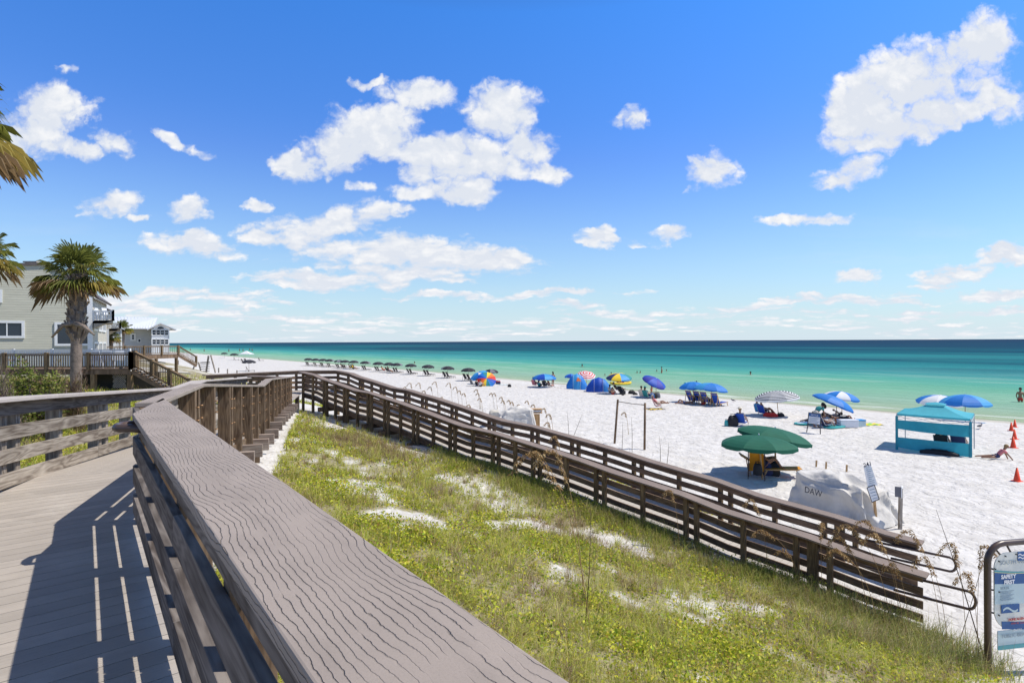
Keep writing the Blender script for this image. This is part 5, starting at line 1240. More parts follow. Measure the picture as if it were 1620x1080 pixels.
cooler('white cooler right of the notice board under the blue umbrellas', at(1341,676), 'white_plastic', 'white_plastic', -.05, (1.05,.5,.45)); cooler('pale blue cooler right of the white one', at(1357,675), 'sign_pale', 'light_blue_canvas', 0, (.75,.45,.42))
towel('lime green towel at the right end of the umbrella group', at(1374,672), (1.6,.9), 'green_cloth', .3, mat2='yellow_cloth')
bagmesh('black and orange bag in the middle of the blue umbrella group', at(1336,672), (.9,.5,.5), 'black_cloth'); cooler('small orange drink cooler among the dark bags', at(1327,672), 'orange_cloth', 'orange_cloth', 0, (.3,.3,.4))
# behind and in the teal canopy
U('faded white and blue umbrella behind the teal canopy', 1487, 662, R=1.5, H_=1.85, tilt=(.0,-.1), cols=('white_canvas','white_canvas','white_canvas','blue_canvas'), dome=.55)
U('bright blue umbrella right behind the teal canopy', 1527, 667, R=1.5, H_=2.0, cols=('light_blue_canvas','blue_canvas','blue_canvas'), dome=.62)
cn_ = (A+B)/2+n_*1.2
for k, (fx_, l) in enumerate([(.25,'person in dark clothes sitting in the right half of the teal canopy'),(.9,'second person sitting by the right leg of the teal canopy')]):
    p_ = cn_+dd*fx_; person(l, (p_.x,p_.y,H(p_.x,p_.y)), DOWN, 'chair', 'black_cloth', 'navy_cloth')
p_ = cn_+dd*.25; low_chair('black chair in the middle of the teal canopy', (p_.x,p_.y,H(p_.x,p_.y)), DOWN, 'dark_sling')
p_ = cn_+dd*.9; low_chair('navy chair by the right leg of the teal canopy', (p_.x,p_.y,H(p_.x,p_.y)), DOWN, 'navy_cloth')
p_ = A+dd*1.7-n_*.25; bagmesh('long black canopy bag lying along the lower wind panel', (p_.x,p_.y,H(p_.x,p_.y)), (1.5,.25,.2), 'black_cloth', math.atan2(dd.y,dd.x))
person('child in a red top leaning on one hand beside the teal canopy', at(1577,726), -.35, 'crawl', 'pink_cloth', 'navy_cloth', 'tan_skin', 'hair_blond', scale=.82)
towel('small blue towel right of the teal canopy', at(1546,669), (.9,.5), 'light_blue_canvas')
# gulls
def gull(label, base, rz):
    t = thing('gull', label, 'bird', base, rz); m = MB()
    m.tube([(-.22,0,.13),(-.10,0,.17),(.02,0,.19),(.12,0,.20),(.16,0,.25),(.20,0,.28),(.24,0,.28)], [.008,.05,.075,.06,.035,.04,.02], 8); m.build('body', M['grey_canvas'], t)
    m = MB(); m.tube([(.24,0,.28),(.29,0,.265)], [.012,.004], 5); m.build('beak', M['orange_cloth'], t)
    for s_ in (-1,1): 
        m = MB(); m.tube([(.02,s_*.03,.13),(.02,s_*.03,0)], .006, 4); m.build('leg', M['orange_cloth'], t)
        m = MB(); m.slab([(.08,s_*.062,.22),(-.08,s_*.07,.20),(-.27,s_*.02,.13),(-.05,s_*.065,.15)], .012); m.build('wing', M['black_cloth'], t)
    return t
gull('dark gull standing on the sand right of the teal canopy', at(1550,679), .4); gull('dark gull by the water right of the blue loungers', at(1160,636.5), 2.2)
# cones
def cone(label, base, h):
    t = thing('traffic_cone', label, 'traffic cone', base, random.uniform(0,1), 'orange traffic cones in a line down the beach'); k = h/.7; m = MB()
    n = 20; rs = [(.155,.03),(.15,.05),(.035,.70),(.028,.70)]; vs = [(r*k*math.cos(2*PI*i/n), r*k*math.sin(2*PI*i/n), z*k) for r, z in rs for i in range(n)]
    m.add(vs, [(a*n+i, a*n+(i+1)%n, (a+1)*n+(i+1)%n, (a+1)*n+i) for a in range(3) for i in range(n)], None, True); m.build('cone_body', M['cone_orange'], t)
    m = MB(); m.prism([(.2*k*math.cos(a)*1.25 if 0 else x*k, y*k) for a, (x, y) in enumerate([(-.2,-.16),(-.16,-.2),(.16,-.2),(.2,-.16),(.2,.16),(.16,.2),(-.16,.2),(-.2,.16)])], -.01, .032*k); m.build('base', M['cone_orange'], t); return t
for px, py, l, h in [(1605.5,676.5,'farthest cone in the line, nearest the water',.5),(1600,682,'second farthest cone, just in front of the farthest',.5),(1605,695,'middle one of the five orange cones',.52),(1603,709.5,'second nearest cone, right of the crouching child',.55),(1609,761.5,'nearest and largest orange cone in the line',.5)]: cone(l, at(px,py), h)
# swimmers
for px, py, l, sc_, pz in [(921,580.5,'swimmer alone in deep teal water above the red ringed umbrella',1.7,'swim'),(1008,590.5,'left one of two swimmers side by side',1,'swim'),(1013,590.3,'right one of two swimmers side by side',1,'swim'),(1039,588,'swimmer left of three near the purple umbrella',1,'swim'),(1047,590.5,'person with red swimsuit wading, middle of three',1.1,'wade'),(1054.5,587.5,'swimmer farthest right of three near the purple umbrella',1,'swim'),(1187.5,593,'swimmer above the black and white ringed umbrella',1.5,'swim'),(1102,607.5,'swimmer holding a teal float',1.1,'swim'),(1614,636,'swimmer near the right edge with arms spread',1.25,'wade'),
    (967,592.5,'swimmer beside the royal blue tent top',1.1,'swim'),(957,594.5,'swimmer left of the tent top swimmer',.9,'swim'),(656,575.5,'far swimmer above the black umbrella row',1.6,'swim')]:
    b = W(px, py); person(l, (b.x,b.y,b.z), DOWN+random.uniform(1.5,4), pz, None, 'red_cloth' if pz == 'wade' else None, 'tan_skin', scale=sc_)
b = W(1094,606.5); board('teal float on the water beside a swimmer', (b.x,b.y,b.z), 2.4, .8, 'board_teal', .0)
for px, l in [(301,'distant bather at the far left'),(323,'dark distant bather beyond the stairs'),(362,'distant bather left of the white canopy'),(379,'distant bather behind the white canopy, left'),(384.5,'distant bather behind the white canopy, middle'),(395,'distant bather right of the white canopy top'),(399,'distant bather right of two by the white canopy')]:
    b = W(px, 555.5+random.uniform(-1,1)); person(l, (b.x,b.y,b.z-.4), 1, 'wade', None, 'black_cloth', 'tan_skin', scale=2.0)
# green umbrellas and yellow loungers
U('front green umbrella, upright, over a yellow lounger', 1207, 759, R=1.40, H_=1.70, lean=(-.10,-.02), tilt=(.12,.05), cols=('green_canvas',), dome=.34, valance=.14, poled=.034)
U('rear green umbrella tipped toward the right', 1227, 752, R=1.42, H_=1.86, lean=(.02,.06), tilt=(.16,-.06), cols=('green_canvas',), dome=.32, valance=.14, poled=.034)
lounger('yellow lounger seen from behind with a backpack on its back', at(1197,757), 1.15, 'yellow_sling', 'brown_frame', back=70)
lounger('yellow lounger stretching right under the green umbrellas', at(1208,751), -.25, 'yellow_sling', 'pale_wood', back=30, L=1.3)
person('person resting on the second yellow lounger with knees up', at(1208,751.5), -.25, 'sit', 'navy_cloth', 'navy_cloth', 'tan_skin', zoff=.28)
bagmesh('black backpack hanging on the yellow lounger', tuple(Vector(at(1190,757))+Vector((.06,-.35,.22))), (.34,.2,.42), 'black_cloth'); bagmesh('black bag on the foot of the yellow lounger', at(1223,753), (.5,.35,.55), 'black_cloth'); bagmesh('dark blue bag beside the resting person', at(1215,752), (.45,.35,.5), 'navy_cloth')
# frame of two posts
fr_ = thing('shade_frame', 'frame of two leaning grey posts joined by a thin bar', 'post frame', at(974,703)); T = fr_.location.copy()
for (bx_, by_, tx_, ty_) in ((971.5,702,977.5,632),(1019.5,712,1020.5,637.5)):
    b = G(bx_, by_); a_, b_ = ray(tx_, ty_); tp = Vector((a_*b.y, b.y, CAMZ-b_*b.y)); m = MB(); m.tube([b-T-Vector((0,0,.3)), tp-T], [.055,.052], 10); m.build('post', M['post_wood'], fr_)
    if bx_ < 1000: q0_ = tp-T-Vector((0,0,.10))
    else: q1_ = tp-T-Vector((0,0,.10))
m = MB(); m.tube([q0_, (q0_+q1_)/2-Vector((0,0,.02)), q1_], .022, 8); m.build('bar', M['grey_wood'], fr_)
# ---- lettering helper (flat text as mesh, laid on a sign face)
def lettering(txt, size, mat, parent, loc, rot, name='lettering', align='LEFT', ext=.0008, bold=0, shear=0):
    cu = bpy.data.curves.new(name, 'FONT'); cu.body = txt; cu.size = size; cu.align_x = align; cu.align_y = 'CENTER'; cu.extrude = ext; cu.offset = bold; cu.shear = shear; cu.resolution_u = 3
    o = bpy.data.objects.new('tmp', cu); COL.objects.link(o); bpy.context.view_layer.update(); dg = bpy.context.evaluated_depsgraph_get()
    me = bpy.data.meshes.new_from_object(o.evaluated_get(dg)); me.name = name; bpy.data.objects.remove(o); me.materials.clear(); me.materials.append(M[mat])
    ob = bpy.data.objects.new(name, me); COL.objects.link(ob); ob.parent = parent; ob.matrix_local = Matrix.Translation(loc) @ rot; return ob
def face_rot(right, up):
    r = Vector(right).normalized(); u_ = Vector(up); u_ = (u_-r*u_.dot(r)).normalized(); n = r.cross(u_); return Matrix((r, u_, n)).transposed().to_4x4()
# ---- notice board
b0 = G(1276.5,684); b1 = G(1297.5,687); nb_ = thing('notice_board', 'blue and white notice board on a black frame', 'sign', tuple((b0+b1)/2)); r_ = (b1-b0); r_.z = 0; wd = r_.length; r_.normalize(); back_ = Vector((-r_.y, r_.x, 0))
def nbp(x, z, o=0): return r_*x+Vector((0,0,z))+back_*(z*.12+o)
m = MB()
for s_ in (-1,1):
    m = MB(); m.tube([nbp(s_*wd*.52,0), nbp(s_*wd*.47,.35), nbp(s_*wd*.46,1.12)], .025, 6); m.build('leg', M['dark'], nb_)
for z in (.36,.50,1.12): m = MB(); m.tube([nbp(-wd*.47,z), nbp(wd*.47,z)], .02, 6); m.build('crossbar', M['dark'], nb_)
def quad(x0,x1,z0,z1,mat,nm,o): m = MB(); m.slab([nbp(x0,z0,o),nbp(x1,z0,o),nbp(x1,z1,o),nbp(x0,z1,o)], .008); return m.build(nm, M[mat], nb_)
quad(-wd*.44,wd*.44,.52,1.10,'sign_white','panel',0); quad(-wd*.44,wd*.44,.92,1.10,'sign_blue','header',-.006)
R4 = face_rot(r_, nbp(0,1)-nbp(0,0)); lettering('NOTICE', .12, 'sign_white', nb_, nbp(0,1.01,-.014), R4, align='CENTER')
for k in range(5): q = quad(-wd*.38,wd*(.38-.1*(k%3)),.84-k*.065,.865-k*.065,'ink_grey','text_line',-.006)
# ---- sign on a slim post
pb = G(1423.5,838); sp2 = thing('sign_post', 'slim grey post with a small square sign seen from its edge', 'sign', tuple(pb)); m = MB(); m.beam((0,0,-.3),(.03,0,1.12),.075,.075); m.build('post', M['grey_wood'], sp2)
m = MB(); m.box((.08,.02,1.02),(.26,.02,.30), .9); m.build('sign_plate', M['sign_white'], sp2); m = MB(); m.box((-.05,-.02,1.03),(.16,.03,.28), -.5); m.build('back_plate', M['grey_canvas'], sp2)
# ---- covered stacks
def cloth_heap(label, prof_fn, nu, nv, base, mat, name='tarp_cover'):
    t = thing(name, label, 'tarp cover', base); vs = []
    for i in range(nu):
        for j in range(nv+1): vs.append(prof_fn(i/nu, j/nv))
    m = MB(); m.add(vs, [(i*(nv+1)+j, ((i+1)%nu)*(nv+1)+j, ((i+1)%nu)*(nv+1)+j+1, i*(nv+1)+j+1) for i in range(nu) for j in range(nv)], None, True); m.build('tarp', M[mat], t); return t
tb0 = G(1252,798); tb1 = G(1366,836); tc_ = (tb0+tb1)/2; rt = (tb1-tb0); rt.z = 0; TL = rt.length*1.0; rt.normalize(); bk_ = Vector((-rt.y, rt.x, 0))
tc_ = tc_+bk_*.65; tc_.z = H(tc_.x,tc_.y)
ptop = P(1310,752,tc_.y); TH = ptop.z-tc_.z
print('tarp', TL, TH, tc_)
def tarp_fn(Lx, Ly, Hh, seed):
    def f(a, b):
        an = 2*PI*a; c_, s_ = math.cos(an), math.sin(an); e = .34
        sx, sy = math.copysign(abs(c_)**e, c_), math.copysign(abs(s_)**e, s_)
        if b < .72:                               # hanging sides, gathered in folds
            h_ = b/.72; flare = 1+.20*(1-h_)**1.5; fold = 1+(.055*math.sin(an*9+seed)+.04*math.sin(an*15+seed*2+h_*2))*(1-h_*.6)
            sag = .12*math.sin(an*3+seed)*h_; z = Hh*.86*h_*(1+sag*.3)
            x, y = sx*Lx/2*flare*fold, sy*Ly/2*flare*fold
        else:
            h_ = (b-.72)/.28; x, y = sx*Lx/2*(1-h_)*1.0, sy*Ly/2*(1-h_); z = Hh*(.86+.14*math.sin(h_*PI/2))
        q_ = np.array([x*1.1+seed*3]); r_n = np.array([y*1.3+z*1.1+9.])
        n1_ = float(fbm(q_, r_n, 3, 21)[0])-.5; rid = 1-abs(float(fbm(q_*1.6+r_n*.5, r_n*1.4, 2, 31)[0])-.5)*5.0; rid = max(-.4, rid)
        swag = math.sin((x*1.9+seed)+1.6*math.sin(z*2.6+seed))*.5
        edge_ = min(1, b*2.5)
        k_ = .30*n1_+.13*rid+.05*swag
        p = rt*(x*(1+k_*.30))+bk_*(y*(1+k_*.75))+Vector((0,0,max(0,z)+(.50*n1_+.16*rid)*edge_*Hh*.55))
        return tuple(p)
    return f
tp1 = cloth_heap('grey-white tarp draped over a stack beside the ramp, DAW written on it', tarp_fn(TL*.92, 1.3, TH*.97, 1.3), 120, 44, tuple(tc_), 'tarp')
lp_ = -bk_*.95+rt*(-.12)+Vector((0,0,TH*.60)); lettering('DAW', .26, 'ink', tp1, lp_-bk_*.02, face_rot(rt, Vector((0,0,1))-bk_*-.10), align='CENTER', ext=.002)
# pegs on top
for k, (px, py) in enumerate([(1291,733),(1306.5,736),(1339,741)]):
    b = G(px, py+6); m = MB(); t_ = thing('wooden_stake', ['tallest wooden stake behind the large tarp','short wooden stake in the middle behind the large tarp','wooden stake behind the right shoulder of the large tarp'][k], 'stake', tuple(b), 0, 'wooden stakes behind the large tarp'); m.beam((0,0,-.1),(.02,0,.27),.05,.05); m.build('stake_shaft', M['pale_wood'], t_)
# leaning white board with small notice
b = tc_+rt*(TL*.56)-bk_*.25; wb = thing('price_board', 'narrow white board leaning on the tarp, numbered 241, with a smaller notice below', 'sign', (b.x,b.y,H(b.x,b.y)))
Tb = Vector(wb.location)
c1 = P(1366,737,b.y)-Tb; c2 = P(1377,734,b.y)-Tb; c3 = P(1388,767,b.y)-Tb; c4 = P(1373,771,b.y)-Tb
m = MB(); m.slab([c4,c3,c2,c1], .015); m.build('upper_panel', M['sign_white'], wb)
e1 = P(1370,771,b.y)-Tb; e2 = P(1382,766.5,b.y)-Tb; e3 = P(1389.5,789,b.y)-Tb; e4 = P(1378,794,b.y)-Tb
off_ = Vector((0,-.03,0)); m = MB(); m.slab([e4+off_,e3+off_,e2+off_,e1+off_], .012); m.build('small_notice', M['sign_white'], wb)
for a_, b_ in ((e1,e2),(e2,e3),(e3,e4),(e4,e1)): m = MB(); m.beam(a_+off_*1.4, b_+off_*1.4, .014, .014); m.build('frame_edge', M['dark'], wb)
ux = (c2-c1).normalized(); uy = (c1-c4).normalized(); Rb = face_rot(ux, uy)
lettering('241', .16, 'ink', wb, (c1+c2)/2+Vector((0,-.03,.02)), Rb, align='CENTER', bold=.002)
for k in range(9):
    f = .12+k*.09; a_ = c1.lerp(c4, f)+ux*.05; m = MB(); m.beam(a_+Vector((0,-.012,0)), a_+ux*(.16 if k % 3 else .10)+Vector((0,-.012,0)), .012, .011); m.build('text_line', M['ink_grey'], wb)
for k in range(4):
    f = .2+k*.2; a_ = e1.lerp(e4, f)+off_*1.3+ux*.05; m = MB(); m.beam(a_, a_+ux*.14, .012, .014); m.build('text_line', M['ink_grey'], wb)
m = MB(); m.beam(Vector((0,.1,0)), (c4+c3)/2+Vector((0,.03,.3)), .05, .05); m.build('prop', M['pale_wood'], wb)
# second heap with upright loungers
b = G(820,677); hp_b = Vector((b.x,b.y,b.z))
rt_s, bk_s, = rt, bk_
rt, bk_ = Vector((1,0,0)), Vector((0,1,0))
hb = P(815,672,b.y+.2); t2h = cloth_heap('crumpled white tarp over stored loungers behind the far railing', tarp_fn(2.0, 1.2, 1.15, 4.1), 80, 30, (hb.x, hb.y, H(hb.x,hb.y)), 'tarp')
hb = P(788,672,b.y+.4); cloth_heap('smaller dull grey tarp heap in the dune grass beside the white one', tarp_fn(1.0, .9, .95, 7.7), 60, 26, (hb.x, hb.y, H(hb.x,hb.y)), 'cream_cloth')
rt, bk_ = rt_s, bk_s
hb = P(847,672,b.y+.2)
sl_ = thing('stacked_lounger', 'stack of folded orange wood loungers standing right of the white tarp', 'lounger stack', (hb.x,hb.y,H(hb.x,hb.y))); zz0 = P(847,650,hb.y).z-H(hb.x,hb.y)
for k in range(6):
    m = MB(); m.box((-.22+k*.088,-.16,zz0*.42),(.07,.05,zz0*.84)); m.build('slat', M['pale_wood'], sl_)
for k in range(3): m = MB(); m.box((-.05+.04*k,.05,zz0*(.90+.10*k)),(.9-.1*k,.5,.05)); m.build('folded_frame', M['white_plastic' if k == 1 else 'pale_wood'], sl_)
m = MB(); m.box((0,.1,zz0*.40),(.44,.3,zz0*.78)); m.build('core_block', M['brown_frame'], sl_)
# ---- information sign on a bent pipe frame
sb = G(1563,1068); YS = sb.y; sg = thing('information_sign', 'beach safety sign with rounded blue panels in a bent brown pipe frame', 'sign', tuple(sb)); Ts = Vector(sb)
rS = Vector((.985,.17,0)).normalized(); uS = Vector((0,0,1))
def sp_(px, py):      # point on the sign plane through its left post, facing the camera side
    a_, b_ = ray(px, py); nS = Vector((-rS.y, rS.x, 0)); # ray (a,1,-b)
    d_ = Vector((a_,1,-b_)); o_ = Vector((0,0,CAMZ)); k_ = (Ts-o_).dot(nS)/d_.dot(nS); p_ = o_+d_*k_-Ts; return p_.dot(rS), p_.z
def S3(x, z, o=0): return rS*x+uS*z+Vector((rS.y,-rS.x,0))*o
x0, ztop = sp_(1561,880)[0], sp_(1600,858)[1]
RR = .28; WID = 1.36; pts = [S3(0,-.3), S3(0,ztop-RR)]
for k in range(1,9): an = PI*k/16; pts.append(S3(RR-RR*math.cos(an), ztop-RR+RR*math.sin(an)))
for k in range(0,9): an = PI*k/16; pts.append(S3(WID-RR+RR*math.sin(an), ztop-RR+RR*math.cos(an)))
pts += [S3(WID,-.3)]
m = MB(); m.tube(pts, .045, 14); m.build('pipe_frame', M['pipe'], sg)
print('sign ztop', ztop, 'Y', YS)
def poly_s(pxs, mat, nm, o=.0, th=.006):
    m = MB(); q = [sp_(a_, b_) for a_, b_ in pxs]; m.slab([S3(x, z, o) for x, z in q], th); return m.build(nm, M[mat], sg)
xr = 1700
def xz(px, py): return sp_(px, py)
# main board: rounded top, runs beyond the picture's edge
z_t = xz(1571,874)[1]; z_b = xz(1575,985)[1]; xl = xz(1569,900)[0]+.0; xR = WID-xl
def panel_poly(x0_, x1_, z0_, z1_, rt_=0, rb_=0, nseg=8):
    out = []
    def arc(cx, cz, r, a0, a1): 
        for k in range(nseg+1): a_ = a0+(a1-a0)*k/nseg; out.append((cx+r*math.cos(a_), cz+r*math.sin(a_)))
    if rb_: arc(x0_+rb_, z0_+rb_, rb_, PI, 1.5*PI); arc(x1_-rb_, z0_+rb_, rb_, 1.5*PI, 2*PI)
    else: out += [(x0_,z0_),(x1_,z0_)]
    if rt_: arc(x1_-rt_, z1_-rt_, rt_, 0, PI/2); arc(x0_+rt_, z1_-rt_, rt_, PI/2, PI)
    else: out += [(x1_,z1_),(x0_,z1_)]
    return out
def pslab(poly, mat, nm, o, th=.004): m = MB(); m.slab([S3(x, z, o) for x, z in poly], th); return m.build(nm, M[mat], sg)
def wavy(z_fn0, z_fn1, mat, nm, o, x0_=None, x1_=None, n=14):
    x0_ = xl if x0_ is None else x0_; x1_ = xR if x1_ is None else x1_
    vs = [S3(x0_+(x1_-x0_)*k/n, z_fn0(k/n), o) for k in range(n+1)]+[S3(x0_+(x1_-x0_)*k/n, z_fn1(k/n), o) for k in range(n+1)]
    m = MB(); m.add(vs, [(k,k+1,n+2+k,n+1+k) for k in range(n)]); return m.build(nm, M[mat], sg)
Hs = z_t-z_b
main = panel_poly(xl, xR, z_b-.10, z_t, .22, .30); pslab(main, 'sign_cream', 'main_panel', .03, .012)
zz = lambda py: xz(1580, py)[1]
wavy(lambda f: zz(899)-.06*math.sin(f*PI), lambda f: zz(902)-.05*math.sin(f*PI), 'sign_teal', 'teal_stripe', .040)
wavy(lambda f: zz(902)-.05*math.sin(f*PI), lambda f: zz(906)-.04*math.sin(f*PI), 'sign_yellow', 'yellow_stripe', .0402)
wavy(lambda f: zz(921)-.03*math.sin(f*3), lambda f: zz(903)-.05*math.sin(f*PI), 'sign_blue', 'blue_band', .041)
wavy(lambda f: zz(953)-.03*math.sin(f*2), lambda f: zz(921)-.03*math.sin(f*3), 'sign_pale', 'rules_panel', .0412)
wavy(lambda f: zz(993)-.10*f, lambda f: zz(981)-.10*f, 'sign_blue', 'lower_band', .042, xl+.12)
low = [(xl+.06, zz(1025)), (xR-.06, zz(1025)), (xR-.06, zz(996)), (xl+.06, zz(996))]; pslab(low, 'sign_pale', 'lower_panel', .03, .010)
wavy(lambda f: zz(1026), lambda f: zz(1019), 'sign_teal', 'lower_stripe', .0365, xl+.06, xR-.06)
Rs = face_rot(rS, uS); XC = WID/2
def tx(s_, size, px, py, mat, o=.046, al='LEFT', bold=0):
    x, z = xz(px, py); return lettering(s_, size, mat, sg, S3(x, z, o), Rs, align=al, bold=bold)
tx('SOUTH WALTON', .088, 1577, 889, 'ink_grey'); tx('SAFETY', .078, 1579, 911, 'sign_white', bold=.004); tx('FIRST', .078, 1583.5, 919.5, 'sign_white', bold=.004)
tx('RULES', .055, 1578, 929, 'ink_grey'); tx('DUNE ALLEN', .048, 1590, 978, 'ink_red', .05, bold=.002); tx('4999 W. COUNTY', .042, 1594, 984, 'ink_red', .05); tx('Dial 911', .045, 1598, 994, 'sign_white', .05); tx('PUBLIC BEACH', .078, 1580, 1004.5, 'ink_grey')
for k in range(8): x_, z_ = xz(1578, 934+k*2.0); m = MB(); m.slab([S3(x_,z_,.047),S3(x_+.24-.03*(k%3),z_,.047),S3(x_+.24-.03*(k%3),z_+.007,.047),S3(x_,z_+.007,.047)], .0015); m.build('text_line', M['ink_grey'], sg)
x_, z_ = xz(1579, 968); pslab([(x_,z_),(x_+.32,z_),(x_+.32,z_+.12),(x_,z_+.12)], 'sign_blue', 'photo_inset', .047); wavy(lambda f: z_+.03+.03*math.sin(f*6), lambda f: z_+.06+.03*math.sin(f*6), 'sign_pale', 'inset_wave', .050, x_+.03, x_+.29)
x_, z_ = xz(1605, 885); pslab([(x_,z_),(x_+.22,z_),(x_+.22,z_+.13),(x_,z_+.13)], 'sign_blue', 'wave_logo', .045)
for k in range(2): wavy(lambda f: z_+.03+.045*k+.012*math.sin(f*12), lambda f: z_+.048+.045*k+.012*math.sin(f*12), 'sign_white', 'logo_wave', .0475, x_+.01, x_+.21)
for px, py in [(1574,886),(1584,878),(1601,875),(1568,898),(1574,934),(1574,971)]:
    x_, z_ = xz(px+2, py); m = MB(); m.tube([S3(x_,z_,.036), S3(x_,z_,.052)], .011, 8); m.build('rivet', M['dark'], sg)
for (px, py, qx, qy) in [(1561,898,1573,900),(1563,932,1574,933),(1563,968,1574,969),(1573,866,1583,880),(1592,861,1599,877)]:
    a_ = xz(px,py); b_ = xz(qx,qy); m = MB(); m.tube([S3(a_[0],a_[1],.0), S3(b_[0],b_[1],.02)], .014, 8); m.build('bracket', M['pipe'], sg)
# ================================================================ houses, decks, palms on the left
def siding(name, c, pitch=.17, spec=.2):
    m, nt, b = newmat(name); geo = nd(nt, 'ShaderNodeNewGeometry'); sep = nd(nt, 'ShaderNodeSeparateXYZ'); nt.links.new(geo.outputs['Position'], sep.inputs[0])
    f = mth(nt,'FRACT', mth(nt,'DIVIDE', sep.outputs[2], pitch)); gap = rng(nt, f, .0, .14, 1, 0, True); n_ = noi(nt, vm(nt,'MULTIPLY',geo.outputs['Position'],(.6,.6,7)), 1.5, 4, .6)
    cc_ = mix(nt, rng(nt, n_, .3, .7), tuple(x*.88 for x in c), tuple(x*1.08 for x in c)); cc_ = mix(nt, mth(nt,'MULTIPLY',gap,.55), cc_, tuple(x*.35 for x in c))
    nt.links.new(cc_, b.inputs['Base Color']); b.inputs['Roughness'].default_value = .7; bump(nt, b, mth(nt,'SUBTRACT', 1., f), .8, .03); return m
M['siding_green'] = siding('sage_siding', (.47,.455,.36)); M['siding_cream'] = siding('cream_siding', (.50,.46,.37)); M['siding_grey'] = siding('white_grey_siding', (.55,.55,.53), .25)
M['white_trim'] = simple('white_trim', (.74,.74,.72), .5, .05); M['roof_edge'] = simple('dark_roof_edge', (.12,.10,.095), .7); M['metal_roof'] = simple('white_metal_roof', (.62,.64,.66), .35, .06); M['soffit'] = simple('beige_soffit', (.36,.32,.26), .8)
def mat_glass():
    m, nt, b = newmat('window_glass'); b.inputs['Base Color'].default_value = (.02,.03,.045,1); b.inputs['Roughness'].default_value = .06; b.inputs['Specular IOR Level'].default_value = .6; return m
M['glass'] = mat_glass(); M['under'] = simple('under_deck_shade', (.05,.045,.04), .9)
def frame_of(p0, p1):
    r = Vector((p1[0]-p0[0], p1[1]-p0[1], 0)); L = r.length; r.normalize(); return r, Vector((r.y,-r.x,0)), L      # right, outward (toward viewer)
class Wall:
    """a vertical wall plane: s along, z up (absolute), o outwards"""
    def __init__(w, p0, p1, parent):
        w.o = Vector((p0[0],p0[1],0)); w.r, w.n, w.L = frame_of(p0, p1); w.par = parent; w.T = Vector(parent.location)
    def p(w, s_, z, o=0): return w.o+w.r*s_+w.n*o+Vector((0,0,z))-w.T
    def face(w, pts, mat, nm, o=0, th=.12, par=None): m = MB(); m.slab([w.p(s_, z, o-th/2) for s_, z in pts], th); return m.build(nm, mat, par or w.par)
    def window(w, s0, s1, z0, z1, cols=2, rows=1, trim=.12, arch=False):
        fr = None; m = MB()
        for a, b, c, d in ((s0-trim,s1+trim,z1,z1+trim),(s0-trim,s1+trim,z0-trim,z0),(s0-trim,s0,z0,z1),(s1,s1+trim,z0,z1)): m.slab([w.p(a,c,.04),w.p(b,c,.04),w.p(b,d,.04),w.p(a,d,.04)], .07)
        for k in range(1, cols): s_ = s0+(s1-s0)*k/cols; m.slab([w.p(s_-.03,z0,.035),w.p(s_+.03,z0,.035),w.p(s_+.03,z1,.035),w.p(s_-.03,z1,.035)], .05)
        for k in range(1, rows): z = z0+(z1-z0)*k/rows; m.slab([w.p(s0,z-.03,.033),w.p(s1,z-.03,.033),w.p(s1,z+.03,.033),w.p(s0,z+.03,.033)], .05)
        fr = m.build('window', M['white_trim'], w.par); m = MB(); m.slab([w.p(s0,z0,.008),w.p(s1,z0,.008),w.p(s1,z1,.008),w.p(s0,z1,.008)], .014); g = m.build('pane', M['glass'], fr); return fr
def balustrade(m_top, path, h, mat, par, T, nm='railing', spacing=.13, post=.09, bw=.03, rail=True):
    pts = [Vector(p)-T for p in path]; m = MB(); b = MB()
    for a, c in zip(pts[:-1], pts[1:]):
        m.beam(a+Vector((0,0,h)), c+Vector((0,0,h)), .12, .045); m.beam(a+Vector((0,0,.12)), c+Vector((0,0,.12)), .05, .07); m.beam(a+Vector((0,0,h-.08)), c+Vector((0,0,h-.08)), .05, .07)
        L = (c-a).length; n = max(1, int(L/spacing))
        for k in range(n+1): p = a.lerp(c, k/n); b.beam(p+Vector((0,0,.12)), p+Vector((0,0,h-.06)), bw, bw)
    r_ = m.build(nm, mat, par); b.build('balusters', mat, r_)
    for a, c in zip(pts[:-1], pts[1:]):
        n = max(1, round((c-a).length/2.2))
        for k in range(n+1): p = a.lerp(c, k/n); q = MB(); q.beam(p-Vector((0,0,.05)), p+Vector((0,0,h+.06)), post*1.6, post*1.6); q.build('post', mat, r_)
    return r_
# ---- the sage house
hY = 40.0
h1 = P(146,500,hY+1.5); h0 = h1-Vector((math.cos(math.radians(30)), math.sin(math.radians(30)), 0))*14
hb = H(h1.x,h1.y); house = thing('beach_house', 'sage green sided house with white framed windows behind the palm', 'house', (h1.x,h1.y,hb-.3)); w = Wall((h0.x,h0.y), (h1.x,h1.y), house)
def sz(px, py, W_=w):       # pixel -> (s, z) on that wall
    a_, b_ = ray(px, py); n = W_.n; k = (W_.o.x*n.x+W_.o.y*n.y)/(a_*n.x+n.y); x_, y_, z_ = a_*k, k, CAMZ-b_*k; return (Vector((x_,y_,0))-W_.o).dot(W_.r), z_
s_r, z_r = sz(146,468); s_m, z_m = sz(78,419); s_l, z_l = sz(-160,432)
zb = hb-.5
w.face([(0,zb),(w.L,zb),(w.L,z_r),(s_m,z_m),(0,z_l)], M['siding_green'], 'wall', 0, .2)
m = MB()
for a, b in (((s_m,z_m),(w.L+.35,z_r-.22)),((0,z_l),(s_m,z_m))): m.beam(w.p(a[0],a[1]+.06,.03), w.p(b[0],b[1]+.06,.03), .16, .16)
m.build('roof_edge', M['roof_edge'], house)
dep = -w.n*9
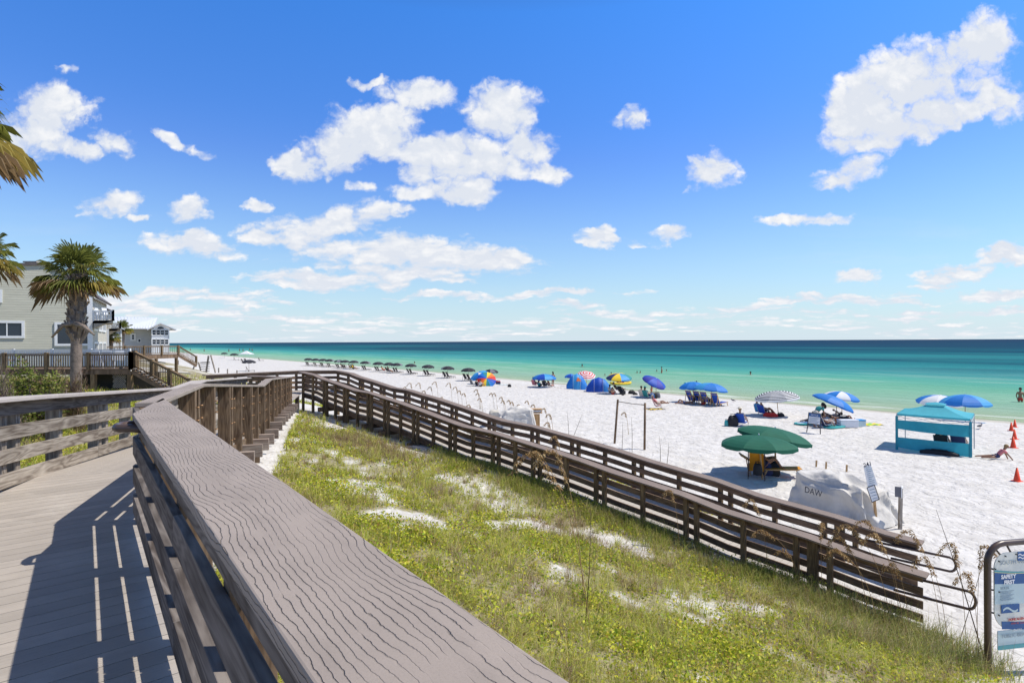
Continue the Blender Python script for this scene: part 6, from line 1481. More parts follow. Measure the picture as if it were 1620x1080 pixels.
m = MB(); a1, b1, c1_ = w.p(0,z_l+.05), w.p(s_m,z_m+.05), w.p(w.L+.35,z_r-.2)
m.slab([a1, b1, b1+dep, a1+dep], .15); m.slab([b1+dep*0, c1_, c1_+dep, b1+dep], .15); m.build('roof', M['roof_edge'], house)
s0, z0 = sz(0,531.5); s1, z1 = sz(34.5,511.5); w.window(s0-1.2, s1, z0, z1, 3, 1, .16)
s0, z0 = sz(91,544); s1, z1 = sz(141,514); w.window(s0, s1, z0, z1, 2, 1, .16)
s0, z0 = sz(-20,475); s1, z1 = sz(-1,462); w.window(s0, s1, z0, z1, 1, 1, .16)
m = MB(); m.slab([w.p(w.L-.28,zb,.03),w.p(w.L+.02,zb,.03),w.p(w.L+.02,z_r-.1,.03),w.p(w.L-.28,z_r-.1,.03)], .08); m.build('corner_board', M['white_trim'], house)
s0, z0 = sz(128,497); s1, z1 = sz(142,478); w.window(s0, s1-.15, z0, z1, 1, 1, .14)
# side wall facing the sea
sp0 = w.o+w.r*w.L; w2 = Wall((sp0.x,sp0.y), (sp0.x-w.n.x*9, sp0.y-w.n.y*9), house)
w2.face([(0,zb),(w2.L,zb),(w2.L,z_r-.1),(0,z_r-.1)], M['siding_cream'], 'sea_wall', 0, .2)
for s_ in (.6,3.2,5.8): w2.window(s_, s_+1.9, hb+.9, hb+2.6, 2, 1, .14); w2.window(s_, s_+1.9, hb+3.7, hb+5.0, 2, 1, .14)
# chimney vent on the roof
q = P(54,419,hY+2)-house.location; m = MB(); m.box((q.x,q.y,q.z-.15),(.75,.6,.5)); m.box((q.x,q.y,q.z+.16),(1.0,.8,.1)); m.build('roof_vent', M['soffit'], house)
# balcony hanging off the sea side
def rayv(px, d): a_ = ray(px, 540)[0]; return Vector((a_,1,0)).normalized()*d
def balcony(par, Wc, px0, px1, py_f, py_t, Y, depth, mat, under=True):
    T = Vector(par.location); a = P(px0, py_f, Y); b = P(px1, py_f, Y); zf = a.z; ztop = P(px0, py_t, Y).z; hgt = ztop-zf
    rv_ = rayv(px0, depth); bb = Vector((b.x,b.y,zf))+rv_; aa = Vector((a.x,a.y,zf))+rv_; b = Vector((b.x,b.y,zf)); a = Vector((a.x,a.y,zf))
    m = MB(); m.prism([(p.x-T.x,p.y-T.y) for p in (a,b,bb,aa)], zf-T.z-.22, zf-T.z-.02); d = m.build('balcony_floor', M['soffit'], par)
    if under: 
        m = MB(); lo = P(px0, py_f+13, Y).z-T.z; m.add([a-T, b-T, bb-T, aa-T, Vector((a.x-T.x,a.y-T.y,lo)), Vector((aa.x-T.x,aa.y-T.y,lo))], [(0,4,1),(3,2,5),(4,5,2,1),(0,3,5,4)]); m.build('balcony_soffit', M['soffit'], par)
    balustrade(None, [a, b, bb], hgt, M['white_trim'], par, T, 'balcony_rail', .16, .07, .055); return a, b, bb, aa, hgt
ba = balcony(house, w, 148, 179, 507, 492, 41.0, 4.0, None)
def plastic_chair(label, base, rz, mat='white_plastic', group=None, sc_=1.0):
    t = thing('patio_chair', label, 'chair', base, rz, group); t.scale = (sc_,)*3
    m = MB(); m.box((0,0,.43),(.5,.5,.04)); m.build('seat', M[mat], t, .01); m = MB(); m.slab([(-.24,-.25,.45),(-.24,.25,.45),(-.34,.22,.95),(-.34,-.22,.95)], .03); m.build('backrest', M[mat], t, .01)
    for x_ in (-.22,.22):
        for y_ in (-.22,.22): m = MB(); m.beam((x_,y_,0),(x_*.9,y_*.9,.42),.045,.045); m.build('leg', M[mat], t)
    for y_ in (-.27,.27): m = MB(); m.beam((-.27,y_,.66),(.24,y_,.66),.05,.03); m.beam((.22,y_,.43),(.22,y_,.66),.04,.04); m.build('armrest', M[mat], t)
    return t
p_ = ba[0].lerp(ba[1], .35); plastic_chair('white chair on the balcony of the sage house, left one', (p_.x-.5,p_.y+.8,p_.z-.02), .2); p_ = ba[0].lerp(ba[1], .7); plastic_chair('white chair on the balcony of the sage house, right one', (p_.x-.5,p_.y+.8,p_.z-.02), -.1)
def front(pxl, pxr, py, Yr, k=.93):
    b = P(pxr, py, Yr); ax = ray(pxr, py)[0]*k; r = Vector((1,-ax)).normalized(); al = ray(pxl, py)[0]; t_ = (b.x-al*b.y)/(r.x-al*r.y); a = Vector((b.x-r.x*t_, b.y-r.y*t_, b.z)); return a, b
# ---- second house (gable behind)
def gable_house(label, pxl, pxr, Yh, py_base, py_eave, pk_px, pk_py, mat, name='beach_house', depth=8, roofm='roof_edge', over=.3):
    a, b = front(pxl, pxr, py_base, Yh); t = thing(name, label, 'house', ((a.x+b.x)/2, a.y, a.z)); W_ = Wall((a.x,a.y),(b.x,b.y), t)
    z0 = a.z-1.5; ze = P(pxr, py_eave, Yh).z; pk = P(pk_px, pk_py, Yh); sp_k = pk.x-a.x
    W_.face([(0,z0),(W_.L,z0),(W_.L,ze),(sp_k,pk.z),(0,ze)], M[mat], 'wall', 0, .2)
    dp = -W_.n*depth; m = MB(); e0, e1, k_ = W_.p(-over,ze-.05,.3), W_.p(W_.L+over,ze-.05,.3), W_.p(sp_k,pk.z+.12,.3)
    m.slab([e0,k_,k_+dp,e0+dp], .12); m.slab([k_,e1,e1+dp,k_+dp], .12); m.build('roof', M[roofm], t)
    W3 = Wall((b.x,b.y),(b.x-W_.n.x*depth,b.y-W_.n.y*depth), t); W3.face([(0,z0),(W3.L,z0),(W3.L,ze),(0,ze)], M[mat], 'side_wall', 0, .2); return t, W_, W3
g2, W2, _ = gable_house('cream gabled house half hidden behind the balcony', 118, 170, 52, 556, 491, 148, 477, 'siding_cream', depth=9)
s0, z0 = sz(147,552,W2); s1, z1 = sz(168,524,W2); W2.window(s0, s1, z0, z1, 2, 1, .2)
balcony(g2, W2, 168, 190, 520, 511.5, 53.0, 4.0, None)
g3, W3_, _ = gable_house('pale third house peeking between the cream house and the palm', 166, 191, 66, 553, 520, 178, 512, 'siding_grey', depth=8, roofm='metal_roof')
s0, z0 = sz(171,548,W3_); s1, z1 = sz(179,534,W3_); W3_.window(s0, s1, z0, z1, 1, 1, .2)
# ---- white house with metal roof
wy = 95.0; a, b = front(189,240,556,wy); fh = thing('beach_house', 'white house with a pale metal roof and a gabled bay of eight windows', 'house', (b.x,b.y,a.z)); Wm = Wall((a.x,a.y),(b.x,b.y), fh)
za = a.z-1; ze = P(240,521,wy).z; Wm.face([(0,za),(Wm.L,za),(Wm.L,ze),(0,ze)], M['siding_grey'], 'wall', 0, .2)
s0, z0 = sz(209,537,Wm); s1, z1 = sz(212,530,Wm); Wm.window(s0, s1, z0, z1, 1, 2, .25); s0, z0 = sz(219,541,Wm); s1, z1 = sz(222,537,Wm); Wm.window(s0, s1, z0, z1, 1, 1, .12)
m = MB(); r0, r1, r2, r3 = P(186,520,wy-6), P(243,520.5,wy-.8), P(250,503.5,wy+4), P(180,502,wy-1); m.slab([p-fh.location for p in (r0,r1,r2,r3)], .15)
for k in range(14): m.beam(r0.lerp(r1,k/13)-fh.location+Vector((0,0,.1)), r3.lerp(r2,k/13)-fh.location+Vector((0,0,.1)), .06, .1)
m.build('roof', M['metal_roof'], fh)
c, d = front(240,268,556,wy-2.5, 1.0); Wb = Wall((c.x,c.y),(d.x,d.y), fh); zt_ = P(240,521,wy-2.5).z; pk = P(254.5,514,wy-3)
Wb.face([(0,za),(Wb.L,za),(Wb.L,zt_),(Wb.L/2,pk.z),(0,zt_)], M['white_trim'], 'bay_wall', 0, .2)
m = MB(); dp = rayv(254,8); e0, e1, k_ = Wb.p(-.6,zt_-.1,.5), Wb.p(Wb.L+1.0,zt_-.1,.5), Wb.p(Wb.L/2,pk.z+.25,.5); m.slab([e0,k_,k_+dp,e0+dp], .15); m.slab([k_,e1,e1+dp,k_+dp], .15); m.build('bay_roof', M['metal_roof'], fh)
for i in range(4):
    for (y0, y1) in ((530,522.5),(544.5,537.5)): s0, z0 = sz(241.3+i*6.6, y0, Wb); s1, z1 = sz(246.3+i*6.6, y1, Wb); Wb.window(s0, s1, z0, z1, 1, 2, .14)
s0, z0 = sz(249,520.6,Wb); s1, z1 = sz(259.5,517,Wb); m = MB(); m.slab([Wb.p((s0+s1)/2+(s1-s0)/2*math.cos(PI*k/10), z0+(z1-z0)*math.sin(PI*k/10), .05) for k in range(11)], .06); m.build('arched_window', M['glass'], fh)
q9 = rayv(266,9); W5 = Wall((d.x,d.y),(d.x+q9.x,d.y+q9.y), fh); W5.face([(0,za),(W5.L,za),(W5.L,zt_),(0,zt_)], M['siding_grey'], 'side_wall', 0, .2)
m = MB(); q = P(271,522,wy); m.box(tuple(q-fh.location), (2.4,1.4,.2)); m.build('eave', M['white_trim'], fh)
# ---- brown decks
def deck(label, pts, zf, hgt, name='wooden_deck', rail_path=None, spacing=.13, posts_at=None, skirt=.3):
    c = sum((Vector(p) for p in pts), Vector())/len(pts); t = thing(name, label, 'deck', (c.x,c.y,H(c.x,c.y))); T = Vector(t.location)
    m = MB(); m.prism([(p[0]-T.x,p[1]-T.y) for p in pts], zf-T.z-.05, zf-T.z); m.build('deck_floor', M['ramp_wood'], t); m = MB(); m.prism([(p[0]-T.x,p[1]-T.y) for p in pts], zf-T.z-skirt, zf-T.z-.055); m.build('deck_joists', M['ramp_wood'], t)
    if rail_path: balustrade(None, [(p[0],p[1],zf) for p in rail_path], hgt, M['ramp_post'], t, T, 'deck_rail', spacing, .10, .035)
    for p in (posts_at or pts): m = MB(); g = H(p[0],p[1])-.4; m.beam((p[0]-T.x,p[1]-T.y,g-T.z),(p[0]-T.x,p[1]-T.y,zf-T.z-skirt),.22,.22); m.build('pile', M['ramp_post'], t)
    return t
DYy = 31.0; q0 = P(-60,583,DYy); q1 = P(207,583.5,DYy); zf = q1.z; hg = P(207,559,DYy).z-zf
rv = rayv(205, 4.5)
dk = deck('brown deck with baluster rail behind the palm trunk', [(q0.x,q0.y,zf),(q1.x,q1.y,zf),(q1.x+rv.x,q1.y+rv.y,zf),(q0.x+rv.x,q0.y+rv.y,zf)], zf, hg, rail_path=[(q0.x,q0.y),(q1.x,q1.y),(q1.x+rv.x,q1.y+rv.y)], posts_at=[(q1.x-.1,q1.y+.1),(P(146,583,DYy).x,q1.y+.1),(q1.x+rv.x*.9,q1.y+rv.y*.9),(P(60,583,DYy).x,q1.y+.1)])
T = Vector(dk.location)
# lattice skirt: pattern of crossed laths
m = MB(); xa, xb = P(178,590,DYy+.15).x, P(200,590,DYy+.15).x; z1 = zf-.32; z0 = z1-.75; 
for k in range(-6, 9):
    for s_ in (-1,1):
        x_a = xa+k*.12; pts_ = []
        for i in range(0, 11):
            xx = x_a+(i/10)*.75*s_+(.0 if s_ > 0 else .75); zz_ = z0+.75*i/10
            if xa <= xx <= xb: pts_.append((xx-T.x, q1.y+.15-T.y+(0.01 if s_>0 else 0), zz_-T.z))
        if len(pts_) > 1: m.beam(pts_[0], pts_[-1], .012, .03, (0,1,0))
m.build('lattice', M['soffit'], dk); m = MB(); m.box(((xa+xb)/2-T.x-1.2, q1.y+2.0-T.y, z0+.3-T.z), (4.5,.1,1.0)); m.build('shade_sheet', M['under'], dk)  # dark sheet added behind the lattice as the shade under the deck
# stairs from the deck down to the right
def stair(label, top, bot, wd_, n, hgt, name='wooden_stairs', rail=True, wvec=(0,1,0)):
    top = Vector(top); bot = Vector(bot); wv = Vector(wvec)*wd_; t = thing(name, label, 'stairs', tuple(bot)); T = Vector(bot)
    for o_ in (Vector((0,0,0)), wv): m = MB(); m.beam(top+o_-T-Vector((0,0,.14)), bot+o_-T-Vector((0,0,.14)), .06, .26); m.build('stringer', M['ramp_wood'], t)
    for k in range(n): p = top.lerp(bot, (k+.5)/n)-T; m = MB(); hv = (bot-top); hv.z = 0; hv.normalize(); m.slab([p-hv*.14+Vector((0,0,.04)), p+hv*.14+Vector((0,0,.04)), p+hv*.14+wv+Vector((0,0,.04)), p-hv*.14+wv+Vector((0,0,.04))], .045); m.build('tread', M['grey_wood'], t)
    if rail:
        for o_ in (wv,): balustrade(None, [top+o_, bot+o_], hgt, M['ramp_post'], t, T, 'stair_rail', .17, .10, .03)
    return t
tp = P(209,584,DYy); bt = P(298,622,DYy-3.0); bt.z = H(bt.x,bt.y)+.05
stair('long wooden stairs descending right from the brown deck', (tp.x,tp.y,zf), (bt.x,bt.y,bt.z), 1.0, 13, .92, wvec=(-.45,.89,0))
# white fence-like rail in front of the sage house
f0 = P(-40,572,36); f1 = P(205,568,36); zf2 = P(100,569,36).z; wr = thing('white_railing', 'white baluster and lattice railing in front of the sage house', 'railing', (f0.x,f0.y,H(f0.x,f0.y)))
T = Vector(wr.location); zt2 = P(100,553.5,36).z
balustrade(None, [(f0.x,f0.y,zf2-.9),(f1.x,f1.y,zf2-.9)], zt2-zf2+.9, M['white_trim'], wr, T, 'rail_panel', .15, .08, .06)
m = MB(); m.beam(Vector((f0.x,f0.y,zt2-.35))-T, Vector((f1.x,f1.y,zt2-.35))-T, .05, .06); m.beam(Vector((f0.x,f0.y,zt2-.2))-T, Vector((f1.x,f1.y,zt2-.2))-T, .05, .05); m.build('mid_rail', M['white_trim'], wr)
f2 = P(150,552.5,39); f3 = P(210,556,36)
# elevated walk to the beach
EY = 58.0; e0 = P(163,559,44); e1 = P(190,560,50); e2 = P(282,560.2,EY); zfe = e2.z; hge = P(282,547.2,EY).z-zfe
e0.z = e1.z = zfe
rv = rayv(280,1.8); e9 = P(165,560,50)
pts = [(e9.x,e9.y,zfe),(e2.x,e2.y,zfe),(e2.x+rv.x,e2.y+rv.y,zfe),(e9.x+rv.x,e9.y+rv.y,zfe)]
ew = deck('high brown walkway on round piles running toward the beach stairs', pts, zfe, hge, name='elevated_walkway', rail_path=[(pts[0][0],pts[0][1]),(pts[1][0],pts[1][1])], spacing=.25, posts_at=[(P(245,560,55).x,55.2),(P(276,560,57.5).x,57.8),(P(215,560,52).x,52.2)], skirt=.4)
T = Vector(ew.location)
b_ = P(311,583,EY+2); b_.z = max(H(b_.x,b_.y), b_.z); stair('wooden stairs stepping down from the high walkway', (e2.x,e2.y,zfe), (b_.x,b_.y,P(311,577,EY+2).z), 1.2, 10, hge, wvec=(-.5,.87,0))
# A-shaped stair end and gate frame
g = G(322,588); af = thing('stair_frame', 'slanting grey timber frame with small steps at the foot of the high stairs', 'stair frame', tuple(g)); T = Vector(g)
def px3(px, py, Y): return P(px, py, Y)-T
Yg = g.y
for a_, b_ in (((314,573),(319,592)),((333.5,562),(341,590)),((330,563),(326,590)),((309,576),(303,590))): m = MB(); m.beam(px3(*a_,Yg), px3(*b_,Yg), .2, .12); m.build('slanting_post', M['grey_wood'], af)
for y_ in (573.5,577,580.5,584,587.5): m = MB(); m.beam(px3(318,y_,Yg+.4), px3(331,y_-.6,Yg+.4), .3, .08); m.build('step', M['shade_wood'], af)
m = MB(); m.beam(px3(317,574,Yg), px3(332,573.5,Yg), .12, .12); m.build('top_beam', M['grey_wood'], af)
m = MB(); m.slab([px3(306,580,Yg-1),px3(310,580,Yg-1),px3(310,577,Yg-1),px3(306,577,Yg-1)], .03); m.build('small_sign', M['white_trim'], af)
for k, (px, py) in enumerate([(282,575),(360,590),(375,592),(346,588)]):
    b = G(px, py+2); t_ = thing('fence_stub', ['short post left of the high stairs','short post right of the timber frame','third short post toward the sand','short post nearest the timber frame'][k], 'post', tuple(b), 0, 'short posts in the dune grass'); m = MB(); m.beam((0,0,-.2),(0,0,.75),.14,.14); m.build('post_shaft', M['grey_wood'], t_)
# patio chairs on the brown deck
for k, px in enumerate((158,172,187)): q = P(px,583,DYy+1.5); plastic_chair('white patio chair on the brown deck, '+('nearest the trunk','middle one','nearest the stairs')[k], (q.x,q.y,zf), PI/2+.4*k)
# ---- palms
def fan_leaf(rg, org, d, L, green, V, F_, C, droop):
    """costapalmate leaf: stalk plus folded blades spread as a fan"""
    d = d.normalized(); side = d.cross(Vector((0,0,1))); side = side.normalized() if side.length > .05 else Vector((1,0,0)); upv = side.cross(d)
    st = L*.40; pts_ = [org, org+d*st*.5+Vector((0,0,.03)), org+d*st+Vector((0,0,-droop*.10))]
    w_ = .018
    for a, b in zip(pts_[:-1], pts_[1:]):
        k = len(V); V += [a-side*w_, a+side*w_, b+side*w_, b-side*w_]; F_.append((k,k+1,k+2,k+3)); C.append((.25,.24,.08) if green > .4 else (.28,.19,.11))
    hub = pts_[-1]; n = 34; 
    for i in range(n):
        f = (i+.5)/n*2-1; an = f*1.75; dr = (d*math.cos(an)+side*math.sin(an)).normalized(); ln = L*(.80-.24*abs(f))*rg.uniform(.85,1.1)
        fold = upv*(.12*abs(f)); bend = Vector((0,0,-1))*(droop*(.35+.3*rg.random()))
        p1 = hub+(dr+fold)*ln*.5+bend*ln*.18; p2 = hub+(dr+fold*.5)*ln*.85+bend*ln*.55; p3 = hub+dr*ln+bend*ln*1.05
        pr = dr.cross(upv).normalized(); ww = ln*.016+.005
        k = len(V); V += [hub, p1-pr*ww, p2-pr*ww*.75, p3, p2+pr*ww*.75, p1+pr*ww]; F_.append((k,k+1,k+2,k+3,k+4,k+5))
        g_ = green*rg.uniform(.75,1.25)
        base = Vector((.19,.21,.05)) if g_ > .60 else (Vector((.33,.27,.08)) if g_ > .3 else Vector((.30,.21,.12)))
        c = base*rg.uniform(.7,1.35); C.append(tuple(c))
def palm(label, base, htrunk, R, seed, nl=46, tr=.26, boots=True, group=None, lean=(0,0)):
    rg = np.random.default_rng(seed); t = thing('palm_tree', label, 'palm tree', tuple(base), 0, group)
    top = Vector((lean[0], lean[1], htrunk)); m = MB(); n = 22; pts = [Vector((lean[0]*(k/n)**2, lean[1]*(k/n)**2, -.3+(htrunk+.3)*k/n)) for k in range(n+1)]
    rs = [tr*(1.12-.25*min(1,k/6))*(1+.05*math.sin(k*2.1)) if k < n*.55 else tr*(.87+.35*math.sin((k/n-.55)/.45*PI)) for k in range(n+1)]
    m.tube(pts, rs, 16); tk = m.build('trunk', M['palm_bark'], t)
    if boots:
        m = MB()
        for k in range(64):
            f = .50+.50*k/64; z = htrunk*f; an = k*2.399; d = Vector((math.cos(an), math.sin(an), 0)); c = Vector((lean[0]*f*f, lean[1]*f*f, z)); L_ = rg.uniform(.28,.5)*(1.25 if f < .55 else 1)
            a = c+d*tr*.8; b = c+d*(tr*.8+L_*.45)+Vector((0,0,L_*.75)); m.beam(a, b, .11, .05, tuple(d)); 
            m.beam(a, a+d*L_*.3*rg.uniform(.4,1.1)+Vector((0,0,L_*.9)), .07, .04, tuple(d))
        m.build('leaf_boots', M['palm_boot'], t)
    V, F_, C = [], [], []
    for k in range(nl):
        f = (k+.5)/nl; an = k*2.399+rg.uniform(-.2,.2); el_ = math.radians(80-f*96+rg.uniform(-12,12)); d = Vector((math.cos(an)*math.cos(el_), math.sin(an)*math.cos(el_), math.sin(el_)))
        green = 1.0-.15*f if f < .74 else (.5 if f < .88 else .2); fan_leaf(rg, top+Vector((0,0,-.3*f)), d, R*rg.uniform(.85,1.08)*(1-.18*max(0,f-.7)), green*rg.uniform(.8,1.1), V, F_, C, .35+.9*f)
    Vn = np.array([tuple(v) for v in V]); q4 = np.array([f for f in F_ if len(f) == 4]); q6 = np.array([f for f in F_ if len(f) == 6]); c4 = [c for f, c in zip(F_, C) if len(f) == 4]; c6 = [c for f, c in zip(F_, C) if len(f) == 6]
    mesh_np('crown', Vn, [q4, q6], np.array(c4+c6), M['leaf'], t); return t
M['palm_bark'] = simple('palm_bark', (.20,.155,.125), .9, .35, 7, bmp=.03); M['palm_boot'] = simple('palm_boots', (.24,.185,.145), .9, .35, 9)
py_ = 20.5; b = P(120,612,py_); bz = H(b.x,b.y); topz = P(118,425,py_).z
pt_ = palm('cabbage palm with a shaggy trunk in front of the sage house', (b.x,b.y,bz), topz-bz-.10, 1.30, 5, 32, .20, lean=(.10,0))
# two old leaf stalks hanging at mid trunk
T = Vector(pt_.location)
for a_, b_, c_ in (((118,512),(100,514),(82,534)),((118,512),(132,516),(149,530))):
    m = MB(); m.tube([P(*a_,py_-.3)-T, P(*b_,py_-.45)-T, P(*c_,py_-.5)-T], [.10,.07,.03], 8); m.build('dead_leaf_stalk', M['palm_boot'], pt_)
b = P(-118,700,9.3); bz = H(b.x,b.y)
palm('tall palm whose crown enters at the upper left edge', (b.x,b.y,bz), P(0,158,9.3).z-bz, 1.22, 9, 36, .2)
b = P(-32,612,21); bz = H(b.x,b.y); palm('palm at the left edge whose crown stands above the house roof', (b.x,b.y,bz), P(0,400,21).z-bz, 1.2, 14, 34, .22)
b = P(194,556,70); palm('small dark palm in front of the white house', (b.x,b.y,H(b.x,b.y)), P(196,518,70).z-H(b.x,b.y), 1.05, 17, 34, .2, False)
b = P(176,556,56); palm('little palm under the far balcony', (b.x,b.y,H(b.x,b.y)), P(176,530,56).z-H(b.x,b.y), .8, 19, 26, .14, False)
# ---- shrubs behind the left rail
def shrub(label, px, py, Y, rx, ry, rz, cols, n, name='shrub', leafy=True, seed=1):
    rg = np.random.default_rng(seed); b = P(px, py, Y); gz = H(b.x,b.y); t = thing(name, label, 'shrub', (b.x,b.y,gz))
    d = rg.normal(0,1,(n,3)); d /= np.linalg.norm(d,axis=1,keepdims=True); d[:,2] = np.abs(d[:,2]); rr = rg.random(n)**.45; lump = 1+.28*np.sin(d[:,0]*7+seed)*np.cos(d[:,1]*6)+.18*np.sin(d[:,2]*11+d[:,0]*9)
    P0 = d*rr[:,None]*lump[:,None]*np.array([rx,ry,rz]); c = np.array(cols)[rg.choice(len(cols), n)]*rg.uniform(.7,1.3,(n,1))
    if leafy: V, F_ = leaves(P0, rg.uniform(.05,.11,n), 1.2, rg, .5); mesh_np('foliage', V, [F_], c, M['leaf'], t)
    else: V, F_ = blades(P0, rg.uniform(.10,.28,n), np.full(n,.012), rg.uniform(.3,1.9,n), rg, 3); mesh_np('twigs', V, [F_], np.tile(c,(3,1)), M['leaf'], t)
    m = MB()
    for k in range(7): an = k*.9; m = MB(); m.tube([(0,0,-.1),(rx*.4*math.cos(an),ry*.4*math.sin(an),rz*.45),(rx*.75*math.cos(an),ry*.75*math.sin(an),rz*.8)], [.03,.02,.008], 5); m.build('stem', M['palm_bark'], t)
    return t
shrub('bright green bush left of the palm trunk', 44, 612, 14.5, .85, .7, 1.9, [(.20,.25,.04),(.13,.16,.03),(.28,.29,.07),(.22,.15,.09)], 16000, seed=2)
shrub('dull brown twiggy bush at the foot of the palm', 104, 615, 16, .6, .6, 1.6, [(.27,.17,.11),(.17,.11,.08),(.24,.21,.09)], 12000, leafy=False, seed=3)
shrub('grey brown twiggy bush at the left edge', -14, 618, 12.5, .45, .6, 1.55, [(.24,.18,.15),(.16,.12,.095),(.19,.17,.10)], 12000, leafy=False, seed=5)
# ================================================================ sky, sun, camera
sun_dir = Vector((.66,.03,1)).normalized()
EL = math.asin(sun_dir.z); AZ = math.atan2(sun_dir.x, sun_dir.y)
w = bpy.data.worlds.new('World'); SC.world = w; w.name = 'sky'; w.use_nodes = True; nt = w.node_tree; nt.nodes.clear()
out = nd(nt, 'ShaderNodeOutputWorld'); bg = nd(nt, 'ShaderNodeBackground'); nt.links.new(bg.outputs[0], out.inputs[0])
sky = nd(nt, 'ShaderNodeTexSky'); sky.sky_type = 'NISHITA'; sky.sun_disc = False; sky.sun_elevation = EL; sky.sun_rotation = AZ
sky.altitude = 0; sky.air_density = 1.0; sky.dust_density = .6; sky.ozone_density = 1.6
tc = nd(nt, 'ShaderNodeTexCoord'); D = tc.outputs['Generated']
sp = nd(nt, 'ShaderNodeSeparateXYZ'); nt.links.new(D, sp.inputs[0])
hs = nd(nt, 'ShaderNodeHueSaturation'); hs.inputs['Saturation'].default_value = 1.22; hs.inputs['Value'].default_value = 1.0; nt.links.new(sky.outputs[0], hs.inputs['Color'])
el = sp.outputs[2]
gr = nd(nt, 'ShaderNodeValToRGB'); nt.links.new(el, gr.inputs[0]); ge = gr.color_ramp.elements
gs = [(0,(.28,.44,.50)),(.10,(.255,.43,.55)),(.30,(.225,.385,.66)),(.50,(.16,.425,.77)),(.60,(.15,.27,.42)),(1,(.20,.20,.235))]  # above the view the sky is darkened and greyed to cut blue fill
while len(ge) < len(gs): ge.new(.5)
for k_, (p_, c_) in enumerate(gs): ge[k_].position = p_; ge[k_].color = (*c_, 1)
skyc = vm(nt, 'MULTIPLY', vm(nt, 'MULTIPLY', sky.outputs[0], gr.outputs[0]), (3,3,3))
# tangent-plane coordinates of the southern half of the sky
yy = mth(nt, 'MAXIMUM', sp.outputs[1], .02)
cx = mth(nt,'DIVIDE', sp.outputs[0], yy); cz = mth(nt,'DIVIDE', sp.outputs[2], yy)
q = nd(nt, 'ShaderNodeCombineXYZ'); nt.links.new(cx, q.inputs[0]); nt.links.new(cz, q.inputs[1]); q0 = q.outputs[0]
# warp
def nvec(scale, det, sc=(1,1,1)):
    n = nd(nt, 'ShaderNodeTexNoise'); nt.links.new(vm(nt,'MULTIPLY',q0,sc), n.inputs['Vector']); n.inputs['Scale'].default_value = scale; n.inputs['Detail'].default_value = det; n.inputs['Roughness'].default_value=.6
    return n
wv = nvec(3.5, 5); qw = vm(nt,'ADD', q0, vm(nt,'MULTIPLY', vm(nt,'SUBTRACT', wv.outputs['Color'], (.5,.5,.5)), (.16,.10,0)))
wv2 = nvec(16, 5); qw = vm(nt,'ADD', qw, vm(nt,'MULTIPLY', vm(nt,'SUBTRACT', wv2.outputs['Color'], (.5,.5,.5)), (.045,.035,0)))
CL = [ # px, py, rx, ry, tilt (deg), strength
 (1450,130,135,62,-22,1),(1370,195,75,40,-10,1),(1530,90,90,52,-15,1),(1400,215,60,28,10,.9),(1560,150,70,50,0,.8),(1345,165,50,30,0,.8),
 (1500,175,85,42,-10,1),(1440,205,70,32,-10,.95),(1118,277,40,30,-10,.85),(1338,275,60,24,-12,.95),(1268,348,85,11,-4,.85),(945,373,32,15,5,.95),(1000,376,18,7,0,.5),(1070,369,42,14,0,.9),(992,190,20,24,30,.7),
 (1355,438,40,10,-4,.7),(1425,458,30,12,-4,.8),(1510,424,80,18,-9,.95),(1595,402,55,19,-5,1),(1590,460,75,16,-2,.9),(1240,482,150,10,-3,.75),(1330,474,90,12,-3,.8),(1420,470,80,9,-2,.7),(1560,490,160,9,-1,.7),(1150,498,120,8,-2,.55),(1400,503,160,7,0,.5),
 (595,218,95,52,-6,1.05),(530,245,75,38,-8,1),(465,265,45,20,20,.9),(700,248,110,42,8,1),(800,175,65,52,10,1.1),(840,235,50,46,25,1),(770,265,100,26,4,.95),(870,280,45,16,8,.9),(655,152,60,24,12,.75),(582,132,38,8,-4,.55),
 (720,308,75,18,-4,1),(660,312,40,14,5,.85),(690,285,60,26,0,.8),(575,303,18,8,10,.5),
 (520,352,115,24,-5,.9),(440,370,60,20,5,.85),(600,345,45,16,0,.8),(650,400,190,30,3,1.1),(560,390,70,20,0,.95),(760,408,90,24,2,1),(510,440,120,18,1,1),(640,436,90,18,0,.9),
 (870,464,130,8,-1,.85),(700,469,70,7,1,.7),(890,486,50,8,-2,.6),(545,440,100,14,0,.8),
 (95,178,60,38,5,1),(40,210,70,50,0,.8),(100,235,60,20,5,.75),(170,232,45,22,10,.85),(170,323,50,20,-4,1),(298,328,36,20,0,.95),(415,323,24,10,0,.75),(310,387,80,22,8,1),(260,375,40,14,-5,.7),(220,344,14,6,0,.6),
 (235,463,150,10,0,.8),(330,470,110,12,2,.8),(200,480,110,14,0,.7),(430,482,120,8,0,.6),(170,166,16,9,0,.6),(275,228,34,8,20,.5),(330,245,24,6,10,.4),(115,118,14,8,0,.35),
 (250,500,200,14,0,.5),(560,505,300,8,0,.4),(1000,500,160,8,0,.4),(900,520,500,9,0,.32),(300,525,300,9,0,.3),(1400,522,300,7,0,.3)]
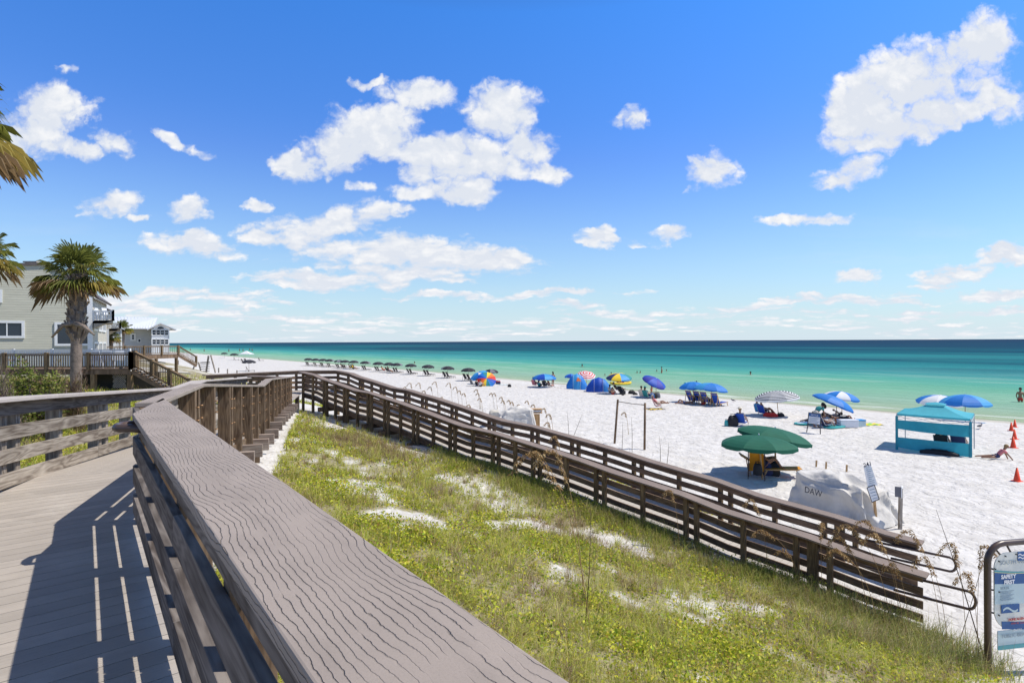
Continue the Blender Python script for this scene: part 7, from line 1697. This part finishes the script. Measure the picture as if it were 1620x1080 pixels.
def field(vec):
    cur = None
    for px, py, rx, ry, tl, stg in CL:
        stg = stg*(.80 if py > 452 and ry < 15 else 1); ry = ry*(.8 if py > 452 else 1)
        a, b = (px-810)/F, -(py-540.2)/F-(px-810)/F*-ROLL*-1
        an = math.radians(-tl); ca, sa = math.cos(an), math.sin(an)
        X1 = (ca*F/rx, sa*F/rx, 0); Y1 = (-sa*F/ry, ca*F/ry, 0)
        dx = mth(nt,'SUBTRACT', vm(nt,'DOT_PRODUCT', vec, X1), a*X1[0]+b*X1[1]); dy = mth(nt,'SUBTRACT', vm(nt,'DOT_PRODUCT', vec, Y1), a*Y1[0]+b*Y1[1])
        r2 = mth(nt,'MULTIPLY_ADD', dx, dx, mth(nt,'MULTIPLY', dy, dy))
        d = mth(nt,'MULTIPLY_ADD', r2, -stg, stg)
        cur = d if cur is None else mth(nt,'MAXIMUM', cur, d)
    return cur
fld = mth(nt,'MAXIMUM', field(qw), -3.0)
fup = mth(nt,'MAXIMUM', field(vm(nt,'ADD', qw, (.006,.022,0))), -3.0)
vo = nd(nt, 'ShaderNodeTexVoronoi'); vo.feature = 'F1'; vo.inputs['Scale'].default_value = 17; vo.inputs['Detail'].default_value = 2; vo.inputs['Roughness'].default_value = .6
lgz0 = mth(nt,'MULTIPLY', mth(nt,'LOGARITHM', mth(nt,'ADD', mth(nt,'MAXIMUM', cz, 0.), .035), math.e), .50)
qq0 = nd(nt, 'ShaderNodeCombineXYZ'); nt.links.new(cx, qq0.inputs[0]); nt.links.new(lgz0, qq0.inputs[1])
nt.links.new(vm(nt,'ADD', qq0.outputs[0], vm(nt,'MULTIPLY', vm(nt,'SUBTRACT', wv2.outputs['Color'], (.5,.5,.5)), (.10,.10,0))), vo.inputs['Vector']); puff = mth(nt,'SUBTRACT', .55, vo.outputs['Distance'])

lgz = mth(nt,'MULTIPLY', mth(nt,'LOGARITHM', mth(nt,'ADD', mth(nt,'MAXIMUM', cz, 0.), .035), math.e), .50)
qq = nd(nt, 'ShaderNodeCombineXYZ'); nt.links.new(mth(nt,'MULTIPLY', cx, .9), qq.inputs[0]); nt.links.new(lgz, qq.inputs[1]); ql = qq.outputs[0]
fb1 = noi(nt, ql, 10, 10, .66, .1); fb_up = noi(nt, vm(nt,'ADD', ql, (.010,.022,0)), 10, 10, .66, .1)
dens = mth(nt,'ADD', mth(nt,'ADD', fld, .66), mth(nt,'MULTIPLY', mth(nt,'SUBTRACT', fb1, .5), 2.7)); dens = mth(nt,'ADD', dens, mth(nt,'MULTIPLY', puff, 1.1))
alpha = rng(nt, dens, -.12, .92, 0, 1, True)
wisp = noi(nt, vm(nt,'MULTIPLY',q0,(.45,3.2,1)), 5, 6, .6, .4)
hz = rng(nt, el, .02, .20, 1, 0)
wa = mth(nt,'MULTIPLY', rng(nt, wisp, .50, .72, 0, .30, True), hz)
alpha = mth(nt,'MAXIMUM', alpha, wa)
# unseen rest of the dome gets scattered cloud too, for a neutral fill
back = rng(nt, sp.outputs[1], .05, .15, 0, 1); bk = noi(nt, D, 3.2, 7, .6); ba = rng(nt, bk, .52, .68, 0, .7, True)
am = nd(nt, 'ShaderNodeMix', data_type='FLOAT'); nt.links.new(back, am.inputs[0]); nt.links.new(ba, am.inputs[2]); nt.links.new(alpha, am.inputs[3]); alpha = am.outputs[0]
shade = mth(nt,'ADD', .5, mth(nt,'MULTIPLY', mth(nt,'SUBTRACT', fb1, fb_up), 1.3))
thick = rng(nt, fld, .25, 1.0, 0, 1); 
lowv = rng(nt, noi(nt, vm(nt,'MULTIPLY',q0,(1,2.2,1)), 5, 3, .5), .42, .62, 0, 1)
shade = mth(nt,'SUBTRACT', shade, mth(nt,'MULTIPLY', mth(nt,'MULTIPLY', thick, lowv), .24))
shade = mth(nt,'ADD', shade, mth(nt,'MULTIPLY', puff, .55)); base_ = rng(nt, mth(nt,'SUBTRACT', fup, fld), .0, .5, 0, .26, True); shade = mth(nt,'SUBTRACT', shade, base_)
cc = mix(nt, rng(nt, shade, .12, .62), (7.5,7.95,8.8), (9.8,9.8,9.85))
# horizon air
hzf = rng(nt, el, 0, .38, 1, 0); hzf = mth(nt,'POWER', hzf, 2.2)
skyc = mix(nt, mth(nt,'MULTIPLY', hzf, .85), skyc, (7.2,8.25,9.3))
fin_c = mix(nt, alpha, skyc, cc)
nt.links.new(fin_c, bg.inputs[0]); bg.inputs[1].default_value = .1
w.cycles.sampling_method = 'MANUAL'; w.cycles.sample_map_resolution = 512
sl = bpy.data.lights.new('sun', 'SUN'); sl.energy = 4.9; sl.angle = math.radians(.55); sl.color = (1,.95,.865)
so = bpy.data.objects.new('sun', sl); COL.objects.link(so); so.rotation_euler = (-sun_dir).to_track_quat('-Z','Y').to_euler(); so.location = (0,0,60)
cam = bpy.data.cameras.new('camera'); co = bpy.data.objects.new('camera', cam); COL.objects.link(co); SC.camera = co
cam.sensor_width = 36; cam.lens = 36*F/1620; cam.clip_end = 60000; cam.clip_start = .05
co.location = (0,0,CAMZ); co.rotation_euler = (PI/2, 0, 0)
co.rotation_mode = 'QUATERNION'
from mathutils import Quaternion
co.rotation_quaternion = Quaternion((1,0,0), PI/2) @ Quaternion((0,0,1), -ROLL)
cam.shift_y = -.2/1620
vs_ = SC.view_settings; vs_.view_transform = 'Standard'; vs_.look = 'None'; vs_.exposure = 0.0; vs_.gamma = 1
SC.render.engine = 'CYCLES'; SC.cycles.max_bounces = 6; SC.cycles.transparent_max_bounces = 8
try: SC.cycles.use_denoising = True
except Exception: pass
